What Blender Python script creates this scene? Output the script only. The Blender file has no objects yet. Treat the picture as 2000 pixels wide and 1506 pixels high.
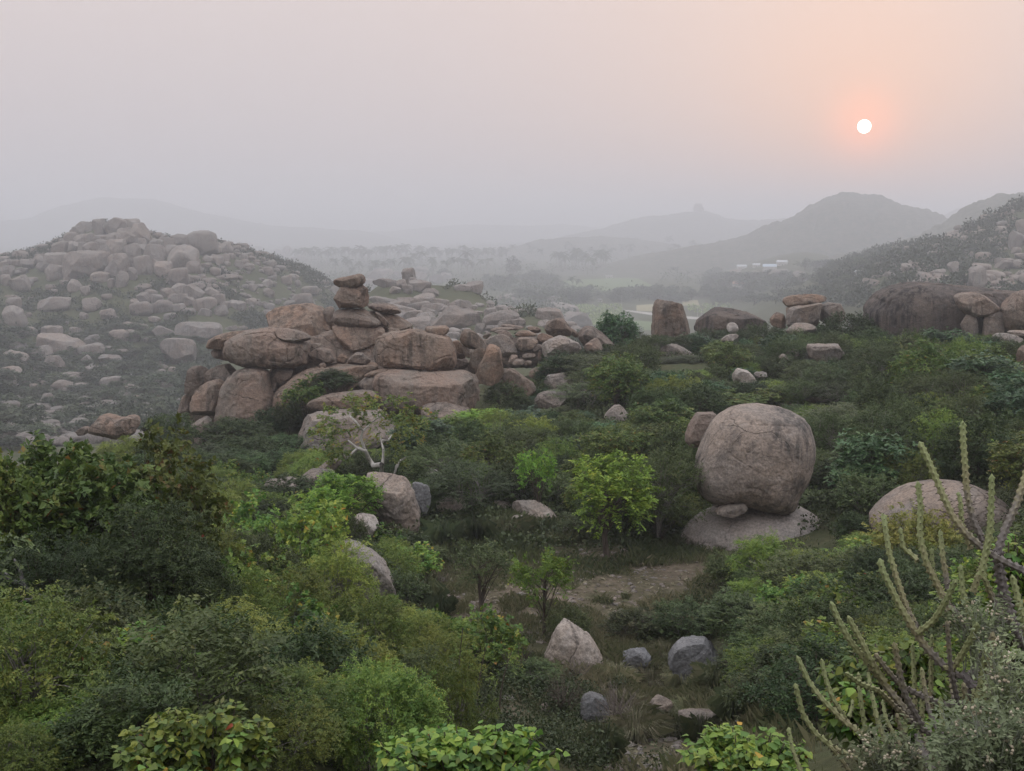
import bpy, math, random
import numpy as np

# ------------------------------------------------------------------ camera, sky, sun, exposure
S = bpy.context.scene
COL = S.collection
F, HORIZON, CX, CY = 2200.0, 440.0, 1000.0, 753.0        # photograph's pixels (2000 x 1506)
PITCH = math.atan((CY - HORIZON) / F)
cam_d = bpy.data.cameras.new('camera')
cam_d.sensor_width = 36.0
cam_d.lens = 36.0 * F / 2000.0
cam_d.clip_start, cam_d.clip_end = 0.1, 60000.0
cam = bpy.data.objects.new('camera', cam_d)
COL.objects.link(cam)
cam.location = (0, 0, 0)
cam.rotation_euler = (math.pi / 2 - PITCH, 0, 0)
S.camera = cam


def ray(px, py):
    u, v = (px - CX) / F, (CY - py) / F
    c, s = math.cos(PITCH), math.sin(PITCH)
    return np.array([u, c + v * s, -s + v * c])


def at(px, py, Y):
    d = ray(px, py)
    return d * (Y / d[1])


def project(p):
    p = np.asarray(p, float)
    c, s = math.cos(PITCH), math.sin(PITCH)
    dep = p[..., 1] * c - p[..., 2] * s
    up = p[..., 1] * s + p[..., 2] * c
    return CX + F * p[..., 0] / dep, CY - F * up / dep


SUN_D = ray(1688, 247)
SUN_D = SUN_D / np.linalg.norm(SUN_D)
SUN_EL = math.asin(SUN_D[2])
SUN_AZ = math.atan2(SUN_D[0], SUN_D[1])

world = bpy.data.worlds.new('World')
S.world = world
world.use_nodes = True
nt = world.node_tree
nt.nodes.clear()


def N(nt, t, **kw):
    n = nt.nodes.new(t)
    for k, v in kw.items():
        setattr(n, k, v)
    return n


def L(nt, a, b):
    nt.links.new(a, b)


def vmath(nt, op, a, b=None):
    n = N(nt, 'ShaderNodeVectorMath', operation=op)
    for i, v in enumerate((a, b)):
        if v is None:
            continue
        if hasattr(v, 'is_linked'):
            L(nt, v, n.inputs[i])
        else:
            n.inputs[i].default_value = v
    return n


def fmath(nt, op, a, b=None, clamp=False):
    n = N(nt, 'ShaderNodeMath', operation=op, use_clamp=clamp)
    for i, v in enumerate((a, b)):
        if v is None:
            continue
        if hasattr(v, 'is_linked'):
            L(nt, v, n.inputs[i])
        else:
            n.inputs[i].default_value = v
    return n.outputs[0]


def ramp(nt, fac, stops, interp='LINEAR'):
    n = N(nt, 'ShaderNodeValToRGB')
    n.color_ramp.interpolation = interp
    el = n.color_ramp.elements
    while len(el) > 1:
        el.remove(el[-1])
    el[0].position = stops[0][0]
    el[0].color = (*stops[0][1], 1)
    for p, c in stops[1:]:
        e = el.new(p)
        e.color = (*c, 1)
    L(nt, fac, n.inputs[0])
    return n.outputs[0]


def mixc(nt, fac, a, b, mode='MIX'):
    n = N(nt, 'ShaderNodeMix', data_type='RGBA', blend_type=mode)
    for s, v in ((0, fac), (6, a), (7, b)):
        if hasattr(v, 'is_linked'):
            L(nt, v, n.inputs[s])
        else:
            n.inputs[s].default_value = v if s == 0 else (*v, 1)
    return n.outputs[2]


# hazy evening sky: a Nishita sky seen through thick pale dust, brighter and warmer round the low sun
sky = N(nt, 'ShaderNodeTexSky', sky_type='NISHITA', sun_disc=False)
sky.sun_elevation = SUN_EL
sky.sun_rotation = SUN_AZ
sky.dust_density = 6.0
tc = N(nt, 'ShaderNodeTexCoord')
sep = N(nt, 'ShaderNodeSeparateXYZ')
L(nt, tc.outputs['Generated'], sep.inputs[0])
elev = sep.outputs[2]
veil = ramp(nt, elev, [(0.0, (0.52, 0.50, 0.535)), (0.06, (0.57, 0.52, 0.54)), (0.2, (0.69, 0.60, 0.59)), (0.45, (1.05, 1.0, 1.02)), (1.0, (1.75, 1.78, 1.86))])
dot = vmath(nt, 'DOT_PRODUCT', tc.outputs['Generated'], tuple(SUN_D)).outputs['Value']
dot = fmath(nt, 'MAXIMUM', dot, 0.0)
g1 = fmath(nt, 'POWER', dot, 26.0)
g2 = fmath(nt, 'POWER', dot, 220.0)
g3 = fmath(nt, 'POWER', dot, 2600.0)
acc = veil
for g, c in ((g1, (0.075, -0.015, -0.055)), (g2, (0.13, -0.01, -0.075)), (g3, (0.40, 0.03, -0.05))):
    sc_ = vmath(nt, 'SCALE', c)
    L(nt, g, sc_.inputs['Scale'])
    acc = vmath(nt, 'ADD', acc, sc_.outputs[0]).outputs[0]
bg1 = N(nt, 'ShaderNodeBackground')
L(nt, sky.outputs[0], bg1.inputs[0])
bg1.inputs[1].default_value = 0.004
bg2 = N(nt, 'ShaderNodeBackground')
L(nt, acc, bg2.inputs[0])
bg2.inputs[1].default_value = 1.0
add = N(nt, 'ShaderNodeAddShader')
L(nt, bg1.outputs[0], add.inputs[0])
L(nt, bg2.outputs[0], add.inputs[1])
wo = N(nt, 'ShaderNodeOutputWorld')
L(nt, add.outputs[0], wo.inputs[0])
world.cycles.sampling_method = 'MANUAL'
world.cycles.sample_map_resolution = 512

sun_l = bpy.data.lights.new('sun_lamp', 'SUN')
sun_l.energy = 0.4
sun_l.angle = math.radians(10)
sun_l.color = (1.0, 0.72, 0.52)
sun_lo = bpy.data.objects.new('sun_lamp', sun_l)
COL.objects.link(sun_lo)
sun_lo.rotation_euler = (math.pi / 2 - SUN_EL, 0, math.pi - SUN_AZ)

S.view_settings.view_transform = 'Standard'
S.view_settings.look = 'None'
S.view_settings.exposure = 0.12
S.view_settings.gamma = 1.0
S.view_settings.use_curve_mapping = False
S.render.engine = 'CYCLES'
cy = S.cycles
cy.max_bounces, cy.diffuse_bounces, cy.glossy_bounces = 6, 3, 1
cy.transmission_bounces, cy.volume_bounces, cy.transparent_max_bounces = 2, 2, 4
cy.caustics_reflective = cy.caustics_refractive = False
cy.use_adaptive_sampling = True
cy.adaptive_threshold = 0.02
cy.use_denoising = True
try:
    cy.denoiser = 'OPENIMAGEDENOISE'
    cy.denoising_input_passes = 'RGB_ALBEDO_NORMAL'
    cy.denoising_prefilter = 'ACCURATE'
except Exception:
    pass
HAZE_DENSITY = 0.0005
HAZE_COLOR = (0.80, 0.825, 0.89)
HAZE_ANISO = 0.35

# ------------------------------------------------------------------ naming
rng = np.random.default_rng(11)
random.seed(5)


def link(name, data=None, loc=(0, 0, 0), parent=None, mat=None):
    o = bpy.data.objects.new(name, data)
    COL.objects.link(o)
    if parent is not None:
        o.parent = parent
    o.location = loc
    if mat is not None and data is not None and not data.materials:
        data.materials.append(mat)
    return o


def tag(o, label=None, cat=None, group=None, kind=None):
    if label:
        o['label'] = label
    if cat:
        o['category'] = cat
    if group:
        o['group'] = group
    if kind:
        o['kind'] = kind
    return o


def mesh_np(name, V, faces, smooth=False, attrs=None):
    """V (n,3); faces (m,k) all of one size, or a list of such arrays."""
    me = bpy.data.meshes.new(name)
    fl = faces if isinstance(faces, list) else [faces]
    fl = [np.asarray(f, np.int32) for f in fl if len(f)]
    V = np.asarray(V, np.float32)
    loops = np.concatenate([f.ravel() for f in fl])
    tot = np.concatenate([np.full(len(f), f.shape[1], np.int32) for f in fl])
    start = np.concatenate([[0], np.cumsum(tot)[:-1]]).astype(np.int32)
    me.vertices.add(len(V))
    me.vertices.foreach_set('co', V.ravel())
    me.loops.add(len(loops))
    me.loops.foreach_set('vertex_index', loops)
    me.polygons.add(len(tot))
    me.polygons.foreach_set('loop_start', start)
    me.polygons.foreach_set('loop_total', tot)
    me.polygons.foreach_set('use_smooth', np.full(len(tot), smooth))
    for k, a in (attrs or {}).items():
        at_ = me.attributes.new(k, 'FLOAT', 'POINT')
        at_.data.foreach_set('value', np.asarray(a, np.float32))
    me.update(calc_edges=True)
    return me


# ------------------------------------------------------------------ noise
def _hash(i, j, k, seed):
    h = (i.astype(np.int64) * 374761393 + j.astype(np.int64) * 668265263 + k.astype(np.int64) * 2147483647 + seed * 974634541) & 0xFFFFFFFF
    h = ((h ^ (h >> 13)) * 1274126177) & 0xFFFFFFFF
    h = (h ^ (h >> 16)) & 0xFFFF
    return h / 32767.5 - 1.0


def noise3(P, seed=0):
    P = np.asarray(P, float)
    I = np.floor(P).astype(np.int64)
    f = P - I
    w = f * f * f * (f * (f * 6 - 15) + 10)
    out = 0
    for dx in (0, 1):
        wx = w[:, 0] if dx else 1 - w[:, 0]
        for dy in (0, 1):
            wy = w[:, 1] if dy else 1 - w[:, 1]
            for dz in (0, 1):
                wz = w[:, 2] if dz else 1 - w[:, 2]
                out = out + wx * wy * wz * _hash(I[:, 0] + dx, I[:, 1] + dy, I[:, 2] + dz, seed)
    return out


def fbm(P, oct=3, seed=0, gain=0.5):
    P = np.asarray(P, float)
    a, s, out = 1.0, 1.0, 0
    for o in range(oct):
        out = out + a * noise3(P * s + 17.3 * o, seed + o)
        a *= gain
        s *= 2.03
    return out


def unit(v):
    return v / np.maximum(np.linalg.norm(v, axis=-1, keepdims=True), 1e-9)


# ------------------------------------------------------------------ terrain
CTRL = []      # (px, Y, z) with z either given or from a pixel on the ground


PLAIN = -90.0


def far(Y):
    """Sketch distance to metres: the near ridge as it is, the valley and hills beyond it stretched."""
    return Y if Y <= 140 else 140 + (Y - 140) * 2.3


def gp(px, py, Y):
    CTRL.append((px, far(Y), at(px, py, far(Y))[2]))


def gz(px, Y, z):
    CTRL.append((px, far(Y), PLAIN if z <= -41.5 else max(z * far(Y) / Y, PLAIN)))


for px in (-900, -400, 0, 400, 800, 1200, 1600, 2000, 2400, 2900):
    gz(px, 2.0, -1.75)
    gz(px, 4.0, -2.75 if px < 1700 else -2.3)
    if px < 1700:
        gz(px, 6.5, -4.2)
        gz(px, 9.5, -5.7)
# near slope and clearing
for px, py, Y in ((1270, 1480, 27), (1200, 1330, 35), (1000, 1200, 42), (1200, 1110, 49), (1480, 1050, 54), (950, 1060, 52), (1350, 1240, 41),
                  (1400, 1420, 31), (860, 1110, 50), (780, 1030, 55), (1060, 1010, 58), (1480, 900, 75), (1500, 720, 110), (1600, 700, 125),
                  (1750, 690, 128), (1310, 675, 138), (1990, 710, 100), (1990, 640, 150), (750, 880, 88), (600, 880, 90), (450, 840, 98), (370, 880, 94), (700, 730, 112),
                  (900, 800, 98), (1050, 735, 122), (1180, 685, 136), (1060, 800, 98), (1230, 780, 95), (1210, 840, 82),
                  (150, 1300, 24), (700, 1150, 45), (550, 950, 70), (300, 1010, 55), (400, 920, 82), (225, 880, 84), (620, 1010, 60),
                  (1700, 1100, 42), (1900, 1010, 48), (1500, 1250, 35), (1650, 1000, 56), (1800, 800, 80), (1650, 860, 74)):
    gp(px, py, Y)
for px, Y, z in ((100, 12, -6.0), (500, 14, -7.2), (1000, 14, -7.6), (1300, 14, -7.4), (1500, 14, -7.0), (1500, 24, -11.0),
                 (1900, 7, -3.4), (1700, 9, -4.4), (1900, 20, -9.0), (1000, 20, -10.4), (600, 24, -11.0), (850, 30, -13.4), (-300, 20, -8),
                 (2400, 20, -8), (2400, 60, -10), (2400, 120, -10)):
    gz(px, Y, z)
# drop behind the plateau and the left valley
for px, Y, z in ((1200, 185, -28), (1400, 190, -26), (1600, 200, -24), (1800, 200, -20), (1400, 300, -42), (1200, 290, -42), (1600, 300, -38),
                 (1000, 175, -26), (700, 170, -30), (450, 150, -31), (350, 130, -32), (100, 60, -19), (100, 120, -34), (-300, 60, -18), (-300, 150, -38),
                 (250, 110, -25)):
    gz(px, Y, z)
# left hill
for px, py, Y in ((100, 860, 200), (300, 800, 235), (20, 760, 255), (100, 700, 290), (300, 640, 320), (450, 640, 320), (100, 575, 350), (250, 550, 345),
                  (190, 500, 372), (200, 447, 386), (250, 455, 388), (120, 500, 380), (20, 530, 370), (400, 470, 392), (340, 480, 388), (470, 490, 398),
                  (560, 512, 410), (640, 545, 425), (600, 600, 370), (500, 600, 355), (350, 580, 335), (400, 560, 345), (-150, 500, 390)):
    gp(px, py, Y)
for px, Y, z in ((200, 450, -6), (200, 560, -40), (450, 480, -20), (450, 600, -42), (650, 540, -42), (-300, 420, -8), (-300, 700, -42), (-900, 300, -38), (-900, 900, -42)):
    gz(px, Y, z)
# little hill behind the stacked rocks
for px, py, Y in ((780, 552, 300), (720, 560, 298), (840, 556, 300), (930, 568, 302), (850, 600, 272), (760, 640, 245), (900, 645, 228), (980, 625, 236), (1060, 612, 240),
                  (1130, 655, 232), (1000, 672, 205)):
    gp(px, py, Y)
for px, Y, z in ((800, 360, -38), (1000, 320, -40), (1150, 290, -41), (650, 300, -32)):
    gz(px, Y, z)
# right hill
for px, py, Y in ((1990, 402, 455), (1930, 425, 440), (1880, 452, 432), (1830, 476, 424), (1760, 484, 520), (1690, 490, 640), (1600, 492, 880), (1500, 502, 980),
                  (1950, 520, 350), (1850, 540, 320), (1750, 535, 345), (1620, 536, 640), (1450, 532, 800), (1540, 560, 560), (2100, 385, 460), (2100, 520, 340), (2300, 400, 450)):
    gp(px, py, Y)
for px, Y, z in ((1990, 560, -30), (2400, 700, -40), (1420, 600, -42), (2900, 400, -25), (2900, 900, -42)):
    gz(px, Y, z)
for px in (-900, -200, 300, 800, 1100, 1400, 1700, 2100, 2900):
    for Y in (900, 1500, 3000, 7000):
        gz(px, Y, -42)
for px in (800, 950, 1100, 1250):
    gz(px, 450, -42)
    gz(px, 620, -42)


def _uv(x, y):
    az = np.clip(np.arctan2(x, y), -0.75, 0.75)
    return np.stack([az * 4.2, np.log(np.clip(np.hypot(x, y), 1.8, 13000.0))], -1)


_cx = np.array([(px - CX) / F * Y for px, Y, z in CTRL])
_cy = np.array([Y for px, Y, z in CTRL])
_cz = np.array([z for px, Y, z in CTRL])
_cu = _uv(_cx, _cy)
_C2 = 0.12 ** 2


def _phi(d2):
    return np.sqrt(d2 + _C2)


_A = _phi(((_cu[:, None] - _cu[None]) ** 2).sum(-1))
_n = len(_cu)
_M = np.zeros((_n + 3, _n + 3))
_M[:_n, :_n] = _A - np.eye(_n) * 0.012
_M[:_n, _n] = 1
_M[:_n, _n + 1:] = _cu
_M[_n:, :_n] = _M[:_n, _n:].T
_w = np.linalg.solve(_M, np.concatenate([_cz, np.zeros(3)]))


def ground_z(x, y):
    x = np.atleast_1d(np.asarray(x, float))
    y = np.atleast_1d(np.asarray(y, float))
    uv = _uv(x, y)
    out = np.empty(len(x))
    for i in range(0, len(x), 8000):
        u = uv[i:i + 8000]
        out[i:i + 8000] = _phi(((u[:, None] - _cu[None]) ** 2).sum(-1)) @ _w[:_n] + _w[_n] + u @ _w[_n + 1:]
    out = np.maximum(out, PLAIN)
    r = np.hypot(x, y)
    amp = np.clip(out - PLAIN, 0, 8) / 8
    P = np.stack([x, y, np.zeros_like(x)], -1)
    out = out + amp * (0.12 * noise3(P * 0.45, 3) + np.clip(r / 120, 0, 3) * 0.35 * noise3(P * 0.09, 4))
    return out


_YS = np.exp(np.linspace(math.log(3.0), math.log(12000.0), 260))


def hit(px, py):
    """Where the photograph's pixel meets the ground."""
    d = ray(px, py)
    P = d[None] * (_YS / d[1])[:, None]
    below = P[:, 2] < ground_z(P[:, 0], P[:, 1])
    if not below.any():
        return None
    i = int(np.argmax(below))
    lo, hi = _YS[max(i - 1, 0)], _YS[i]
    ys = np.linspace(lo, hi, 12)
    P = d[None] * (ys / d[1])[:, None]
    below = P[:, 2] < ground_z(P[:, 0], P[:, 1])
    return P[int(np.argmax(below))] if below.any() else P[-1]


def gpt(x, y):
    return float(ground_z([x], [y])[0])
# ------------------------------------------------------------------ materials
def new_mat(name):
    m = bpy.data.materials.new(name)
    m.use_nodes = True
    t = m.node_tree
    t.nodes.clear()
    out = N(t, 'ShaderNodeOutputMaterial')
    return m, t, out


def noise_tex(t, vec, scale, detail=4.0, rough=0.55, dist=0.0):
    n = N(t, 'ShaderNodeTexNoise')
    n.inputs['Scale'].default_value = scale
    n.inputs['Detail'].default_value = detail
    n.inputs['Roughness'].default_value = rough
    n.inputs['Distortion'].default_value = dist
    if vec is not None:
        L(t, vec, n.inputs['Vector'])
    return n.outputs['Fac']


def maprange(t, v, a, b, c=0.0, d=1.0):
    n = N(t, 'ShaderNodeMapRange')
    for i, x in enumerate((v, a, b, c, d)):
        if hasattr(x, 'is_linked'):
            L(t, x, n.inputs[i])
        else:
            n.inputs[i].default_value = x
    return n.outputs[0]


def granite(name, warm, grey, stain, stain_amt=0.5, scale=1.0, bump=0.6, crack=0.6):
    m, t, out = new_mat(name)
    tcn = N(t, 'ShaderNodeTexCoord')
    oi = N(t, 'ShaderNodeObjectInfo')
    off = vmath(t, 'SCALE', (37.0, 91.0, 53.0))
    L(t, oi.outputs['Random'], off.inputs['Scale'])
    sc = vmath(t, 'SCALE', tcn.outputs['Object'])
    sc.inputs['Scale'].default_value = scale
    v = vmath(t, 'ADD', sc.outputs[0], off.outputs[0]).outputs[0]
    big = noise_tex(t, v, 0.32, 5, 0.6, 0.6)
    base = ramp(t, big, [(0.34, grey), (0.62, warm)])
    # vertical water streaks
    st = vmath(t, 'MULTIPLY', v, (1.9, 1.9, 0.16)).outputs[0]
    s1 = noise_tex(t, st, 1.1, 6, 0.65, 0.3)
    patch = noise_tex(t, v, 0.22, 4, 0.6, 1.0)
    sf = fmath(t, 'MULTIPLY', maprange(t, s1, 0.43, 0.60), maprange(t, patch, 0.40, 0.58))
    base = mixc(t, fmath(t, 'MULTIPLY', sf, stain_amt), base, stain)
    # pale lichen and bleached scars
    li = noise_tex(t, v, 1.6, 7, 0.7, 0.4)
    pale = tuple(min(1, c * 1.45 + 0.03) for c in grey)
    base = mixc(t, maprange(t, li, 0.56, 0.72, 0.0, 0.55), base, pale)
    # grain
    gr = noise_tex(t, v, 9.0, 6, 0.75)
    base = mixc(t, 1.0, base, ramp(t, gr, [(0.28, (0.45, 0.45, 0.46)), (0.5, (1, 1, 1)), (0.72, (1.42, 1.40, 1.37))]), 'MULTIPLY')
    # joints
    dv = N(t, 'ShaderNodeTexNoise')
    dv.inputs['Scale'].default_value = 0.5
    dv.inputs['Detail'].default_value = 5
    L(t, v, dv.inputs['Vector'])
    wv = vmath(t, 'MULTIPLY_ADD', dv.outputs['Color'], (1.6, 1.6, 1.6))
    L(t, vmath(t, 'MULTIPLY', v, (0.8, 0.8, 1.4)).outputs[0], wv.inputs[2])
    vo = N(t, 'ShaderNodeTexVoronoi', feature='DISTANCE_TO_EDGE')
    vo.inputs['Scale'].default_value = 0.26
    L(t, wv.outputs[0], vo.inputs['Vector'])
    ck = maprange(t, vo.outputs['Distance'], 0.0, 0.012, 1.0, 0.0)
    ckm = fmath(t, 'MULTIPLY', ck, maprange(t, noise_tex(t, v, 0.35, 2), 0.48, 0.56))
    base = mixc(t, fmath(t, 'MULTIPLY', ckm, crack), base, tuple(c * 0.35 for c in stain))
    hv = N(t, 'ShaderNodeHueSaturation')
    L(t, base, hv.inputs['Color'])
    L(t, maprange(t, oi.outputs['Random'], 0, 1, 0.82, 1.16), hv.inputs['Value'])
    L(t, maprange(t, fmath(t, 'FRACT', fmath(t, 'MULTIPLY', oi.outputs['Random'], 7.31)), 0, 1, 0.75, 1.15), hv.inputs['Saturation'])
    b = N(t, 'ShaderNodeBsdfPrincipled')
    L(t, hv.outputs[0], b.inputs['Base Color'])
    b.inputs['Roughness'].default_value = 0.88
    b.inputs['Specular IOR Level'].default_value = 0.25
    h = fmath(t, 'ADD', fmath(t, 'MULTIPLY', noise_tex(t, v, 2.4, 9, 0.68, 0.3), 1.0), fmath(t, 'MULTIPLY', ckm, -0.5))
    h = fmath(t, 'ADD', h, fmath(t, 'MULTIPLY', s1, 0.35))
    bp = N(t, 'ShaderNodeBump')
    bp.inputs['Strength'].default_value = bump
    bp.inputs['Distance'].default_value = 0.35 / scale
    L(t, h, bp.inputs['Height'])
    L(t, bp.outputs[0], b.inputs['Normal'])
    L(t, b.outputs[0], out.inputs[0])
    return m


def leaf_mat(name, stops, trans=0.2, gloss=0.3):
    m, t, out = new_mat(name)
    a = N(t, 'ShaderNodeAttribute', attribute_name='tint')
    c = ramp(t, a.outputs['Fac'], stops)
    oi = N(t, 'ShaderNodeObjectInfo')
    hv = N(t, 'ShaderNodeHueSaturation')
    L(t, c, hv.inputs['Color'])
    L(t, maprange(t, oi.outputs['Random'], 0, 1, 0.475, 0.52), hv.inputs['Hue'])
    L(t, maprange(t, fmath(t, 'FRACT', fmath(t, 'MULTIPLY', oi.outputs['Random'], 5.7)), 0, 1, 0.62, 1.45), hv.inputs['Value'])
    b = N(t, 'ShaderNodeBsdfPrincipled')
    L(t, hv.outputs[0], b.inputs['Base Color'])
    b.inputs['Roughness'].default_value = 0.55
    b.inputs['Specular IOR Level'].default_value = gloss
    tr = N(t, 'ShaderNodeBsdfTranslucent')
    L(t, hv.outputs[0], tr.inputs[0])
    mx = N(t, 'ShaderNodeMixShader')
    mx.inputs[0].default_value = trans
    L(t, b.outputs[0], mx.inputs[1])
    L(t, tr.outputs[0], mx.inputs[2])
    L(t, mx.outputs[0], out.inputs[0])
    return m


def plain(name, c1, c2, scale=3.0, rough=0.85, bump=0.3, stretch=(1, 1, 1)):
    m, t, out = new_mat(name)
    tcn = N(t, 'ShaderNodeTexCoord')
    v = vmath(t, 'MULTIPLY', tcn.outputs['Object'], stretch).outputs[0]
    f = noise_tex(t, v, scale, 6, 0.65)
    b = N(t, 'ShaderNodeBsdfPrincipled')
    L(t, ramp(t, f, [(0.35, c1), (0.65, c2)]), b.inputs['Base Color'])
    b.inputs['Roughness'].default_value = rough
    b.inputs['Specular IOR Level'].default_value = 0.2
    bp = N(t, 'ShaderNodeBump')
    bp.inputs['Strength'].default_value = bump
    bp.inputs['Distance'].default_value = 0.05
    L(t, f, bp.inputs['Height'])
    L(t, bp.outputs[0], b.inputs['Normal'])
    L(t, b.outputs[0], out.inputs[0])
    return m


G_WARM = granite('granite_warm', (0.225, 0.157, 0.121), (0.185, 0.157, 0.134), (0.056, 0.047, 0.041), 0.75)
G_GREY = granite('granite_grey', (0.252, 0.196, 0.159), (0.222, 0.200, 0.185), (0.074, 0.067, 0.063), 0.5)
G_PALE = granite('granite_pale', (0.340, 0.289, 0.252), (0.311, 0.289, 0.274), (0.118, 0.107, 0.100), 0.4)
G_DARK = granite('granite_dark', (0.144, 0.113, 0.095), (0.095, 0.081, 0.077), (0.025, 0.023, 0.024), 0.95)
G_FAR = granite('granite_hillside', (0.233, 0.191, 0.166), (0.226, 0.205, 0.191), (0.074, 0.066, 0.062), 0.45, 0.6, 0.8, 0.8)
G_BLUE = granite('granite_bluish', (0.190, 0.182, 0.182), (0.160, 0.163, 0.172), (0.062, 0.064, 0.070), 0.5)
G_BASE = granite('granite_base', (0.40, 0.345, 0.31), (0.38, 0.35, 0.335), (0.19, 0.17, 0.16), 0.3, 1.0, 0.5, 0.3)
G_ROUND = granite('granite_round', (0.285, 0.215, 0.168), (0.205, 0.175, 0.155), (0.085, 0.075, 0.07), 0.95, 1.0, 0.7, 0.15)

LM = {
    'dark': leaf_mat('leaf_dark', [(0.0, (0.019, 0.037, 0.013)), (0.5, (0.035, 0.064, 0.020)), (0.85, (0.065, 0.101, 0.028)), (1.0, (0.114, 0.139, 0.037))]),
    'brownish': leaf_mat('leaf_brownish', [(0.0, (0.034, 0.063, 0.018)), (0.45, (0.070, 0.115, 0.026)), (0.8, (0.132, 0.175, 0.033)), (0.9, (0.181, 0.155, 0.039)), (1.0, (0.222, 0.077, 0.022))]),
    'mimosa': leaf_mat('leaf_mimosa', [(0.0, (0.056, 0.099, 0.024)), (0.4, (0.104, 0.165, 0.035)), (0.75, (0.188, 0.239, 0.044)), (0.92, (0.264, 0.280, 0.055)), (1.0, (0.306, 0.239, 0.055))]),
    'thorn': leaf_mat('leaf_thorn', [(0.0, (0.029, 0.044, 0.016)), (0.5, (0.050, 0.073, 0.024)), (0.85, (0.080, 0.109, 0.034)), (1.0, (0.134, 0.135, 0.049))]),
    'bright': leaf_mat('leaf_bright', [(0.0, (0.076, 0.147, 0.022)), (0.5, (0.139, 0.245, 0.031)), (0.85, (0.236, 0.323, 0.035)), (1.0, (0.375, 0.379, 0.055))]),
    'broad': leaf_mat('leaf_broad', [(0.0, (0.044, 0.101, 0.024)), (0.45, (0.090, 0.175, 0.033)), (0.78, (0.195, 0.265, 0.039)), (0.90, (0.320, 0.336, 0.055)), (0.95, (0.417, 0.211, 0.033)), (1.0, (0.334, 0.105, 0.022))], 0.3, 0.4),
    'yellow': leaf_mat('leaf_yellow', [(0.0, (0.097, 0.140, 0.028)), (0.5, (0.195, 0.231, 0.042)), (1.0, (0.375, 0.349, 0.077))]),
    'glossy': leaf_mat('leaf_glossy', [(0.0, (0.022, 0.060, 0.022)), (0.6, (0.044, 0.107, 0.037)), (1.0, (0.110, 0.175, 0.055))], 0.2, 0.6),
    'far': leaf_mat('leaf_far', [(0.0, (0.024, 0.037, 0.019)), (0.6, (0.043, 0.061, 0.027)), (1.0, (0.072, 0.089, 0.038))], 0.2),
    'grass': leaf_mat('grass_blade', [(0.0, (0.050, 0.072, 0.034)), (0.35, (0.095, 0.115, 0.054)), (0.65, (0.19, 0.185, 0.105)), (1.0, (0.32, 0.285, 0.19))], 0.2),
    'herb': leaf_mat('leaf_herb', [(0.0, (0.091, 0.125, 0.066)), (0.6, (0.159, 0.200, 0.105)), (1.0, (0.244, 0.288, 0.165))], 0.25),
    'banana': leaf_mat('leaf_banana', [(0.0, (0.09, 0.14, 0.05)), (0.6, (0.16, 0.22, 0.08)), (1.0, (0.26, 0.30, 0.14))], 0.3),
}
LM['olive_under'] = leaf_mat('leaf_undergrowth', [(0.0, (0.022, 0.031, 0.014)), (0.5, (0.042, 0.058, 0.023)), (1.0, (0.088, 0.099, 0.041))])  # leaf colour darkened to put deeper shadow between the bushes
BARK = plain('bark_brown', (0.055, 0.042, 0.034), (0.12, 0.098, 0.08), 5, 0.9, 0.6, (1, 1, 0.3))
BARK_W = plain('bark_white', (0.42, 0.40, 0.37), (0.62, 0.60, 0.57), 4, 0.75, 0.4)
BARK_G = plain('bark_grey', (0.14, 0.125, 0.115), (0.27, 0.25, 0.235), 5, 0.9, 0.5, (1, 1, 0.3))
TWIG = plain('twig_grey', (0.12, 0.10, 0.09), (0.24, 0.20, 0.18), 8, 0.9, 0.2)
WALLM = plain('house_whitewash', (0.40, 0.385, 0.36), (0.52, 0.50, 0.47), 0.6, 0.9, 0.1)
ROOFM = plain('house_sheet_roof', (0.38, 0.39, 0.41), (0.52, 0.53, 0.55), 1.0, 0.6, 0.1)
ROOFB = plain('house_blue_roof', (0.36, 0.42, 0.50), (0.46, 0.53, 0.60), 1.0, 0.6, 0.1)
ROOFT = plain('house_tile_roof', (0.28, 0.17, 0.12), (0.38, 0.24, 0.18), 1.0, 0.8, 0.1)
DOORM = plain('house_dark_opening', (0.03, 0.03, 0.03), (0.05, 0.045, 0.04), 1.0, 0.9, 0.0)
FIELDG = plain('paddy_green', (0.085, 0.125, 0.05), (0.12, 0.16, 0.065), 0.05, 0.9, 0.1)
FIELDY = plain('stubble_yellow', (0.22, 0.20, 0.11), (0.28, 0.25, 0.15), 0.08, 0.9, 0.1)
ROADM = plain('pale_dirt_road', (0.30, 0.28, 0.26), (0.38, 0.36, 0.33), 0.2, 0.9, 0.1)
POLEM = plain('concrete_post', (0.5, 0.5, 0.48), (0.62, 0.61, 0.59), 2.0, 0.8, 0.1)


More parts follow.
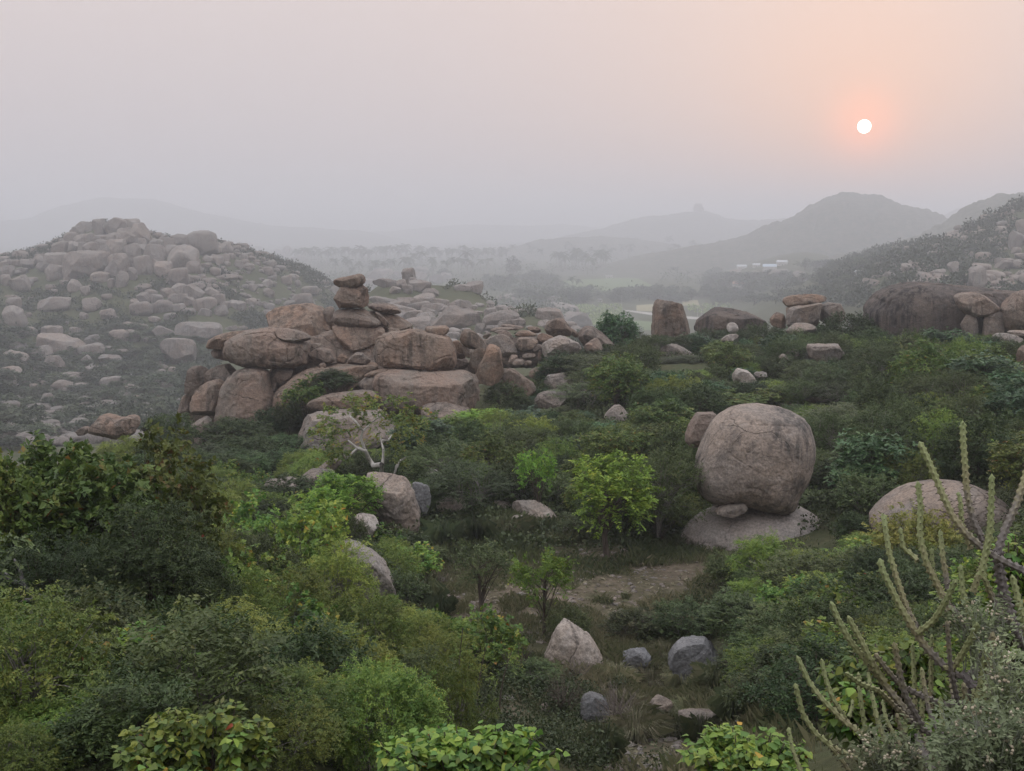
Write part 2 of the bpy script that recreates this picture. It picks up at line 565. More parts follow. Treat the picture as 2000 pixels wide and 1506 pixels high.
def ground_material():
    m, t, out = new_mat('dry_ground')
    g = N(t, 'ShaderNodeNewGeometry')
    v = g.outputs['Position']
    bare = N(t, 'ShaderNodeAttribute', attribute_name='bare').outputs['Fac']
    n1 = noise_tex(t, v, 0.35, 6, 0.62, 0.5)
    n2 = noise_tex(t, v, 2.6, 7, 0.7)
    n3 = noise_tex(t, v, 0.045, 5, 0.6, 0.4)
    soil = ramp(t, n2, [(0.3, (0.075, 0.060, 0.046)), (0.5, (0.135, 0.105, 0.081)), (0.72, (0.225, 0.178, 0.14))])
    litter = ramp(t, n2, [(0.3, (0.035, 0.036, 0.020)), (0.55, (0.065, 0.066, 0.034)), (0.75, (0.12, 0.105, 0.062))])
    grassy = ramp(t, n3, [(0.35, (0.042, 0.058, 0.026)), (0.68, (0.095, 0.10, 0.052))])
    base = mixc(t, maprange(t, n1, 0.42, 0.6, 0.0, 0.75), litter, grassy)
    bf = fmath(t, 'MULTIPLY', bare, maprange(t, n1, 0.33, 0.55, 0.25, 1.0))
    base = mixc(t, bf, base, soil)
    b = N(t, 'ShaderNodeBsdfPrincipled')
    L(t, base, b.inputs['Base Color'])
    b.inputs['Roughness'].default_value = 0.95
    b.inputs['Specular IOR Level'].default_value = 0.1
    bp = N(t, 'ShaderNodeBump')
    bp.inputs['Strength'].default_value = 0.7
    bp.inputs['Distance'].default_value = 0.12
    L(t, noise_tex(t, v, 3.5, 8, 0.72), bp.inputs['Height'])
    L(t, bp.outputs[0], b.inputs['Normal'])
    L(t, b.outputs[0], out.inputs[0])
    return m


GROUND = ground_material()
# ------------------------------------------------------------------ ground sheet
def build_ground():
    az = np.concatenate([np.radians(np.arange(-180, -36, 6.0)), np.linspace(math.radians(-36), math.radians(36), 330), np.radians(np.arange(42, 180, 6.0))])
    rr = np.exp(np.linspace(math.log(1.0), math.log(12000.0), 450))
    na, nr = len(az), len(rr)
    A, R = np.meshgrid(az, rr, indexing='ij')
    x, y = (R * np.sin(A)).ravel(), (R * np.cos(A)).ravel()
    z = ground_z(x, y)
    z = z + np.clip(np.hypot(x, y) / 40, 0, 1) * 0.04 * noise3(np.stack([x * 1.7, y * 1.7, z * 0], -1), 9)
    # worn bare soil in the clearing
    px, py = project(np.stack([x, y, z], -1))
    d = np.hypot(x, y)
    bare = np.zeros(len(x))
    for cx, cy_, sx, sy, a in ((1080, 1150, 260, 85, 1.0), (880, 1100, 110, 50, 0.9), (1300, 1110, 160, 60, 0.9), (950, 1190, 110, 60, 1.0), (1270, 1300, 120, 60, 0.5), (1270, 1460, 150, 80, 0.7), (1290, 1380, 70, 40, 0.6), (990, 1390, 50, 30, 0.8), (160, 780, 170, 22, 0.5), (330, 790, 80, 18, 0.7)):
        bare = np.maximum(bare, a * np.exp(-((px - cx) / sx) ** 2 - ((py - cy_) / sy) ** 2))
    bare[(y < 5)] = 0
    V = np.concatenate([np.stack([x, y, z], -1), [[0, 0, -1.7]]])
    bare = np.concatenate([bare, [0]])
    i, j = np.meshgrid(np.arange(na), np.arange(nr - 1), indexing='ij')
    i, j = i.ravel(), j.ravel()
    i2 = (i + 1) % na
    quads = np.stack([i * nr + j, i * nr + j + 1, i2 * nr + j + 1, i2 * nr + j], -1)
    k = np.arange(na)
    tris = np.stack([np.full(na, na * nr), k * nr, ((k + 1) % na) * nr], -1)
    me = mesh_np('ground', V, [quads, tris], True, {'bare': bare})
    tag(link('ground', me, mat=GROUND), kind='structure')


build_ground()

# ------------------------------------------------------------------ air
def build_haze():
    x, y0, y1, z0, z1 = 12200, -12200, 12200, -92.5, 128.0
    V = [(sx * x, yy, zz) for zz in (z0, z1) for yy in (y0, y1) for sx in (-1, 1)]
    Fq = [(0, 2, 3, 1), (4, 5, 7, 6), (0, 1, 5, 4), (2, 6, 7, 3), (0, 4, 6, 2), (1, 3, 7, 5)]
    m = bpy.data.materials.new('dusty_air')
    m.use_nodes = True
    m.cycles.volume_sampling = 'DISTANCE'
    t = m.node_tree
    t.nodes.clear()
    o = N(t, 'ShaderNodeOutputMaterial')
    p = N(t, 'ShaderNodeVolumePrincipled')
    p.inputs['Color'].default_value = (*HAZE_COLOR, 1)
    p.inputs['Density'].default_value = HAZE_DENSITY
    p.inputs['Anisotropy'].default_value = HAZE_ANISO
    L(t, p.outputs[0], o.inputs['Volume'])
    ob = link('haze', mesh_np('haze', V, np.array(Fq)), mat=m)
    tag(ob, kind='stuff')


build_haze()


# ------------------------------------------------------------------ the sun's disc
def build_sun():
    D = 30000.0
    r = 12.2 / F * D
    n, k = 32, 16
    V, Q = [], []
    for a in range(k + 1):
        th = math.pi * a / k
        for b in range(n):
            ph = 2 * math.pi * b / n
            V.append((r * math.sin(th) * math.cos(ph), r * math.sin(th) * math.sin(ph), r * math.cos(th)))
    for a in range(k):
        for b in range(n):
            Q.append((a * n + b, a * n + (b + 1) % n, (a + 1) * n + (b + 1) % n, (a + 1) * n + b))
    m, t, out = new_mat('sun_glow')
    e = N(t, 'ShaderNodeEmission')
    e.inputs[0].default_value = (1.0, 0.93, 0.80, 1)
    e.inputs[1].default_value = 6.0
    L(t, e.outputs[0], out.inputs[0])
    m.cycles.emission_sampling = 'NONE'
    ob = link('sun', mesh_np('sun', V, np.array(Q), True), tuple(SUN_D * D), mat=m)
    tag(ob, 'small white sun disc hanging low in the hazy pink sky', 'sun')


build_sun()


# ------------------------------------------------------------------ distant hills
def build_hill(prof, Y, depth, seed, rough=1.0, nx=420):
    prof = np.array([(prof[0][0] - 260, 540), (prof[0][0] - 110, prof[0][1] + 18)] + list(prof) + [(prof[-1][0] + 110, prof[-1][1] + 18), (prof[-1][0] + 260, 540)], float)
    Y, depth = far(Y), depth * 2.2
    B0 = PLAIN - 2
    xs = np.linspace(prof[0, 0], prof[-1, 0], nx)
    ys = np.interp(xs, prof[:, 0], prof[:, 1])
    top = np.array([at(a, b, Y) for a, b in zip(xs, ys)])
    ztop = np.maximum(top[:, 2], PLAIN + 3)
    nr = 44
    s = np.linspace(-1, 1, nr)
    V = []
    for i in range(nr):
        w = (0.5 + 0.5 * math.cos(math.pi * s[i])) ** 0.8
        yy = Y + s[i] * depth
        xx = top[:, 0] * (yy / Y)
        zz = B0 + (ztop - B0) * w
        V.append(np.stack([xx, np.full(nx, yy), zz], -1))
    V = np.concatenate(V)
    h = np.clip((V[:, 2] - B0) / 90, 0, 1)
    sc = Y / 1100.0 * 0.8
    V[:, 2] += h * rough * sc * (3.4 * fbm(V / (34 * sc), 5, seed, 0.62) + 2.2 * np.abs(noise3(V / (9 * sc), seed + 9)) + 1.2 * np.abs(noise3(V / (4 * sc), seed + 10)))
    i, j = np.meshgrid(np.arange(nr - 1), np.arange(nx - 1), indexing='ij')
    i, j = i.ravel(), j.ravel()
    Q = np.stack([i * nx + j, i * nx + j + 1, (i + 1) * nx + j + 1, (i + 1) * nx + j], -1)
    me = mesh_np('hill', V, Q, True)
    tag(link('hill', me, mat=HILLM), kind='structure')


HILLM = plain('hill_scrub_and_rock', (0.035, 0.05, 0.03), (0.13, 0.115, 0.09), 0.09, 0.95, 0.3)
build_hill([(1360, 482), (1450, 464), (1500, 445), (1560, 418), (1600, 399), (1640, 382), (1665, 379), (1700, 387), (1745, 398), (1780, 401), (1810, 411), (1840, 424), (1900, 452), (1970, 482)], 1080, 190, 21)
build_hill([(1740, 482), (1790, 462), (1830, 442), (1880, 415), (1910, 394), (1950, 384), (2000, 381), (2100, 376), (2200, 400), (2300, 450)], 800, 160, 22)
build_hill([(1040, 476), (1090, 464), (1150, 451), (1250, 428), (1310, 421), (1345, 415), (1385, 415), (1420, 428), (1480, 434), (1540, 428), (1620, 435), (1700, 450), (1800, 460)], 2050, 260, 23, 0.5)
build_hill([(-400, 445), (-150, 432), (0, 432), (60, 428), (110, 404), (200, 386), (300, 391), (400, 418), (520, 442), (700, 452)], 2450, 300, 24, 0.5)
build_hill([(700, 456), (820, 447), (920, 440), (1000, 444), (1100, 440), (1200, 448)], 3000, 300, 25, 0.4)
build_hill([(1000, 482), (1050, 470), (1090, 467), (1160, 463), (1230, 465), (1290, 474), (1340, 484)], 1500, 120, 26, 0.7)
build_hill([(1840, 424), (1870, 408), (1920, 398), (1980, 405)], 2100, 200, 27, 0.4)


# ------------------------------------------------------------------ fields, road
def on_plain(px, py, lift=0.0):
    d = ray(px, py)
    return d * ((PLAIN + lift) / d[2])


def sheet(name, corners, mat, lift):
    V = [on_plain(a, b, lift) for a, b in corners]
    c = np.mean(V, 0)
    V = np.array(V + [c])
    n = len(corners)
    T = [(k, (k + 1) % n, n) for k in range(n)]
    V = V - c
    tag(link(name, mesh_np(name, V, np.array(T)), tuple(c), mat=mat), kind='structure')


sheet('field', [(1196, 622), (1290, 630), (1420, 636), (1430, 670), (1160, 672), (1165, 640)], FIELDG, 0.12)
sheet('field', [(1090, 548), (1240, 541), (1275, 558), (1180, 572), (1100, 572)], FIELDG, 0.12)
sheet('field', [(1243, 596), (1276, 594), (1276, 608), (1243, 607)], FIELDY, 0.12)
sheet('field', [(1332, 588), (1362, 586), (1366, 596), (1334, 597)], FIELDY, 0.12)
sheet('field', [(1505, 600), (1560, 598), (1565, 612), (1508, 612)], FIELDY, 0.12)
sheet('field', [(960, 548), (1040, 546), (1060, 556), (980, 560)], FIELDG, 0.12)
sheet('road', [(1214, 605), (1225, 605.5), (1262, 609.5), (1300, 613), (1345, 618), (1400, 622), (1400, 626), (1345, 623), (1300, 618), (1262, 614), (1225, 608)], ROADM, 0.2)
# ------------------------------------------------------------------ rocks
def _ico(sub):
    t = (1 + 5 ** 0.5) / 2
    V = [(-1, t, 0), (1, t, 0), (-1, -t, 0), (1, -t, 0), (0, -1, t), (0, 1, t), (0, -1, -t), (0, 1, -t), (t, 0, -1), (t, 0, 1), (-t, 0, -1), (-t, 0, 1)]
    Fc = np.array([(0, 11, 5), (0, 5, 1), (0, 1, 7), (0, 7, 10), (0, 10, 11), (1, 5, 9), (5, 11, 4), (11, 10, 2), (10, 7, 6), (7, 1, 8), (3, 9, 4), (3, 4, 2), (3, 2, 6), (3, 6, 8), (3, 8, 9), (4, 9, 5), (2, 4, 11), (6, 2, 10), (8, 6, 7), (9, 8, 1)])
    V = unit(np.array(V, float))
    for _ in range(sub):
        E = np.sort(np.concatenate([Fc[:, [0, 1]], Fc[:, [1, 2]], Fc[:, [2, 0]]]), 1)
        U, inv = np.unique(E, axis=0, return_inverse=True)
        inv = inv.ravel()
        mid = unit(V[U[:, 0]] + V[U[:, 1]])
        n = len(Fc)
        a, b, c = len(V) + inv[:n], len(V) + inv[n:2 * n], len(V) + inv[2 * n:]
        V = np.concatenate([V, mid])
        Fc = np.concatenate([np.stack([Fc[:, 0], a, c], 1), np.stack([Fc[:, 1], b, a], 1), np.stack([Fc[:, 2], c, b], 1), np.stack([a, b, c], 1)])
    return V, Fc


ICO = {k: _ico(k) for k in range(1, 7)}


def erode(V, size, seed, amt=1.0):
    """Weathering: broad lumps, spalled patches, joints, small pits; V in metres round its own centre."""
    nrm = unit(V)
    P = V / size
    o = np.array([seed * 3.17, seed * 1.71, seed * 0.93])
    d = 0.020 * fbm(P * 1.4 + o, 2, seed)
    d = d + 0.016 * fbm(P * 5.5 + o, 4, seed + 5, 0.62)
    d = d - 0.014 * np.abs(noise3(P * 8.0 - o, seed + 31))
    wz = 0.35 * noise3(P * 1.2 + o, seed + 3)
    lay = noise3(np.stack([P[:, 0] * 0.5, P[:, 1] * 0.5, (P[:, 2] + wz) * 2.8], -1) + o, seed + 8)
    d = d - 0.040 * np.exp(-(lay / 0.035) ** 2) * np.clip(noise3(P * 1.5 + o, seed + 11) * 6 - 0.6, 0, 1)
    cr = noise3(np.stack([(P[:, 0] + wz) * 1.7, P[:, 1] * 1.7, P[:, 2] * 0.5], -1) + o * 2, seed + 14)
    d = d - 0.040 * np.exp(-(cr / 0.032) ** 2) * np.clip(noise3(P * 1.3 - o, seed + 17) * 6 - 0.8, 0, 1)
    sp = fbm(P * 1.3 - o, 3, seed + 21)
    d = d - 0.026 * np.clip((sp - 0.2) / 0.035, 0, 1) - 0.018 * np.clip((sp + 0.25) / 0.035, 0, 1)   # spalled sheets leave steps
    return V + nrm * (d * size * amt)[:, None]


def cuts(V, n, seed, lateral=0.35, deep=(0.80, 0.94)):
    r = np.random.default_rng(seed + 100)
    for _ in range(n):
        q = unit(r.normal(size=3))
        q[0] *= lateral
        q[2] *= lateral
        q = unit(q)
        s = V @ q
        p = s.max() * r.uniform(*deep)
        over = np.maximum(s - p, 0)
        V = V - q[None] * (over * 0.93)[:, None]
    return V


ROCKS = []          # (object, centre px, centre py, w px, h px, Y)
KEEP = []           # boxes that nearer plants must not cover: x0, y0, x1, y1, Y


def chaikin(P, n=2):
    for _ in range(n):
        Q = np.roll(P, -1, 0)
        P = np.stack([P * 0.75 + Q * 0.25, P * 0.25 + Q * 0.75], 1).reshape(-1, 2)
    return P


def outline_rock(pts, Y, label, mat=None, name='boulder', depth=0.85, n=3.0, sub=None, seed=None, cut=5, group=None, keep=True, sink=0.0, root=1.0, shift=0.0, cat=None, smooth=1, amt=1.0):
    """A solid rock whose silhouette follows pts (photograph pixels); its depth is depth x its half size."""
    pts = np.array(pts, float)
    Y = far(Y)
    x0, y0 = pts.min(0)
    x1, y1 = pts.max(0)
    W3 = np.array([at(a, b, Y) for a, b in pts])[:, [0, 2]]
    W3 = chaikin(W3, smooth)
    mid = 0.5 * (W3.min(0) + W3.max(0))
    rel = (W3 - mid) * 1.045
    # dense boundary, then radius by angle
    R2 = np.concatenate([rel[k][None] + (rel[(k + 1) % len(rel)] - rel[k])[None] * np.linspace(0, 1, 10, endpoint=False)[:, None] for k in range(len(rel))])
    th = np.arctan2(R2[:, 1], R2[:, 0])
    ra = np.hypot(R2[:, 0], R2[:, 1])
    o = np.argsort(th)
    th, ra = th[o], ra[o]
    th = np.concatenate([th[-5:] - 2 * math.pi, th, th[:5] + 2 * math.pi])
    ra = np.concatenate([ra[-5:], ra, ra[:5]])
    w, h = W3.max(0) - W3.min(0)
    seed = seed if seed is not None else int(abs(x0 * 13 + y0 * 7)) % 9973
    if sub is None:
        sub = 6 if max(x1 - x0, y1 - y0) > 150 else 5 if max(x1 - x0, y1 - y0) > 60 else 4
    D, Fc = ICO[sub]
    rho = np.hypot(D[:, 0], D[:, 2])
    s = (np.abs(rho) ** n + np.abs(D[:, 1]) ** n) ** (-1.0 / n)
    ang = np.arctan2(D[:, 2], D[:, 0])
    rr = np.interp(ang, th, ra)
    dep = depth * 0.5 * math.sqrt(w * min(h * 1.6, w))
    if depth < 0:
        dep = -depth
    V = np.stack([rr * np.cos(ang) * rho * s, dep * D[:, 1] * s, rr * np.sin(ang) * rho * s], -1)
    if cut:
        ext = np.abs(V).max(0)
        lo, hi = V.min(0), V.max(0)
        V = cuts(V / ext, 2 * cut + 3, seed, 0.55, (0.66, 0.93)) * ext
        l2, h2 = V.min(0), V.max(0)
        V = lo + (V - l2) * ((hi - lo) / (h2 - l2))
    V = erode(V, max(w, h) * 0.55, seed, amt)
    V[:, 2] = np.where(V[:, 2] < 0, V[:, 2] * root, V[:, 2])
    ob = link(name, None)
    c = np.array([mid[0], Y + shift, mid[1]])
    zb = V[:, 2].min()
    V[:, 2] -= zb
    COL.objects.unlink(ob)
    bpy.data.objects.remove(ob)
    ob = link(name, mesh_np(name, V, Fc, True), (c[0], c[1], c[2] + zb - sink), mat=mat or G_WARM)
    tag(ob, label, cat or name.replace('_', ' '), group)
    ROCKS.append((ob, 0.5 * (x0 + x1), 0.5 * (y0 + y1), x1 - x0, y1 - y0, Y))
    if keep:
        KEEP.append((x0, y0, x1, y1, Y))
    return ob


def rock_shape(w, d, h, seed, sub=3, boxy=2.6, ncut=7, amt=1.0):
    D, Fc = ICO[sub]
    s = (np.abs(D) ** boxy).sum(1) ** (-1.0 / boxy)
    V = D * s[:, None]
    r = np.random.default_rng(seed)
    for _ in range(ncut):
        q = unit(r.normal(size=3))
        t = V @ q
        p = t.max() * r.uniform(0.62, 0.9)
        V = V - q[None] * (np.maximum(t - p, 0) * 0.95)[:, None]
    V = V - 0.5 * (V.max(0) + V.min(0))
    V = V / (0.5 * (V.max(0) - V.min(0)))
    V = V * np.array([w, d, h]) * 0.5
    return erode(V, max(w, h) * 0.55, seed, amt), Fc


def box_rock(cx, cy, w, h, label, mat=None, Y=None, seed=None, sub=3, boxy=None, group=None, sink=0.12, name='boulder', keep=False, grow=1.05):
    if Y is None:
        p = hit(cx, cy + h / 2)
        if p is None:
            return None
        Y = float(p[1])
    k = Y / F * grow
    seed = seed if seed is not None else int(abs(cx * 31 + cy * 17)) % 99991
    r = np.random.default_rng(seed)
    W_, H_ = w * k, h * k * (1 + sink)
    d = 0.75 * min(W_, 1.5 * H_) * r.uniform(0.85, 1.2)
    V, Fc = rock_shape(W_, d, H_, seed, sub, boxy or r.uniform(2.6, 5.0), int(r.integers(8, 15)))
    ta = r.uniform(-0.2, 0.2)
    V = np.stack([V[:, 0] * math.cos(ta) - V[:, 2] * math.sin(ta), V[:, 1], V[:, 0] * math.sin(ta) + V[:, 2] * math.cos(ta)], -1)
    zb = V[:, 2].min()
    V[:, 2] -= zb
    c = at(cx, cy, Y)
    ob = link(name, mesh_np(name, V, Fc, True), (c[0], Y + 0.12 * d, c[2] + zb - sink * h * k * 0.5), mat=mat or G_FAR)
    tag(ob, label, name.replace('_', ' '), group)
    ROCKS.append((ob, cx, cy, w, h, Y))
    if keep:
        KEEP.append((cx - w / 2, cy - h / 2, cx + w / 2, cy + h / 2, Y))
    return ob


def zoom(x0, y0, s):
    return lambda *p: [(x0 + a / s, y0 + b / s) for a, b in p]


A = zoom(340, 500, 2000 / 900)      # central formation
B = zoom(1200, 350, 2.5)
C = zoom(1200, 700, 2.5)
D6 = zoom(600, 900, 1740 / 700)
E7 = zoom(1200, 1000, 2.5)
R1 = zoom(0, 400, 2000 / 700)
R8 = zoom(500, 380, 2.5)
Q2 = zoom(780, 560, 2000 / 460)     # right half of the formation, close up

O = outline_rock
# --- the stacked formation
O(A((690, 115), (700, 100), (735, 86), (780, 78), (815, 81), (830, 97), (827, 122), (790, 139), (740, 143), (705, 131)), 104, 'thin flat cap stone balanced on the very top of the tall rock stack', name='cap_stone', depth=1.0, cut=1)
O(A((734, 129), (790, 125), (834, 129), (844, 150), (843, 185), (832, 221), (770, 230), (700, 228), (693, 212), (708, 172), (724, 145)), 104, 'tapering square boulder directly under the thin cap stone', depth=0.9, n=3)
O(A((695, 236), (740, 230), (840, 229), (866, 250), (895, 287), (893, 303), (840, 307), (760, 303), (698, 297), (690, 265)), 104, 'wedge shaped slab third from the top of the tall rock stack', depth=0.95, n=3)
O(A((692, 300), (760, 302), (890, 305), (916, 330), (905, 350), (870, 380), (820, 403), (768, 422), (742, 398), (715, 352), (695, 325)), 104, 'funnel shaped boulder at the foot of the tall rock stack', depth=0.95, n=3)
O(A((408, 305), (420, 250), (460, 226), (520, 213), (600, 207), (642, 222), (680, 262), (695, 330), (692, 400), (600, 420), (450, 410), (405, 370)), 108, 'big domed boulder behind the flat whale shaped boulder', depth=0.9)
O(A((640, 235), (690, 215), (705, 260), (700, 330), (670, 340), (640, 290)), 108, 'narrow boulder wedged between the big dome and the tall stack', depth=1.0, keep=False)
O(A((845, 206), (900, 203), (960, 212), (987, 240), (975, 256), (930, 248), (870, 236), (840, 222)), 107, 'long flat slab lying behind the wedge shaped slab of the stack', name='rock_slab', depth=1.2, cut=1)
O(A((850, 232), (940, 250), (1000, 280), (1037, 308), (1010, 350), (930, 380), (880, 330), (845, 260)), 107.5, 'sloping boulder under the long flat slab of the formation', depth=1.0)
O(A((868, 235), (905, 262), (935, 290), (925, 306), (897, 303), (885, 270)), 105, 'small chock stone beside the wedge shaped slab of the stack', depth=0.9)
O(A((924, 320), (950, 310), (985, 324), (983, 342), (950, 349), (928, 342)), 104.5, 'small rounded stone beside the funnel shaped boulder', depth=1.0)
O(A((890, 315), (925, 340), (905, 470), (850, 470), (790, 440), (800, 415), (860, 390)), 106, 'rough dark block behind the foot of the tall stack', depth=0.8)
O(A((215, 405), (232, 362), (300, 330), (380, 312), (440, 312), (480, 345), (560, 370), (588, 382), (588, 430), (580, 470), (520, 482), (400, 480), (285, 475), (235, 450)), 100, 'huge flat whale shaped boulder lying across the formation', depth=0.95, n=2.9, cut=0)
O(A((148, 390), (165, 353), (230, 328), (330, 325), (350, 360), (300, 392), (220, 402), (158, 400)), 102, 'beak like upper slab jutting out behind the whale shaped boulder', name='rock_slab', depth=1.1, cut=1)
O(A((160, 404), (215, 398), (280, 410), (270, 455), (215, 444), (175, 436)), 102.3, 'lower slab of the jutting beak beside the whale shaped boulder', name='rock_slab', depth=1.1, cut=1)
O(A((435, 313), (500, 316), (570, 335), (596, 355), (582, 371), (520, 372), (462, 361)), 99, 'flat oval slab resting on the whale shaped boulder', name='rock_slab', depth=1.3, cut=1)
O(A((588, 382), (636, 379), (640, 396), (600, 403)), 101, 'little flat stone beside the end of the whale shaped boulder', depth=1.0, keep=False)
O(A((590, 404), (640, 398), (690, 414), (705, 432), (690, 460), (640, 474), (592, 470)), 100, 'rounded boulder between whale shaped boulder and small stones', depth=1.0)
O(A((655, 390), (740, 388), (775, 425), (760, 470), (700, 470), (650, 440)), 104, 'dark boulder in the gap under the tall stack', depth=0.8)
O(A((705, 440), (730, 419), (756, 438), (745, 470), (708, 472)), 100.5, 'pale pointed stone in the gap under the tall stack', depth=1.0)
O(A((750, 452), (802, 409), (852, 452), (845, 472), (762, 470)), 100, 'triangular stone leaning under the funnel shaped boulder', depth=0.9)
O(A((630, 466), (655, 463), (662, 487), (628, 490)), 98.5, 'tiny stone standing alone on the sloping ledge', depth=1.0)
O(A((875, 420), (890, 366), (930, 346), (1000, 342), (1040, 325), (1110, 315), (1170, 340), (1205, 395), (1220, 440), (1215, 477), (1180, 497), (1050, 490), (950, 486), (882, 470)), 98, 'massive square cornered boulder right of the tall stack', depth=0.95, n=3, cut=3)
O(A((1085, 318), (1130, 303), (1190, 310), (1196, 342), (1155, 355), (1110, 343)), 98.5, 'small round cap on the massive square cornered boulder', name='cap_stone', depth=1.1, cut=1)
O(A((865, 530), (930, 497), (1050, 493), (1180, 500), (1270, 502), (1308, 530), (1320, 600), (1305, 662), (1260, 650), (1150, 660), (1050, 675), (960, 672), (880, 645)), 95, 'long pale bedrock block beneath the massive square cornered boulder', depth=0.9, n=3)
O(A((1075, 655), (1120, 636), (1240, 638), (1282, 662), (1275, 720), (1120, 730), (1080, 700)), 92, 'low smooth slab under the long pale bedrock block', name='rock_slab', depth=1.2)
O(A((45, 600), (52, 540), (65, 480), (130, 476), (150, 500), (135, 560), (90, 610)), 101, 'dark square boulder at the outer end of the formation', depth=0.9, n=3)
O(A((130, 500), (200, 470), (270, 473), (280, 520), (200, 548), (140, 565)), 101.5, 'blocky boulder under the jutting beak slabs', depth=1.0, n=3)
O(A((70, 680), (75, 610), (130, 545), (217, 535), (210, 610), (188, 692), (110, 697)), 99, 'smooth slanting boulder face beside the tall column boulder', depth=0.9, n=3)
O(A((183, 720), (200, 600), (225, 540), (280, 484), (400, 485), (416, 580), (440, 640), (452, 745), (380, 775), (270, 770), (205, 740)), 98, 'tall rust streaked column boulder holding up the whale shaped boulder', depth=0.9, n=2.8, cut=3)
O(A((38, 850), (60, 720), (90, 697), (160, 700), (150, 780), (100, 880), (50, 880)), 96, 'upright boulder half hidden by bushes at the foot of the formation', depth=0.9)
O(A((18, 650), (40, 590), (75, 598), (85, 650), (60, 690), (22, 690)), 101.5, 'small outlying boulder at the outer foot of the formation', depth=1.0)
O(A((415, 490), (515, 485), (522, 515), (460, 560), (425, 575)), 99.5, 'block wedged under the end of the whale shaped boulder', depth=0.9, n=3)
O(A((420, 545), (445, 545), (440, 590), (425, 590)), 98.5, 'fist like chock stone in the cleft beside the column boulder', depth=1.0, keep=False)
O(A((440, 660), (450, 585), (490, 550), (560, 500), (680, 475), (840, 474), (880, 490), (830, 560), (740, 640), (600, 690), (470, 710)), 98.5, 'broad sloping ledge behind the dark bush on the formation', name='rock_ledge', depth=1.0, cut=2)
O(A((790, 560), (860, 510), (960, 500), (970, 560), (900, 600), (800, 600)), 96, 'pale rock shoulder beside the long bedrock block', depth=0.9, keep=False)
O(A((815, 520), (870, 495), (930, 490), (925, 500), (860, 528)), 95.5, 'thin tongue of rock on top of the rock shoulder', name='rock_slab', depth=1.1, keep=False, cut=0)
O(A((572, 637), (640, 606), (790, 588), (866, 590), (878, 630), (820, 652), (700, 672), (600, 657)), 91, 'wedge shaped pale slab balanced above the big rounded block', name='rock_slab', depth=1.1, n=3.2, cut=1)
O(A((525, 810), (545, 722), (590, 692), (700, 682), (860, 668), (965, 690), (950, 780), (850, 850), (760, 880), (600, 880), (540, 860)), 88, 'big rounded block beneath the wedge shaped pale slab', mat=G_GREY, depth=0.9, n=3)
O(A((420, 470), (600, 330), (900, 330), (1230, 400), (1310, 520), (1310, 700), (900, 720), (560, 700), (430, 640)), 105, 'shaded bedrock filling the gaps between the stacked boulders', name='bedrock_core', depth=0.5, keep=False)
O(A((60, 560), (160, 490), (420, 480), (440, 700), (300, 800), (80, 800)), 103, 'shaded bedrock behind the tall column boulder', name='bedrock_core', depth=0.5, keep=False)
O(Q2((520, 560), (760, 430), (1200, 420), (1500, 420), (1560, 620), (1200, 680), (900, 690), (560, 680)), 124, 'dark bedrock filling the gaps inside the rock pile', name='bedrock_core', depth=0.5, keep=False)
# right half of the formation
O(Q2((510, 460), (540, 370), (580, 360), (650, 385), (740, 480), (745, 540), (730, 560), (640, 530), (560, 520)), 100, 'split slab tilted upwards beyond the massive boulder', name='rock_slab', depth=0.8, n=3, cut=2)
O(Q2((445, 470), (500, 455), (530, 490), (570, 600), (540, 615), (460, 610)), 101, 'upright dark slab beside the massive square cornered boulder', name='rock_slab', depth=0.9)
O(Q2((525, 490), (560, 495), (608, 570), (600, 605), (570, 600), (535, 545)), 99.7, 'small lens shaped stone leaning on the upright dark slab', depth=0.9)
O(Q2((460, 615), (590, 612), (590, 650), (550, 700), (470, 700)), 100, 'low block below the upright dark slab', depth=0.9)
O(Q2((575, 690), (600, 610), (630, 525), (690, 520), (745, 575), (690, 640), (640, 740), (600, 735)), 98.5, 'dark tilted slab under the split slab', name='rock_slab', depth=0.8, n=3)
O(Q2((640, 780), (655, 690), (720, 590), (745, 500), (800, 500), (855, 530), (868, 660), (885, 760), (840, 815), (720, 830), (650, 800)), 97, 'angular leaning boulder with a sunlit pale face', depth=0.85, n=3.2, cut=3)
O(Q2((860, 690), (940, 680), (1060, 770), (1150, 840), (1155, 900), (1090, 1000), (900, 960), (840, 850)), 101, 'low sloping boulder behind the angular leaning boulder', depth=1.0)
O(Q2((725, 470), (800, 410), (880, 400), (960, 450), (1030, 540), (1000, 590), (900, 600), (860, 560), (800, 500)), 120, 'broad grey boulder in the middle of the rock pile', mat=G_GREY, depth=0.9)
O(Q2((860, 560), (1000, 560), (1040, 600), (960, 680), (870, 680)), 120.5, 'shaded lower block under the broad grey boulder', depth=0.8, keep=False)
O(Q2((990, 440), (1080, 428), (1170, 440), (1180, 510), (1130, 555), (1030, 555), (992, 510)), 119, 'rounded cube boulder in the middle of the rock pile', depth=1.0, n=3)
O(Q2((1110, 520), (1160, 487), (1225, 495), (1200, 550), (1140, 565)), 118.5, 'small egg boulder beside the rounded cube boulder', depth=1.0)
O(Q2((970, 430), (1000, 380), (1070, 366), (1165, 400), (1165, 420), (1060, 425)), 121, 'flat capping slab above the rounded cube boulder', name='rock_slab', depth=1.0, n=3, cut=1)
O(Q2((1165, 420), (1200, 393), (1270, 405), (1335, 440), (1250, 485), (1190, 480)), 121, 'dark wedge boulder below the peaked brown boulder', depth=0.9)
O(Q2((1235, 390), (1250, 310), (1330, 260), (1400, 290), (1460, 370), (1470, 415), (1380, 420), (1310, 430)), 123, 'peaked brown boulder on the crest of the rock pile', depth=0.9)
O(Q2((1440, 330), (1510, 390), (1520, 430), (1480, 430), (1440, 380)), 124, 'narrow slab leaning behind the peaked brown boulder', depth=0.9, keep=False)
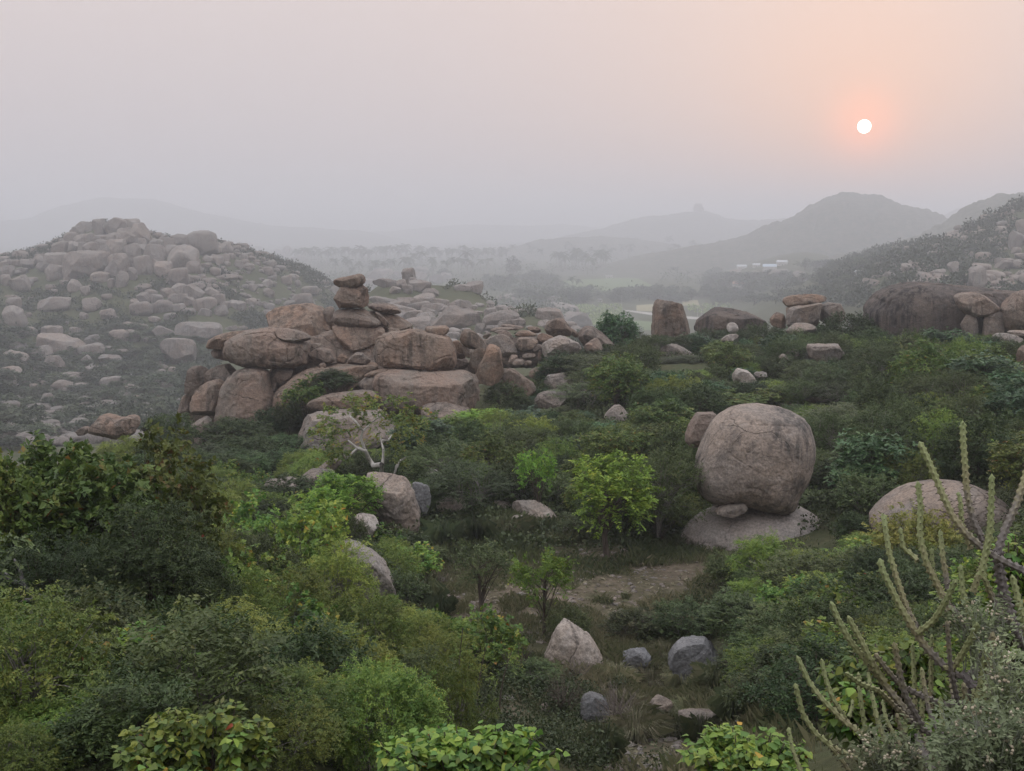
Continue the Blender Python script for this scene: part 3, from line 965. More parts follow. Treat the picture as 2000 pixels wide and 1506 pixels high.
O(Q2((1205, 560), (1220, 500), (1330, 430), (1430, 410), (1510, 450), (1550, 520), (1540, 570), (1460, 620), (1330, 640), (1220, 640)), 117, 'large speckled round boulder at the near edge of the rock pile', mat=G_GREY, depth=0.95, n=2.8)
O(Q2((1510, 420), (1560, 350), (1630, 335), (1700, 370), (1790, 450), (1835, 500), (1740, 560), (1600, 540), (1540, 470)), 122, 'big sloping boulder at the outer end of the rock pile', depth=1.0)
O(Q2((1560, 510), (1640, 445), (1690, 435), (1740, 550), (1690, 590), (1600, 580)), 117.5, 'pyramid shaped boulder in front of the big sloping boulder', depth=0.8)
O(Q2((795, 390), (850, 365), (930, 370), (970, 430), (960, 450), (890, 405)), 121.5, 'curved slab over the broad grey boulder', name='rock_slab', depth=1.0, cut=1)
O(Q2((760, 370), (840, 340), (960, 345), (970, 370), (860, 370), (790, 390)), 123, 'dark flat slab topping the rock pile', name='rock_slab', depth=1.1, cut=1)
O(Q2((850, 330), (900, 318), (1000, 330), (1080, 345), (960, 375)), 124.5, 'thin slab along the crest of the rock pile', name='rock_slab', depth=1.2, cut=1)
O(Q2((1075, 345), (1130, 335), (1200, 350), (1200, 390), (1140, 395)), 123.5, 'cluster of dark plates beside the peaked brown boulder', name='rock_slab', depth=1.1)
O(Q2((700, 420), (760, 385), (790, 400), (730, 450)), 121, 'small tilted stone at the inner edge of the rock pile', depth=0.9)
O(Q2((920, 660), (940, 580), (1000, 580), (1010, 610), (970, 670)), 117, 'small upright block at the foot of the rock pile', depth=0.9)
O(Q2((960, 640), (1000, 613), (1060, 620), (1065, 650), (1010, 680), (970, 670)), 115.5, 'oval stone at the foot of the rock pile', depth=1.0)
O(Q2((1035, 600), (1060, 570), (1160, 565), (1150, 605), (1080, 625)), 117.5, 'flat stone above the oval stone of the rock pile', depth=1.0)
O(Q2((1060, 640), (1100, 620), (1130, 640), (1120, 665), (1065, 670)), 115.5, 'little stone beside the oval stone of the rock pile', depth=1.0, keep=False)
O(Q2((1170, 600), (1190, 530), (1210, 540), (1205, 620), (1180, 625)), 117.5, 'thin leaning flake beside the large speckled boulder', depth=1.0, keep=False)
O(Q2((1100, 740), (1130, 695), (1210, 686), (1290, 700), (1305, 740), (1240, 795), (1110, 785)), 108, 'rounded brown boulder resting on two small blocks', depth=1.0)
O(Q2((1130, 795), (1225, 795), (1220, 840), (1140, 835)), 108, 'small block under the rounded brown boulder', depth=1.0, keep=False)
O(Q2((1225, 870), (1250, 770), (1330, 735), (1450, 730), (1470, 850), (1400, 900), (1240, 890)), 104, 'pale boulder half hidden by the dark thicket', mat=G_GREY, depth=1.0, keep=False)
O(Q2((1135, 970), (1200, 895), (1310, 878), (1420, 890), (1440, 960), (1400, 1060), (1270, 1080), (1160, 1090)), 99, 'smooth egg shaped pale boulder below the rounded brown boulder', mat=G_GREY, depth=1.0)
O(Q2((1735, 1110), (1770, 1060), (1850, 995), (1910, 1030), (1945, 1090), (1945, 1160), (1740, 1180)), 86, 'pale pointed boulder poking out of the middle thicket', mat=G_PALE, depth=0.9)

# --- plateau on the other side
O(B((188, 790), (186, 730), (190, 650), (205, 605), (255, 588), (310, 595), (338, 650), (355, 700), (370, 740), (330, 790), (230, 800)), 138, 'tall standing stone with a rounded top', root=1.35, name='standing_stone', depth=0.95, n=2.8, cut=2)
O(B((215, 930), (218, 860), (250, 812), (300, 800), (345, 822), (400, 868), (398, 890), (330, 895), (312, 950), (230, 965)), 118, 'grey hollowed boulder below the standing stone', root=1.35, mat=G_GREY, depth=0.9)
O(B((388, 730), (440, 662), (490, 628), (620, 640), (730, 682), (745, 715), (660, 750), (450, 750)), 142, 'dark low dome behind bushes beside the standing stone', root=1.35, mat=G_DARK, depth=1.0)
O(B((548, 722), (560, 703), (598, 700), (612, 722), (595, 745), (560, 745)), 128, 'small pale round boulder in front of the dark low dome', root=1.35, mat=G_PALE, depth=1.0)
O(B((515, 785), (550, 757), (612, 757), (595, 785), (540, 795)), 124, 'small flat stone below the pale round boulder', root=1.35, mat=G_GREY, depth=1.0)
O(B((822, 592), (850, 571), (930, 562), (1000, 565), (1030, 575), (1025, 596), (940, 607), (870, 621), (838, 611)), 130, 'thin slab like a hat on top of the square boulder', root=1.35, name='cap_stone', depth=1.0, cut=1)
O(B((833, 655), (845, 622), (930, 605), (985, 597), (1010, 612), (1003, 690), (920, 707), (836, 706)), 130, 'square boulder carrying the hat like slab', root=1.35, mat=G_GREY, depth=0.95, n=3.2)
O(B((1000, 645), (1025, 604), (1100, 600), (1127, 628), (1110, 690), (1005, 690)), 131, 'rounded boulder beside the hat rock', root=1.35, mat=G_GREY, depth=1.0)
O(B((758, 690), (765, 652), (815, 648), (838, 690), (830, 720), (770, 710)), 131, 'small brown boulder on the near side of the hat rock', root=1.35, depth=1.0)
O(B((838, 725), (880, 705), (955, 705), (990, 730), (960, 750), (860, 752)), 126, 'low pale rock below the hat rock', root=1.35, mat=G_GREY, depth=1.0)
O(B((940, 815), (1000, 806), (1090, 808), (1122, 842), (1110, 880), (960, 880)), 104, 'half buried flat rock among the plateau bushes', root=1.35, mat=G_GREY, depth=1.0)
O(B((575, 960), (590, 932), (630, 920), (690, 965), (680, 1000), (590, 1000)), 97, 'pale boulder among bushes with a smaller stone beside it', root=1.35, mat=G_PALE, depth=1.0)
O(B((680, 942), (740, 938), (745, 965), (690, 970)), 99, 'small flat stone beside the pale boulder in the bushes', root=1.35, mat=G_PALE, depth=1.0)
O(B((832, 858), (850, 832), (885, 825), (902, 850), (880, 875)), 106, 'small boulder beside the half buried flat rock', root=1.35, mat=G_GREY, depth=1.0)
O(B((800, 860), (830, 850), (860, 885), (820, 885)), 104, 'little grey stone under the small plateau boulder', root=1.35, mat=G_GREY, depth=1.0, keep=False)
O(B((1232, 665), (1242, 618), (1290, 560), (1350, 525), (1440, 507), (1540, 510), (1700, 523), (1860, 545), (1915, 562), (1920, 650), (1915, 780), (1780, 800), (1600, 820), (1400, 830), (1290, 820), (1245, 745)), 124, 'enormous dark stained dome rock on the plateau', root=1.35, mat=G_DARK, name='dome_rock', depth=0.8, n=3.0, cut=0, amt=0.55)
O(B((1645, 580), (1680, 557), (1770, 554), (1850, 580), (1873, 622), (1830, 646), (1760, 656), (1690, 636)), 117, 'oval lens shaped boulder stuck on the face of the dark dome', root=1.35, depth=0.8, cut=1)
O(B((1560, 560), (1700, 525), (1860, 547), (2000, 556), (2090, 600), (2090, 800), (1560, 810)), 122, 'long dark rock mass joining the dark dome to the tall brown boulder', root=1.35, mat=G_DARK, depth=0.6, n=3.4, cut=1, amt=0.7)
O(B((1800, 660), (1885, 640), (1900, 700), (1895, 770), (1790, 770)), 116.5, 'pale pillar block under the oval lens shaped boulder', root=1.35, mat=G_GREY, depth=0.8, n=3)
O(B((1700, 650), (1775, 655), (1785, 765), (1720, 770), (1690, 700)), 116.5, 'flat pale face of rock beside the dark cleft of the dome', root=1.35, mat=G_GREY, depth=0.7, n=3, keep=False)
O(B((1895, 600), (1935, 555), (2000, 543), (2080, 550), (2090, 740), (1950, 735), (1900, 690)), 116, 'tall brown boulder at the far end of the dark dome', root=1.35, depth=0.9)
O(B((1845, 772), (1885, 745), (1985, 768), (1975, 800), (1880, 800)), 106, 'low rough slab below the tall brown boulder', root=1.35, name='rock_slab', mat=G_GREY, depth=1.0)
O(B((1920, 742), (2000, 735), (2040, 750), (2000, 775), (1935, 760)), 108, 'thin pale slab behind the low rough slab', root=1.35, name='rock_slab', mat=G_GREY, depth=1.0)
O(B((1963, 880), (1985, 830), (2050, 800), (2080, 860), (2070, 960), (1980, 950)), 92, 'brown boulder leaning in above the glossy tree', root=1.35, depth=0.9)
O(B((1640, 840), (1700, 830), (1730, 845), (1660, 860)), 108, 'sliver of pale rock among bushes below the dark dome', root=1.35, mat=G_GREY, depth=1.0, keep=False)
O(B((1050, 660), (1090, 655), (1100, 700), (1060, 705)), 133, 'small tawny stone behind the hat rock', root=1.35, depth=1.0, keep=False)

# --- round boulder and its neighbours
O(C((395, 595), (402, 540), (428, 450), (478, 335), (560, 258), (650, 235), (740, 232), (850, 256), (915, 300), (945, 375), (954, 455), (932, 560), (905, 625), (885, 660), (872, 700), (848, 733), (800, 741), (720, 730), (650, 703), (560, 686), (480, 696), (432, 662)), 54, 'giant round boulder balanced on a smooth rock base', mat=G_ROUND, depth=0.95, n=2.7, cut=0, amt=0.42)
O(C((488, 748), (540, 716), (620, 703), (646, 716), (636, 746), (570, 769), (510, 762)), 52.2, 'small wedge stone jammed under the giant round boulder', depth=1.0, cut=2)
O(C((470, 712), (560, 692), (600, 710), (520, 738)), 52.8, 'thin dark flake behind the small wedge stone', name='rock_slab', depth=1.0, keep=False)
O(C((320, 880), (380, 800), (470, 745), (560, 727), (700, 716), (850, 716), (940, 745), (1010, 800), (1055, 860), (1000, 960), (800, 980), (560, 980), (380, 950)), 54.5, 'smooth whaleback rock base under the giant round boulder', mat=G_BASE, name='whaleback_rock', depth=0.95, n=2.2, cut=0, amt=0.4)
O(C((345, 400), (370, 330), (410, 276), (450, 263), (505, 286), (500, 350), (450, 430), (380, 440)), 60, 'brown boulder peeping out behind the giant round boulder', depth=0.9)
O(C((1250, 800), (1300, 720), (1400, 650), (1500, 615), (1620, 605), (1740, 620), (1850, 670), (1915, 730), (1910, 820), (1850, 880), (1500, 900), (1300, 880)), 46, 'low smooth dome rock behind the candelabra succulent', mat=G_GREY, name='dome_rock', depth=0.95, n=2.2, cut=0, amt=0.4)
O(C((930, 200), (1000, 173), (1070, 171), (1042, 203), (945, 228)), 88, 'flat tan slab above the giant round boulder', name='rock_slab', depth=1.1)
O(C((800, 222), (900, 216), (905, 235), (810, 240)), 88, 'sliver of tan rock behind the crown of the giant round boulder', name='rock_slab', depth=1.1, keep=False)

# --- clearing
O(D6((278, 75), (350, 55), (440, 70), (492, 110), (522, 185), (545, 290), (540, 360), (420, 380), (350, 340), (310, 250), (285, 160)), 54, 'tall grey boulder with a hollow rusty brow beside the bright bush', mat=G_GREY, depth=0.9)
O(D6((500, 118), (545, 100), (590, 120), (605, 190), (592, 260), (540, 265)), 56, 'dark boulder touching the hollow browed boulder', mat=G_BLUE, depth=0.95)
O(D6((205, 262), (250, 249), (320, 258), (345, 320), (350, 370), (240, 360)), 50, 'pale block below the hollow browed boulder', mat=G_PALE, depth=0.95)
O(D6((105, 440), (190, 395), (290, 410), (370, 500), (420, 590), (435, 690), (330, 680), (190, 560)), 42, 'bleached bank of rock behind the feathery shrubs', name='rock_bank', mat=G_PALE, depth=0.9)
O(D6((995, 230), (1010, 195), (1070, 187), (1140, 205), (1200, 260), (1240, 325), (1150, 340), (1020, 280)), 57, 'humped pale boulder behind the clearing', mat=G_PALE, depth=1.0)
O(D6((895, 205), (950, 195), (995, 225), (1000, 262), (940, 268)), 58, 'pale stone beside the humped pale boulder', mat=G_PALE, depth=1.0)
O(D6((985, 275), (1060, 264), (1115, 300), (1100, 330), (1000, 320)), 55, 'flat grey stone in front of the humped pale boulder', mat=G_GREY, depth=1.0)
O(D6((1095, 290), (1200, 305), (1250, 340), (1160, 345)), 55.5, 'slanting flat slab beside the humped pale boulder', name='rock_slab', mat=G_PALE, depth=1.0)
O(D6((620, 200), (660, 170), (760, 185), (780, 240), (640, 250)), 58, 'pale boulder in the shade of the thorn tree', mat=G_PALE, depth=1.0)
O(D6((560, 60), (590, 40), (640, 42), (650, 75), (570, 80)), 70, 'little tan boulder in the thicket above the thorn tree', mat=G_PALE, depth=1.0)
O(D6((1225, 330), (1260, 320), (1290, 345), (1240, 360)), 54, 'small pale stone at the edge of the shaded grass', mat=G_PALE, depth=1.0, keep=False)
O(D6((1138, 965), (1185, 862), (1210, 790), (1245, 783), (1300, 815), (1382, 870), (1422, 940), (1442, 1012), (1400, 1075), (1300, 1085), (1200, 1070), (1142, 1005)), 36.5, 'pale pointed boulder standing in the near clearing', mat=G_PALE, depth=0.9, n=2.6, cut=3)
O(D6((1518, 985), (1540, 922), (1600, 902), (1662, 925), (1670, 985), (1600, 1020)), 37, 'low bluish boulder between the pointed and the cube boulders', mat=G_BLUE, depth=1.0)
O(D6((1320, 1240), (1338, 1152), (1385, 1130), (1450, 1160), (1475, 1205), (1450, 1310), (1340, 1330)), 30.5, 'bluish grey boulder half sunk in the near dry grass', mat=G_BLUE, depth=0.95)
O(D6((915, 1190), (960, 1135), (1060, 1165), (1105, 1230), (1060, 1280), (960, 1285)), 31.5, 'flat tan rock beside the slender dark stems', mat=G_PALE, depth=1.0)
O(D6((1100, 1260), (1130, 1190), (1190, 1180), (1210, 1260), (1150, 1300)), 30.5, 'dark brown stone beside the flat tan rock', depth=1.0)
O(E7((262, 765), (275, 672), (312, 630), (390, 620), (500, 620), (512, 740), (475, 815), (390, 835), (292, 815)), 36, 'grey cube shaped boulder under the green shrub', mat=G_BLUE, depth=0.9, n=3.2, cut=3)
O(E7((160, 940), (200, 905), (270, 905), (290, 950), (220, 975)), 32, 'flat brown rock behind the grass tufts', name='rock_slab', mat=G_GREY, depth=1.1)
O(E7((300, 985), (400, 975), (500, 985), (520, 1040), (380, 1045)), 29.5, 'low brown ledge under the grass tufts', name='rock_slab', mat=G_GREY, depth=1.1, keep=False)
O(A((520 - 2, 1000), (560, 950), (600, 925), (700, 935), (720, 990), (600, 1010)), 66, 'low grey boulder at the shaded foot of the big rounded block', mat=G_GREY, depth=1.0, keep=False)
O(A((390, 985), (440, 955), (520, 958), (560, 985), (540, 1015), (420, 1015)), 66, 'small pale boulder in the dark bushes under the formation', mat=G_GREY, depth=1.0)
O(A((540, 1000), (640, 905), (720, 870), (730, 900), (660, 960), (600, 1010)), 70, 'steep grey slab running down behind the white limbed tree', name='rock_slab', mat=G_GREY, depth=1.0, keep=False)
O(R1((508, 1240), (520, 1205), (560, 1175), (612, 1172), (660, 1200), (720, 1173), (765, 1190), (782, 1245), (780, 1300), (520, 1300)), 84, 'twin humped brown boulder behind the big leafy tree', depth=0.95)
O(R1((425, 1270), (450, 1245), (490, 1235), (500, 1275), (450, 1290)), 88, 'low brown boulder beside the twin humped boulder', depth=1.0)
O(R1((785, 1250), (840, 1200), (850, 1240), (800, 1270)), 86, 'small grey stone beyond the twin humped boulder', mat=G_GREY, depth=1.0)

# --- the far tower rock on the hazy ridge
O(B((385, 160), (388, 130), (400, 122), (420, 122), (428, 135), (440, 165)), 2000, 'hazy block shaped crag topping the faint far ridge', name='crag', mat=G_GREY, depth=1.0, sub=3, keep=False)
O(B((383, 124), (405, 117), (430, 120), (428, 126), (400, 126)), 2000, 'flat cap on the hazy crag of the faint ridge', name='cap_stone', mat=G_GREY, depth=1.0, sub=3, keep=False)
O(B((1655, 248), (1660, 226), (1690, 223), (1698, 246)), 446, 'square block on the temple like crag of the wooded hill', name='boulder', mat=G_FAR, depth=1.0, sub=3, keep=False)
O(B((1610, 280), (1650, 248), (1700, 246), (1706, 285), (1690, 310), (1620, 305)), 446, 'stepped crag on the shoulder of the wooded hill', name='crag', mat=G_FAR, depth=1.0, sub=4, keep=False)

# --- hillside boulders, zone by zone: label made from the zone, the row and the place along it
ORD = ['first', 'second', 'third', 'fourth', 'fifth', 'sixth', 'seventh', 'eighth', 'ninth', 'tenth', 'eleventh', 'twelfth', 'thirteenth', 'fourteenth', 'fifteenth', 'sixteenth', 'seventeenth', 'eighteenth', 'nineteenth', 'twentieth']


def shape_word(w, h):
    r = w / h
    return 'tall' if r < 0.8 else 'blocky' if r < 1.25 else 'broad' if r < 2.0 else 'slab like'


def zone(boxes, conv, s, where, row_h=None, group=None, mat=None, per=8, sub=3, Y=None, grow=1.05):
    """boxes: cx, cy, w, h in zoom pixels. Rows of at most per rocks from the top down."""
    bx = [((conv((b[0], b[1]))[0]) + (b[2] / s, b[3] / s)) for b in boxes]
    bx.sort(key=lambda b: b[1])
    rows = [bx[i:i + per] for i in range(0, len(bx), per)]
    for ri, row in enumerate(rows):
        row.sort(key=lambda b: b[0])
        rn = 'only' if len(rows) == 1 else 'top' if ri == 0 else 'lowest' if ri == len(rows) - 1 else ORD[ri]
        for k, b in enumerate(row):
            place = f'{ORD[k]} from left' if k < len(row) - 1 else 'rightmost'
            rowtxt = '' if rn == 'only' else f' in {rn} row'
            lab = f'{shape_word(b[2], b[3])} boulder, {place}{rowtxt}, {where}'
            box_rock(b[0], b[1], b[2], b[3], lab, mat=mat, group=group or f'boulders of {where}', sub=sub, Y=Y, grow=grow)


Z = 2000 / 700
zone([(475, 130, 120, 60), (555, 135, 65, 90), (640, 130, 105, 95), (710, 120, 95, 70), (770, 170, 105, 110), (400, 190, 70, 60), (480, 190, 110, 50), (640, 185, 90, 50), (570, 190, 90, 40), (700, 165, 80, 60),
      (435, 150, 60, 50), (340, 240, 80, 70), (410, 245, 75, 65), (460, 245, 40, 60), (520, 248, 95, 65), (590, 290, 65, 110), (640, 240, 90, 75), (700, 190, 100, 65), (580, 225, 80, 50), (760, 215, 90, 50)],
     R1, Z, "the summit crag", per=7, sub=4, grow=1.25)
zone([(310, 315, 120, 90), (470, 332, 245, 125), (300, 375, 110, 80), (665, 330, 90, 100), (740, 290, 75, 130), (800, 340, 80, 95), (860, 285, 105, 110), (910, 360, 85, 75), (680, 420, 60, 85), (620, 440, 35, 50), (740, 390, 40, 70),
      (620, 360, 60, 90), (560, 400, 90, 50), (395, 390, 80, 60), (850, 340, 60, 70), (780, 250, 80, 50)],
     R1, Z, "the cliff under the summit crag", per=8, sub=4, grow=1.2)
zone([(1010, 300, 145, 130), (1000, 410, 95, 95), (930, 220, 85, 65), (1010, 205, 100, 70), (1130, 215, 145, 120), (1100, 160, 75, 35), (1240, 190, 50, 45), (1260, 240, 80, 60), (1340, 220, 100, 50), (1300, 205, 60, 40), (1390, 235, 50, 40), (1200, 250, 60, 50), (960, 260, 80, 60), (1080, 350, 70, 60), (1180, 180, 50, 40), (870, 225, 70, 50), (1060, 250, 70, 50)],
     R1, Z, "the second crag on the hazy hill", per=6, grow=1.2)
zone([(1440, 250, 45, 45), (1540, 265, 45, 35), (1600, 262, 75, 65), (1650, 300, 110, 40), (1330, 330, 50, 50), (1360, 290, 50, 40), (1510, 330, 60, 40), (1600, 420, 60, 50), (1490, 440, 60, 50), (1410, 460, 50, 40), (1500, 490, 60, 50), (1730, 480, 90, 50), (1680, 525, 120, 60), (1400, 540, 60, 40), (1640, 400, 60, 30), (1560, 350, 70, 30)],
     R1, Z, "the slope past the second crag", per=6)
zone([(160, 330, 70, 45), (220, 310, 90, 55), (120, 370, 70, 35), (20, 330, 45, 50), (40, 370, 80, 60), (100, 440, 110, 95), (240, 345, 80, 50), (30, 420, 70, 60), (415, 450, 75, 65), (475, 480, 55, 55), (510, 555, 95, 75), (590, 515, 65, 35), (300, 555, 195, 80), (75, 550, 85, 65), (75, 620, 110, 115), (160, 615, 35, 30), (465, 620, 50, 40), (595, 610, 85, 55), (70, 515, 90, 25)],
     R1, Z, "the shoulder below the cliff", per=7)
zone([(785, 580, 105, 65), (895, 570, 130, 65), (990, 575, 100, 40), (800, 520, 65, 55), (870, 530, 70, 50), (930, 490, 70, 45), (1000, 470, 70, 55), (1000, 520, 90, 45), (1080, 490, 110, 70), (1140, 555, 125, 65), (1220, 530, 70, 55), (1180, 490, 70, 45), (1230, 590, 65, 45), (1320, 560, 90, 45), (960, 520, 50, 40), (750, 550, 45, 45), (1140, 600, 65, 35), (1060, 540, 70, 45), (840, 495, 60, 35), (1250, 560, 60, 40)],
     R1, Z, "the brown rock heap on the flank", per=7, grow=1.2)
zone([(175, 705, 65, 45), (290, 715, 105, 75), (750, 680, 145, 40), (660, 735, 95, 70), (735, 735, 85, 62), (910, 720, 122, 78), (1095, 705, 240, 92), (1085, 820, 42, 42), (990, 815, 172, 132), (330, 790, 225, 115), (230, 830, 105, 80), (510, 755, 92, 52), (505, 815, 125, 72), (480, 870, 60, 60), (610, 860, 112, 48), (690, 825, 135, 42), (100, 790, 92, 52), (75, 850, 142, 66), (95, 810, 40, 25), (255, 775, 40, 30), (860, 640, 70, 30), (420, 700, 60, 35), (1290, 690, 60, 25), (1350, 690, 60, 25), (570, 800, 90, 40)],
     R1, Z, "the wooded valley terrace", per=7, grow=1.12, sub=4)
zone([(295, 885, 112, 84), (55, 930, 105, 62), (35, 985, 85, 62), (400, 965, 135, 62), (345, 1012, 122, 72), (620, 995, 122, 72), (185, 1022, 46, 46), (895, 882, 65, 26), (905, 902, 72, 26), (825, 945, 42, 26), (740, 1030, 92, 62), (260, 1100, 102, 92), (765, 1085, 64, 42), (790, 1112, 84, 46), (890, 1080, 42, 42), (450, 1025, 48, 22), (245, 995, 40, 26), (600, 945, 22, 22), (640, 905, 22, 22), (960, 920, 40, 30), (910, 1025, 60, 30), (470, 940, 30, 20), (680, 985, 60, 30), (950, 1030, 50, 30)],
     R1, Z, "the lower valley floor", per=8)
zone([(515, 1060, 72, 26), (675, 1098, 46, 26), (365, 1062, 52, 26), (420, 1085, 74, 26), (125, 1037, 32, 22), (180, 1072, 36, 26), (130, 1067, 32, 22), (60, 1280, 165, 50), (300, 1262, 56, 46), (300, 1240, 50, 25), (20, 1222, 62, 42), (30, 1182, 32, 22), (20, 1252, 52, 22), (315, 1167, 112, 46), (380, 1207, 64, 36), (340, 1190, 84, 32), (570, 1105, 40, 20), (480, 1215, 60, 30), (110, 1130, 40, 20), (200, 1140, 60, 25)],
     R1, Z, "the stony valley bottom", per=7)
zone([(605, 390, 112, 52), (690, 393, 46, 36), (745, 400, 62, 72), (805, 375, 76, 32), (800, 405, 62, 46), (640, 432, 130, 40), (560, 440, 60, 54), (710, 440, 46, 46), (765, 430, 42, 46), (740, 460, 46, 40), (800, 445, 95, 52), (680, 467, 52, 32), (925, 405, 50, 42), (880, 415, 62, 40), (1010, 455, 72, 32), (1070, 450, 74, 52), (400, 470, 70, 50)],
     R8, 2.5, "the outcrop behind the stack", per=6, grow=1.15, sub=4)
zone([(820, 510, 80, 42), (790, 550, 95, 32), (700, 570, 130, 42), (880, 560, 110, 42), (975, 605, 185, 100), (980, 540, 65, 42), (1010, 550, 60, 50), (830, 610, 70, 50), (900, 530, 65, 32), (770, 600, 70, 50), (750, 520, 100, 32), (850, 480, 60, 32), (690, 540, 90, 35), (840, 580, 80, 35), (780, 640, 120, 60), (720, 600, 80, 40), (620, 520, 110, 30), (870, 640, 70, 40)],
     R8, 2.5, "the bleached slabs behind the stack", per=6, mat=G_FAR, grow=1.4, sub=4)
zone([(1230, 530, 105, 55), (1240, 500, 50, 28), (1420, 520, 42, 32), (1460, 522, 52, 42), (1510, 570, 110, 62), (1560, 620, 130, 80), (1200, 612, 155, 72), (1150, 590, 60, 60), (1090, 665, 42, 62), (1440, 585, 120, 60), (1480, 545, 110, 25), (1250, 635, 110, 40), (1300, 520, 60, 25)],
     R8, 2.5, "the pale rocks behind the pile", per=7, grow=1.25, sub=4)
zone([(1962, 300, 66, 95), (1992, 235, 56, 75), (1770, 485, 95, 110), (1900, 420, 85, 42), (1930, 412, 55, 42), (1880, 400, 42, 32), (1660, 430, 52, 52), (1590, 455, 52, 32), (1515, 475, 75, 42), (1560, 500, 52, 32), (1430, 430, 65, 42), (1550, 360, 65, 26), (1975, 412, 42, 42), (1895, 225, 45, 40), (1740, 370, 40, 30), (1985, 375, 60, 30), (1820, 435, 40, 30), (1870, 510, 60, 30)],
     B, 2.5, "the hill beyond the dome", per=6)
zone([(910, 478, 85, 55), (805, 462, 95, 45), (610, 547, 62, 42), (590, 457, 62, 32), (1255, 510, 85, 42), (1350, 470, 60, 30), (690, 460, 50, 25), (860, 500, 50, 25)],
     B, 2.5, "the hazy rocks near the village", per=8)
# ------------------------------------------------------------------ plants
def tube(paths, sides=5):
    """Joined tapered tubes. paths: list of (points (n,3), radii (n,))."""
    Vs, Qs, n0 = [], [], 0
    ca = np.linspace(0, 2 * math.pi, sides, endpoint=False)
    for P, R in paths:
        P = np.asarray(P, float)
        T = unit(np.gradient(P, axis=0))
        ref = np.where(np.abs(T[:, 2:3]) > 0.9, np.array([[1.0, 0, 0]]), np.array([[0, 0, 1.0]]))
        a = unit(np.cross(T, ref))
        b = np.cross(T, a)
        ring = P[:, None] + (a[:, None] * np.cos(ca)[None, :, None] + b[:, None] * np.sin(ca)[None, :, None]) * np.asarray(R)[:, None, None]
        n = len(P)
        Vs.append(ring.reshape(-1, 3))
        i, j = np.meshgrid(np.arange(n - 1), np.arange(sides), indexing='ij')
        i, j = i.ravel(), j.ravel()
        j2 = (j + 1) % sides
        Qs.append(n0 + np.stack([i * sides + j, i * sides + j2, (i + 1) * sides + j2, (i + 1) * sides + j], -1))
        n0 += n * sides
    return np.concatenate(Vs), np.concatenate(Qs)


def bez(a, b, c, n=7):
    t = np.linspace(0, 1, n)[:, None]
    return (1 - t) ** 2 * a + 2 * t * (1 - t) * b + t * t * c


def leaves(p, d, nrm, ln, wd, tint, fold=0.0):
    """Pointed leaves: base, two shoulders, tip (a quad each)."""
    w = unit(np.cross(nrm, d))
    up = unit(np.cross(d, w))
    ln, wd = ln[:, None], wd[:, None]
    V = np.stack([p, p + d * ln * 0.42 + w * wd * 0.5 + up * wd * fold, p + d * ln - up * ln * 0.06, p + d * ln * 0.42 - w * wd * 0.5 + up * wd * fold], 1).reshape(-1, 3)
    Q = np.arange(len(V)).reshape(-1, 4)
    return V, Q, np.repeat(tint, 4)


def sprays(cen, rad, out_c, ns, nl, Ls, ln, wd, r, up=0.25, droop=0.3, side=0.9, spread=0.5, flat=0.0, jit=0.25, tvar=(0.3, 0.35, 0.25)):
    """Leafy twigs round the clump centres; returns the leaf quads."""
    C_ = len(cen)
    M = C_ * ns
    ci = np.repeat(np.arange(C_), ns)
    off = unit(r.normal(size=(M, 3))) * (r.random(M) ** 0.5)[:, None]
    off[:, 2] *= (1 - 0.75 * flat)
    o = cen[ci] + off * rad[ci][:, None]
    d = unit(unit(o - out_c) * 0.65 + off * 0.4 + r.normal(size=(M, 3)) * spread + np.array([0, 0, up]))
    if flat:
        d[:, 2] *= (1 - 0.7 * flat)
        d = unit(d)
    Lm = Ls * r.uniform(0.6, 1.25, M)
    t = np.linspace(0.12, 1.0, nl)
    p = o[:, None] + d[:, None] * (Lm[:, None] * t[None])[..., None]
    p[..., 2] -= droop * Lm[:, None] * t[None] ** 2
    u = unit(r.normal(size=(M, 3)) * 0.35 + np.array([0, 0, 1.0]))
    s = unit(np.cross(d, u))
    sg = np.where(np.arange(nl) % 2 == 0, 1.0, -1.0)
    ld = d[:, None] * (1 - side * 0.65) + s[:, None] * sg[None, :, None] * side + r.normal(size=(M, nl, 3)) * jit
    ld[..., 2] -= droop * 0.5
    ld = unit(ld)
    nn = unit(u[:, None] + r.normal(size=(M, nl, 3)) * 0.35)
    tc_ = r.random(C_)[ci]
    ts = r.random(M)
    tint = 0.12 + tvar[0] * tc_[:, None] + tvar[1] * ts[:, None] * 0.8 + tvar[2] * r.random((M, nl)) + 0.12 * t[None] ** 3
    tint = np.clip(tint, 0, 1)
    rare = r.random((M, nl)) < 0.02
    tint = np.where(rare, r.uniform(0.85, 1.0, (M, nl)), np.minimum(tint, 0.93))
    k = M * nl
    l_ = ln * r.uniform(0.65, 1.25, k)
    return leaves(p.reshape(-1, 3), ld.reshape(-1, 3), nn.reshape(-1, 3), l_, l_ * wd / ln * r.uniform(0.8, 1.2, k), tint.ravel(), 0.12)


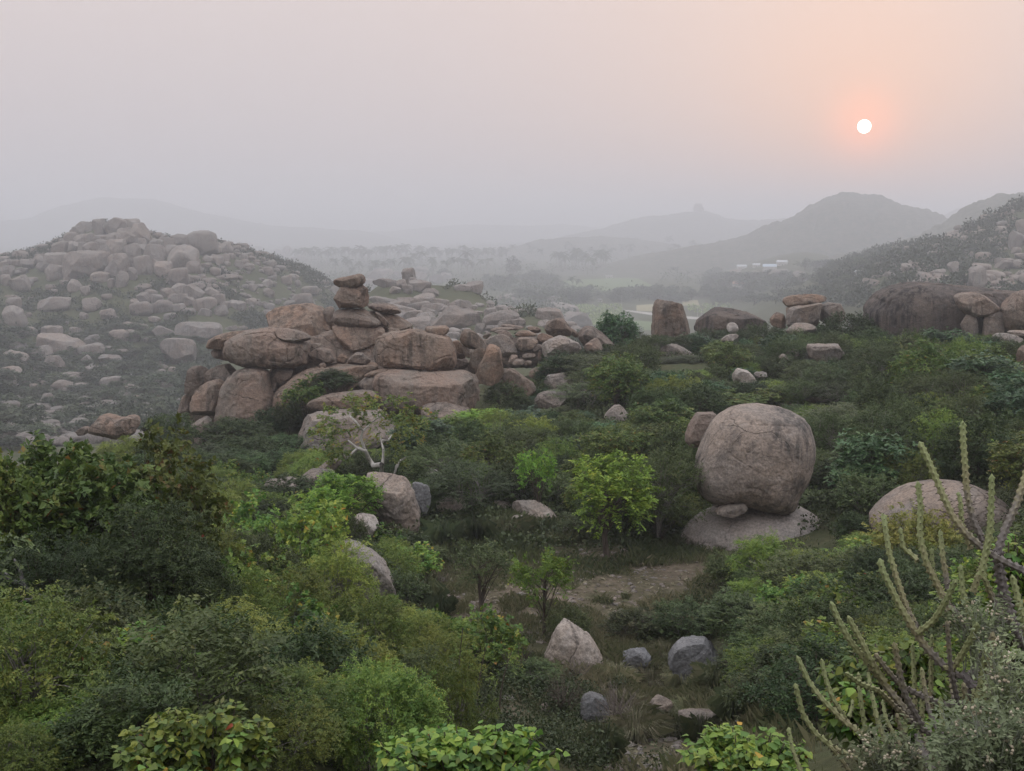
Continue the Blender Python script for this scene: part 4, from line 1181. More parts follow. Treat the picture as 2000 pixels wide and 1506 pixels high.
PLANTS = {
    # H, W, base of crown, clumps, clump radius, sprays, leaves, spray len, leaf len, leaf width, other
    'dark':     dict(H=4, W=5, cb=0.12, nc=70, cr=0.62, ns=16, nl=9, Ls=0.55, ln=0.13, wd=0.05, mat='dark', droop=0.35, trunks=3),
    'tamarind': dict(H=5, W=5, cb=0.15, nc=95, cr=0.60, ns=20, nl=14, Ls=0.60, ln=0.10, wd=0.030, mat='dark', droop=0.45, trunks=2, flat=0.3),
    'leafy':    dict(H=5, W=5, cb=0.2, nc=85, cr=0.55, ns=16, nl=8, Ls=0.40, ln=0.13, wd=0.085, mat='brownish', droop=0.5, trunks=2),
    'mimosa':   dict(H=3, W=4, cb=0.15, nc=80, cr=0.50, ns=16, nl=14, Ls=0.42, ln=0.075, wd=0.026, mat='mimosa', droop=0.4, trunks=4, flat=0.35),
    'thorn':    dict(H=4, W=5, cb=0.25, nc=80, cr=0.58, ns=20, nl=12, Ls=0.50, ln=0.075, wd=0.028, mat='thorn', droop=0.15, trunks=3, flat=0.55, spread=0.7),
    'bright':   dict(H=4.4, W=3, cb=0.34, nc=60, cr=0.42, ns=14, nl=11, Ls=0.38, ln=0.10, wd=0.042, mat='bright', droop=0.25, trunks=1),
    'sapling':  dict(H=3, W=2.4, cb=0.44, nc=30, cr=0.36, ns=10, nl=10, Ls=0.34, ln=0.085, wd=0.036, mat='bright', droop=0.2, trunks=1),
    'broad':    dict(H=2.6, W=3.6, cb=0.1, nc=55, cr=0.42, ns=10, nl=7, Ls=0.34, ln=0.115, wd=0.095, mat='broad', droop=0.5, trunks=4),
    'yellow':   dict(H=2.4, W=3.4, cb=0.08, nc=75, cr=0.42, ns=16, nl=12, Ls=0.36, ln=0.075, wd=0.03, mat='yellow', droop=0.2, trunks=4),
    'glossy':   dict(H=5, W=5, cb=0.12, nc=70, cr=0.70, ns=14, nl=9, Ls=0.52, ln=0.21, wd=0.085, mat='glossy', droop=0.55, trunks=2),
    'olive':    dict(H=2.8, W=3.6, cb=0.08, nc=62, cr=0.48, ns=15, nl=11, Ls=0.42, ln=0.085, wd=0.036, mat='thorn', droop=0.2, trunks=4),
    'mango':    dict(H=5, W=5, cb=0.18, nc=70, cr=0.6, ns=14, nl=9, Ls=0.5, ln=0.17, wd=0.06, mat='brownish', droop=0.5, trunks=1),
    'stemmed':  dict(H=3, W=2.4, cb=0.42, nc=26, cr=0.40, ns=12, nl=9, Ls=0.34, ln=0.07, wd=0.026, mat='thorn', droop=0.15, trunks=1, flat=0.4, spread=0.7),
    'far':      dict(H=8, W=8, cb=0.12, nc=34, cr=1.3, ns=7, nl=5, Ls=1.1, ln=0.7, wd=0.42, mat='far', droop=0.3, trunks=1),
}


for _k, _p in PLANTS.items():
    if _k in ('mimosa', 'tamarind'):
        _p['ln'] *= 1.2
        _p['wd'] *= 1.4
        _p['ns'] = int(_p['ns'] * 1.35)
    elif _k != 'far':
        _p['ln'] *= 1.5
        _p['wd'] *= 1.7


def clump_centres(p, r):
    nc = p['nc']
    H_, W_, cb = p['H'], p['W'], p['cb'] * p['H']
    hz = (H_ - cb) / 2 - p['cr'] * 0.45
    hw = W_ / 2 - p['cr'] * 0.6
    u = unit(r.normal(size=(nc * 2, 3)))
    u = u[u[:, 2] > -0.75][:nc]
    rad = 0.45 + 0.55 * r.random(len(u)) ** 0.45
    lob = 1.0 + 0.30 * noise3(u * 1.6 + r.random(3) * 50, 3) + 0.14 * noise3(u * 3.7 + 9, 5)
    c = u * (rad * lob)[:, None] * np.array([hw, hw, hz])
    c[:, 2] += cb + hz + p['cr'] * 0.2
    c[:, 2] = np.maximum(c[:, 2], 0.15)
    return c


def make_plant(kind, seed, dens=1.0, fine=1.0):
    p = dict(PLANTS[kind])
    p['nc'] = int(p['nc'] * dens)
    r = np.random.default_rng(seed)
    c = clump_centres(p, r)
    oc = np.array([0, 0, p['H'] * (0.35 + 0.3 * p['cb'])])
    rad = p['cr'] * r.uniform(0.6, 1.25, len(c))
    V, Q, T = sprays(c, rad, oc, int(p['ns'] * fine), p['nl'], p['Ls'], p['ln'], p['wd'], r, droop=p['droop'], flat=p.get('flat', 0.0), spread=p.get('spread', 0.5))
    crown = mesh_np('crown', V, Q, False, {'tint': T})
    crown.materials.append(LM[p['mat']])
    # stem, limbs, twigs
    paths = []
    nt_ = p['trunks']
    r0 = 0.022 * p['H'] ** 1.1
    forks = []
    for k in range(nt_):
        a = 2 * math.pi * (k + r.random() * 0.6) / nt_
        lean = 0.0 if nt_ == 1 else p['W'] * 0.16
        b0 = np.array([math.cos(a), math.sin(a), 0]) * (0.0 if nt_ == 1 else 0.08)
        top = np.array([math.cos(a) * lean, math.sin(a) * lean, p['H'] * (0.45 + 0.3 * p['cb'])]) + r.normal(size=3) * 0.05 * p['W']
        mid = (b0 + top) / 2 + r.normal(size=3) * 0.06 * p['H']
        P = bez(b0 - np.array([0, 0, 0.4]), mid, top, 8)
        paths.append((P, r0 / math.sqrt(nt_) * np.linspace(1.25, 0.55, 8)))
        forks.append(P)
    for q in c:
        P = forks[int(np.argmin([np.linalg.norm(f[-1, :2] - q[:2]) for f in forks]))]
        s = P[int(r.integers(3, 8))]
        m = (s + q) / 2 + np.array([0, 0, 0.12 * np.linalg.norm(q - s)]) + r.normal(size=3) * 0.08
        rr = r0 * 0.30
        paths.append((bez(s, m, q, 5), np.linspace(rr, rr * 0.25, 5)))
    V, Q = tube(paths, 5)
    trunk = mesh_np('trunk', V, Q, True)
    trunk.materials.append(BARK_G if kind in ('thorn', 'olive', 'mimosa') else BARK)
    return crown, trunk, p['H'], p['W']


PROTO = {}
for kind, n in (('dark', 3), ('tamarind', 2), ('mimosa', 3), ('thorn', 4), ('bright', 2), ('sapling', 2), ('broad', 2), ('yellow', 1), ('glossy', 2), ('olive', 3), ('mango', 2), ('leafy', 2), ('stemmed', 2), ('far', 5)):
    PROTO[kind] = [make_plant(kind, 300 + 17 * i + len(kind) * 7) for i in range(n)]

PLACED = []        # (object, kind, px, py, w px)
USED = {}


def put_plant(kind, loc, w, h, name, label=None, cat='bush', group=None, proto=None, rot=None, parts=True):
    """A thing standing on the ground: its crown and its trunk are its parts."""
    plist = PROTO[kind]
    k = USED.get(kind, 0)
    USED[kind] = k + 1
    crown, trunk, H0, W0 = proto or plist[k % len(plist)]
    o = link(name, None, tuple(loc))
    o.empty_display_size = 0.2
    o.rotation_euler = (0, 0, rot if rot is not None else random.uniform(0, 6.283))
    sx = w / W0
    o.scale = (sx, sx * random.uniform(0.9, 1.1), h / H0)
    tag(o, label, cat, group)
    link('crown', crown, parent=o)
    if parts:
        link('trunk', trunk, parent=o)
    cx, cy_ = project(np.array([loc[0], loc[1], loc[2] + h * 0.55]))
    PLACED.append([o, kind, float(cx), float(cy_), w, label])
    return o


def plant_px(kind, px, top, wpx, Y, name, label, cat='bush', group=None, proto=None, sink=0.1, parts=True, rot=None):
    """A plant whose crown top is seen at (px, top), wpx wide, at distance Y; it stands on the ground there."""
    t = at(px, top, Y)
    g = gpt(t[0], Y)
    h = max(0.6, t[2] - g + sink)
    w = wpx * Y / F
    return put_plant(kind, (t[0], Y, g - sink), w, h, name, label, cat, group, proto, rot, parts)


P = plant_px
BIG_LEAFY = make_plant('leafy', 901, 1.7, 1.1)
BIG_DARK = make_plant('tamarind', 902, 1.5, 1.1)
BIG_DARK2 = make_plant('dark', 903, 1.5, 1.2)
NEAR_MIM = [make_plant('mimosa', 910 + i, 1.5, 1.25) for i in range(3)]

# --- big plants of the near slope on the left
P('leafy', 120, 850, 350, 25, 'leafy_tree', 'big leafy tree with rusty brown leaf tips at the edge of the near slope', 'tree', proto=BIG_LEAFY)
P('leafy', 285, 862, 270, 27, 'leafy_tree', 'second rounded crown rising against the twin humped boulder', 'tree')
P('leafy', 10, 890, 180, 24, 'leafy_tree', 'leafy tree cut by the picture edge beside the big leafy tree', 'tree')
P('tamarind', 260, 985, 330, 23, 'fern_leaved_tree', 'dark tree with fern like fronds under the big leafy tree', 'tree', proto=BIG_DARK)
P('tamarind', 60, 1040, 260, 21, 'fern_leaved_tree', 'dark fern leaved tree with a grey bare limb at the picture edge', 'tree')
P('tamarind', 370, 1060, 220, 24, 'fern_leaved_tree', 'dark fern leaved bush sloping down towards the yellowish shrubs', 'tree')
P('dark', 150, 1170, 300, 19, 'dark_bush', 'very dark bush in the deep shade under the fern leaved trees', 'bush', proto=BIG_DARK2)
P('dark', 20, 1240, 220, 17, 'dark_bush', 'dark bush at the lower picture edge below the fern leaved trees', 'bush')
P('dark', 330, 1180, 180, 20, 'dark_bush', 'dark bush between the fern leaved trees and the yellowish shrub', 'bush')
P('mimosa', 420, 1195, 330, 21, 'feathery_shrub', 'yellowish feathery shrub spreading beside the very dark bush', 'shrub', proto=NEAR_MIM[0])
P('mimosa', 620, 1215, 300, 22, 'feathery_shrub', 'broad feathery green shrub filling the near slope', 'shrub', proto=NEAR_MIM[1])
P('mimosa', 330, 1290, 300, 17, 'feathery_shrub', 'feathery shrub above the heart leaved bush at the picture foot', 'shrub', proto=NEAR_MIM[2])
P('mimosa', 540, 1310, 300, 16.5, 'feathery_shrub', 'drooping feathery shrub behind the heart leaved bushes', 'shrub', proto=NEAR_MIM[0])
P('mimosa', 740, 1290, 260, 18, 'feathery_shrub', 'feathery shrub with slender dark stems near the flat tan rock', 'shrub', proto=NEAR_MIM[1])
P('mimosa', 880, 1280, 170, 22, 'feathery_shrub', 'airy dark stemmed shrub beside the flat tan rock', 'shrub')
P('mimosa', 120, 1370, 260, 12.5, 'feathery_shrub', 'yellow green shrub in the bottom corner of the slope', 'shrub', proto=NEAR_MIM[2])
P('mimosa', 30, 1420, 200, 11.5, 'feathery_shrub', 'small feathery shrub in the very corner of the slope', 'shrub')
P('mimosa', 720, 1150, 190, 30, 'feathery_shrub', 'wispy feathery shrub just under the bleached bank of rock', 'shrub')
P('mimosa', 560, 1090, 200, 31, 'feathery_shrub', 'olive feathery shrub behind the broad green one', 'shrub')
P('mimosa', 460, 1110, 190, 28, 'feathery_shrub', 'feathery shrub against the dark fern leaved bush', 'shrub')
P('mimosa', 655, 1055, 170, 38, 'feathery_tree', 'small feathery tree with a pale forked trunk before the bleached bank', 'tree')
P('broad', 480, 985, 170, 44, 'leafy_shrub', 'yellow green broad leaved shrub in the middle of the slope', 'shrub')
P('broad', 590, 985, 190, 42, 'leafy_shrub', 'broad leaved shrub with orange leaves beside the bleached bank', 'shrub')
P('mimosa', 420, 950, 130, 50, 'feathery_shrub', 'soft green shrub beside the big leafy tree', 'shrub')
P('mimosa', 400, 1020, 150, 34, 'feathery_shrub', 'dull shrub in the gap beside the fern leaved tree', 'shrub')
P('olive', 520, 1040, 170, 35, 'scrub_bush', 'olive bush between the broad leaved and the feathery shrubs', 'bush')
P('bright', 670, 915, 130, 52, 'bright_bush', 'vivid green bush beside the hollow browed boulder', 'bush')
P('bright', 640, 950, 110, 50, 'bright_bush', 'vivid green low bush beneath the brighter one', 'bush')
P('dark', 560, 925, 130, 60, 'dark_bush', 'dark bush in front of the small pale boulder under the formation', 'bush')

# --- under and on the formation
P('dark', 455, 818, 150, 88, 'dark_bush', 'blue green bush against the tall column boulder', 'bush')
P('dark', 520, 800, 90, 92, 'dark_bush', 'dark bush in the corner beside the column boulder', 'bush')
P('dark', 560, 850, 110, 86, 'dark_bush', 'dark bush beside the big rounded block', 'bush')
P('dark', 400, 870, 120, 82, 'dark_bush', 'dark bush hiding the foot of the upright boulder', 'bush')
P('dark', 470, 880, 150, 78, 'dark_bush', 'spreading dark bush below the column boulder', 'bush')
P('dark', 335, 800, 100, 86, 'dark_bush', 'dark leafy bush at the outer foot of the formation', 'bush')
P('dark', 310, 850, 90, 72, 'dark_bush', 'dark bush behind the crown of the big leafy tree', 'bush')
for (kind, px, py, w, h, Y, lab) in (('dark', 652, 742, 96, 40, 94.6, 'rounded dark bush growing on the sloping ledge'), ('broad', 597, 772, 90, 62, 92.5, 'yellowish bush clinging to the ledge beside the dark one'),
                                     ('dark', 565, 810, 60, 70, 91.5, 'narrow bush in the cleft beside the column boulder')):
    t = at(px, py + h * 0.5, Y)
    put_plant(kind, t, w * Y / F, h * Y / F, 'ledge_bush', lab, 'bush')
P('dark', 985, 745, 90, 98, 'dark_bush', 'dark bush under the angular leaning boulder', 'bush')
P('dark', 1010, 770, 70, 97, 'dark_bush', 'dark bush in front of the low sloping boulder', 'bush')

# --- middle thicket
P('glossy', 830, 815, 130, 78, 'leafy_shrub', 'leafy bush beneath the low smooth slab', 'bush')
P('bright', 935, 800, 120, 84, 'bright_bush', 'fresh green bush beneath the angular leaning boulder', 'bush')
P('mango', 900, 812, 130, 80, 'leafy_shrub', 'rounded yellow green bush below the long bedrock block', 'bush')
P('glossy', 1020, 800, 110, 84, 'leafy_shrub', 'fresh leafy bush beside the egg shaped pale boulder', 'bush')
P('thorn', 880, 860, 200, 66, 'thorn_tree', 'feathery thorn tree in the heart of the middle thicket', 'tree')
P('thorn', 915, 905, 210, 58, 'thorn_tree', 'flat topped thorn tree with a dark forked trunk behind the clearing', 'tree')
P('thorn', 1000, 870, 150, 66, 'thorn_tree', 'grey green thorn bush behind the yellow leaved sapling', 'tree')
P('dark', 1090, 820, 150, 78, 'dark_bush', 'dark bush below the egg shaped pale boulder', 'bush')
P('dark', 1130, 850, 130, 70, 'dark_bush', 'dark bush below the pale pointed boulder', 'bush')
P('sapling', 1050, 870, 80, 57, 'sapling', 'thin sapling with yellow leaves behind the clearing', 'tree')
P('mango', 1185, 835, 130, 66, 'leafy_shrub', 'olive bush just behind the bright round crowned tree', 'bush')
P('bright', 1265, 795, 70, 80, 'bright_bush', 'bright bush between the pale pointed and the peeping boulder', 'bush')
P('bright', 1195, 882, 165, 50, 'bright_tree', 'bright green round crowned tree with a thin straight trunk', 'tree')
P('thorn', 1290, 865, 190, 54, 'thorn_tree', 'dark thorn tree touching the giant round boulder', 'tree')
P('thorn', 1255, 905, 150, 57, 'thorn_tree', 'shaded thorn tree behind the bright round crowned tree', 'tree')
P('olive', 1310, 830, 120, 64, 'scrub_bush', 'olive bush beside the peeping brown boulder', 'bush')
P('olive', 1090, 930, 120, 60, 'scrub_bush', 'dull bush above the humped pale boulder', 'bush')
P('sapling', 945, 1058, 130, 41, 'small_thorn_tree', 'small grey green tree with a stout dark trunk in the clearing', 'tree', proto=make_plant('stemmed', 77))
P('sapling', 1065, 1066, 120, 39, 'sapling', 'fresh green sapling with a thin trunk in the clearing', 'tree')
P('stemmed', 830, 1065, 80, 50, 'small_thorn_tree', 'slight thorn tree at the back of the bare soil', 'tree')
P('stemmed', 1130, 1000, 90, 53, 'small_thorn_tree', 'slender thorn tree left of the bright round crowned tree', 'tree')
P('olive', 1110, 1185, 90, 38.5, 'scrub_bush', 'dry thin bush around the foot of the fresh green sapling', 'bush')

# --- plateau thicket
P('dark', 1105, 690, 130, 106, 'dark_bush', 'dark bush at the foot of the rock pile', 'bush')
P('thorn', 1175, 690, 160, 104, 'thorn_tree', 'grey green thicket tree below the sloping boulder', 'tree')
P('thorn', 1150, 745, 160, 94, 'thorn_tree', 'dark thorn bush beside the half hidden pale boulder', 'tree')
P('mango', 1245, 680, 110, 116, 'leafy_shrub', 'leafy bush left of the grey hollowed boulder', 'bush')
P('thorn', 1250, 740, 150, 100, 'thorn_tree', 'dense thorn bush under the grey hollowed boulder', 'tree')
P('dark', 1400, 660, 90, 128, 'dark_bush', 'dark bush in front of the dark low dome', 'bush')
P('dark', 1450, 650, 80, 134, 'dark_bush', 'small dark bush between the dark low dome and hat rock', 'bush')
P('dark', 1365, 668, 70, 128, 'dark_bush', 'dark bush beside the foot of the standing stone', 'bush')
P('dark', 1660, 602, 100, 122, 'dark_bush', 'tall dark bush between the hat rock and the dark dome', 'bush')
P('dark', 1700, 640, 80, 117, 'dark_bush', 'dark bush against the stained face of the dark dome', 'bush')
P('glossy', 1845, 640, 110, 108, 'leafy_shrub', 'dark leafy bush below the lens shaped boulder', 'bush')
P('mango', 1762, 664, 145, 90, 'leafy_tree', 'rounded tree with yellowish leaf tips before the dark dome', 'tree')
P('glossy', 1925, 695, 160, 76, 'glossy_tree', 'glossy deep green tree with drooping leaves by the picture edge', 'tree')
P('glossy', 1980, 740, 130, 70, 'glossy_tree', 'second glossy tree cut by the picture edge', 'tree')
P('thorn', 1690, 790, 260, 72, 'thorn_tree', 'great dark thorn thicket beyond the giant round boulder', 'tree')
P('thorn', 1610, 880, 150, 62, 'thorn_tree', 'dark thorn bush touching the shaded side of the round boulder', 'tree')
P('thorn', 1790, 850, 170, 62, 'thorn_tree', 'dark thorn bush behind the tall succulent stems', 'tree')
P('olive', 1700, 925, 150, 52, 'scrub_bush', 'grey green bush beside the low smooth dome rock', 'bush')
P('bright', 1900, 835, 120, 58, 'leafy_tree', 'soft green tree right of the tall succulent stems', 'tree')
P('bright', 1985, 860, 110, 55, 'leafy_tree', 'soft green tree at the picture edge behind the succulent', 'tree')
P('olive', 1600, 960, 120, 58, 'scrub_bush', 'shaded bush right of the whaleback rock base', 'bush')

# --- right of the clearing
P('yellow', 1790, 1000, 190, 38, 'yellow_green_bush', 'dense yellow green bush in front of the low smooth dome rock', 'bush')
P('mimosa', 1490, 1040, 120, 43, 'feathery_shrub', 'airy green shrub in front of the whaleback rock base', 'shrub')
P('broad', 1690, 1062, 120, 41, 'leafy_shrub', 'broad leaved shrub between the whaleback base and yellow green bush', 'shrub')
P('olive', 1570, 1080, 180, 38, 'scrub_bush', 'mixed olive bush right of the airy green shrub', 'bush')
P('dark', 1720, 1075, 160, 35, 'dark_bush', 'dark bush under the yellow green bush', 'bush')
P('olive', 1460, 1160, 200, 37, 'scrub_bush', 'wide green bush above the cube shaped boulder', 'bush')
P('olive', 1340, 1170, 150, 40, 'scrub_bush', 'olive bush edging the clearing', 'bush')
P('olive', 1540, 1180, 170, 32, 'scrub_bush', 'bush between the cube boulder and the succulent stems', 'bush')
P('mimosa', 1620, 1150, 150, 31, 'feathery_shrub', 'fine leaved shrub behind the succulent stems', 'shrub')
P('olive', 1450, 1270, 130, 33.5, 'scrub_bush', 'bush leaning over the side of the cube boulder', 'bush')
P('dark', 1540, 1290, 140, 28, 'dark_bush', 'dark bush below the cube shaped boulder', 'bush')
P('olive', 1240, 1190, 120, 40, 'scrub_bush', 'low pale bush behind the pale pointed boulder', 'bush')
P('olive', 1040, 1290, 110, 33, 'scrub_bush', 'thin bush left of the pale pointed boulder', 'bush')

# --- individual white limbed tree below the formation
def white_limbed_tree():
    Y = 68.0
    g = at(745, 925, Y)
    o = link('white_limbed_tree', None, tuple(g))
    tag(o, 'broad leaved tree with twisted bare white limbs below the formation', 'tree')
    m = lambda x, y, dy=0.0: at(x, y, Y + dy) - g
    Zm = zoom(340, 500, 2000 / 900)

    def pth(*pts):
        q = [Zm(p_)[0] for p_ in pts]
        return np.array([m(a, b, random.uniform(-1.2, 1.2)) for a, b in q])
    limbs = [pth((900, 990), (900, 935), (905, 905)), pth((900, 906), (865, 910), (845, 880), (830, 845), (800, 835), (745, 880), (730, 860)), pth((845, 880), (835, 850), (790, 830), (755, 800)),
             pth((830, 845), (810, 790), (820, 760), (790, 720), (760, 690)), pth((905, 905), (908, 840), (905, 800), (930, 800), (945, 775)), pth((908, 840), (895, 790), (890, 760)),
             pth((955, 960), (965, 915), (985, 885), (1012, 872)), pth((820, 760), (860, 720), (905, 690))]
    rads = [0.20, 0.17, 0.11, 0.10, 0.10, 0.06, 0.12, 0.06]
    V, Q = tube([(p_, np.linspace(r_, r_ * 0.45, len(p_))) for p_, r_ in zip(limbs, rads)], 7)
    link('trunk', mesh_np('trunk', V, Q, True), parent=o, mat=BARK_W)
    r = np.random.default_rng(5)
    cs = []
    for x, y, n in ((790, 650, 5), (860, 640, 5), (700, 700, 4), (660, 760, 5), (680, 820, 6), (740, 760, 5), (830, 700, 4), (900, 700, 4), (960, 660, 4), (1000, 700, 5), (1040, 760, 4), (980, 780, 4), (900, 760, 3), (700, 870, 4), (760, 830, 3), (1060, 700, 4), (940, 840, 4), (1010, 840, 3)):
        a, b = Zm((x, y))[0]
        for _ in range(n):
            cs.append(m(a + r.normal() * 14, b + r.normal() * 11, r.normal() * 1.6))
    cs = np.array(cs)
    V, Q, T = sprays(cs, np.full(len(cs), 0.42), np.array([0, 0, 1.0]), 11, 7, 0.32, 0.20, 0.12, r, droop=0.5, tvar=(0.35, 0.35, 0.3))
    link('crown', mesh_np('crown', V, Q, False, {'tint': T}), parent=o, mat=LM['broad'])


white_limbed_tree()


# --- bushes growing right in front of the plateau's rocks
def skirt(px, top, wpx, Y, kind, label):
    P(kind, px, top, wpx, Y, {'dark': 'dark_bush', 'thorn': 'thorn_bush', 'olive': 'scrub_bush', 'mango': 'leafy_shrub'}[kind], label, 'bush')


for px, top, w, Y, kind, lab in ((1290, 655, 60, 134, 'dark', 'low dark bush at the foot of the standing stone'), (1335, 660, 70, 132, 'olive', 'olive bush hiding the base of the standing stone'), (1270, 672, 70, 124, 'dark', 'dark bush between standing stone and grey hollowed boulder'),
                                 (1345, 722, 80, 113, 'olive', 'olive bush beside the hollow of the grey boulder'), (1300, 728, 70, 112, 'thorn', 'thorn bush under the grey hollowed boulder'), (1380, 640, 60, 136, 'olive', 'olive bush on the near flank of the dark low dome'), (1425, 640, 70, 136, 'dark', 'dark bush below the crest of the dark low dome'),
                                 (1480, 632, 70, 133, 'olive', 'olive bush right of the dark low dome'), (1520, 640, 60, 127, 'dark', 'dark bush below the small brown boulder of the hat rock'), (1560, 640, 60, 124, 'olive', 'olive bush hiding the foot of the hat rock'), (1610, 636, 70, 124, 'dark', 'dark bush under the rounded neighbour of the hat rock'),
                                 (1640, 645, 70, 118, 'thorn', 'thorn bush between hat rock and half buried rock'), (1545, 695, 90, 100, 'olive', 'olive bush before the half buried flat rock'), (1620, 702, 90, 98, 'dark', 'dark bush beside the half buried flat rock'), (1470, 690, 80, 110, 'thorn', 'thorn bush above the pale boulder among bushes'),
                                 (1425, 742, 70, 93, 'olive', 'olive bush left of the pale boulder among bushes'), (1470, 745, 90, 92, 'dark', 'dark bush hugging the pale boulder among bushes'), (1730, 648, 80, 112, 'dark', 'dark bush at the stained foot of the dark dome'), (1780, 640, 80, 110, 'olive', 'olive bush at the foot of the dark dome'),
                                 (1890, 655, 70, 108, 'dark', 'dark bush below the pale pillar block'), (1950, 655, 80, 104, 'olive', 'olive bush below the low rough slab'), (1700, 690, 90, 100, 'thorn', 'thorn bush left of the tree with yellowish tips'), (1840, 690, 100, 92, 'thorn', 'round thorn bush beside the tree with yellowish tips'),
                                 (1540, 750, 130, 90, 'mango', 'broad leafy bush above the giant round boulder'), (1440, 765, 130, 88, 'mango', 'leafy bush above the peeping brown boulder'), (1380, 745, 110, 96, 'thorn', 'low thorn bush in front of the grey hollowed boulder'), (1640, 745, 120, 86, 'thorn', 'thorn bush above the great thorn thicket'),
                                 (1350, 850, 80, 62, 'olive', 'olive bush touching the peeping brown boulder'), (1190, 820, 60, 82, 'olive', 'olive bush at the foot of the pale pointed thicket boulder'), (1225, 828, 60, 81, 'dark', 'dark bush right of the pale pointed thicket boulder'), (1080, 800, 80, 92, 'olive', 'olive bush at the foot of the egg shaped pale boulder'),
                                 (1060, 760, 70, 102, 'dark', 'dark bush between egg shaped and low sloping boulders'), (1100, 705, 80, 114, 'olive', 'olive bush before the speckled round boulder'), (1150, 680, 80, 116, 'dark', 'dark bush below the pyramid shaped boulder'), (1190, 672, 80, 118, 'olive', 'olive bush at the outer end of the rock pile'),
                                 (690, 1000, 60, 49, 'olive', 'olive bush left of the pale block below the hollow brow'), (790, 1040, 90, 51, 'olive', 'olive bush at the foot of the hollow browed boulder'), (640, 1110, 110, 40, 'olive', 'olive bush covering the upper end of the bleached bank'), (730, 1180, 90, 39, 'olive', 'olive bush at the lower end of the bleached bank')):
    skirt(px, top, w, Y, kind, lab)


# --- filling thickets: each bush a thing, spaced by its own size
def inside(px, py, poly):
    c, n = False, len(poly)
    for i in range(n):
        x0, y0 = poly[i]
        x1, y1 = poly[(i + 1) % n]
        if (y0 > py) != (y1 > py) and px < (x1 - x0) * (py - y0) / (y1 - y0) + x0:
            c = not c
    return c


OPEN = [[(800, 1090), (860, 1075), (1000, 1085), (1180, 1075), (1300, 1060), (1420, 1085), (1440, 1130), (1300, 1190), (1180, 1230), (1060, 1260), (860, 1230), (800, 1150)],
        [(1180, 1370), (1300, 1320), (1470, 1360), (1500, 1500), (1180, 1506)], [(1030, 1200), (1200, 1190), (1440, 1230), (1430, 1350), (1200, 1350), (1030, 1340)]]
KEEP.append((830, 1085, 1420, 1205, 45.0))
TAKEN = [(o.location.x, o.location.y, w * 0.5) for o, k, a, b, w, l in PLACED]
FILL = []


def thicket(poly, kinds, tries, wr, hr, spacing, seed, ymax=160, ymin=3):
    r = np.random.default_rng(seed)
    xs, ys = [p_[0] for p_ in poly], [p_[1] for p_ in poly]
    for _ in range(tries):
        px, py = r.uniform(min(xs), max(xs)), r.uniform(min(ys), max(ys))
        if not inside(px, py, poly) or any(inside(px, py, q) for q in OPEN):
            continue
        g = hit(px, py)
        if g is None or g[1] > ymax or g[1] < ymin:
            continue
        kind = kinds[int(r.integers(len(kinds)))]
        w = r.uniform(*wr)
        h = w * r.uniform(*hr)
        if any((g[0] - x) ** 2 + (g[1] - y) ** 2 < (spacing * (w * 0.5 + b)) ** 2 for x, y, b in TAKEN):
            continue
        wp, hp = w * F / g[1], h * F / g[1]
        for x0, y0, x1, y1, Yk in KEEP:                 # do not grow over a rock the photograph shows
            if g[1] < Yk - 0.5 and px + wp * 0.42 > x0 and px - wp * 0.42 < x1:
                lim = y1 - 0.24 * (y1 - y0)
                if py > y0 and py - hp < lim:
                    hp = min(hp, py - lim)
            elif abs(g[1] - Yk) < 1.5 and x0 < px < x1:
                hp = 0
        if hp < 0.16 * h * F / g[1] or hp * g[1] / F < 0.5:
            continue
        h2 = hp * g[1] / F
        w = w * max(0.55, min(1.0, (h2 / h) ** 0.5))
        TAKEN.append((g[0], g[1], w * 0.5))
        nm = {'far': 'valley_bush', 'dark': 'dark_bush', 'thorn': 'thorn_bush', 'olive': 'scrub_bush', 'mango': 'leafy_shrub', 'mimosa': 'feathery_shrub', 'broad': 'leafy_shrub', 'glossy': 'leafy_shrub', 'bright': 'bright_bush', 'sapling': 'sapling'}[kind]
        o = put_plant(kind, (g[0], g[1], g[2] - 0.12), w, h2, nm, None, 'bush')
        FILL.append(o)


thicket([(1090, 690), (1180, 690), (1290, 690), (1400, 690), (1500, 660), (1660, 650), (1700, 690), (2010, 680), (2010, 940), (1900, 960), (1620, 1000), (1590, 870), (1480, 790), (1380, 800), (1350, 870), (1280, 900), (1150, 860), (1020, 830)],
        ['dark', 'thorn', 'olive', 'mango', 'mimosa', 'thorn', 'glossy'], 2600, (2.2, 5.4), (0.6, 1.05), 0.52, 41)
thicket([(560, 900), (700, 890), (850, 840), (1120, 840), (1350, 880), (1350, 1040), (1180, 1060), (1000, 1000), (830, 1010), (700, 960), (580, 960)],
        ['dark', 'thorn', 'olive', 'mimosa', 'mango'], 1000, (1.8, 4.2), (0.7, 1.1), 0.52, 42)
thicket([(0, 900), (380, 900), (560, 930), (700, 960), (720, 1060), (800, 1130), (830, 1260), (950, 1290), (900, 1506), (0, 1506)],
        ['mimosa', 'olive', 'broad', 'mimosa', 'dark'], 1500, (1.6, 3.0), (0.6, 0.9), 0.5, 43, 80, 8)
thicket([(1330, 1180), (1440, 1120), (1600, 1080), (1720, 1040), (1900, 1040), (2010, 1040), (2010, 1400), (1750, 1400), (1560, 1420), (1470, 1350), (1440, 1240)],
        ['olive', 'mimosa', 'dark', 'olive', 'broad'], 1200, (1.5, 2.8), (0.6, 0.85), 0.5, 44, 60, 10)
thicket([(2010, 680), (2600, 690), (2600, 1400), (2010, 1400)], ['dark', 'thorn', 'olive', 'mimosa', 'mango'], 260, (2.5, 4.5), (0.6, 0.9), 0.7, 48, 130, 8)
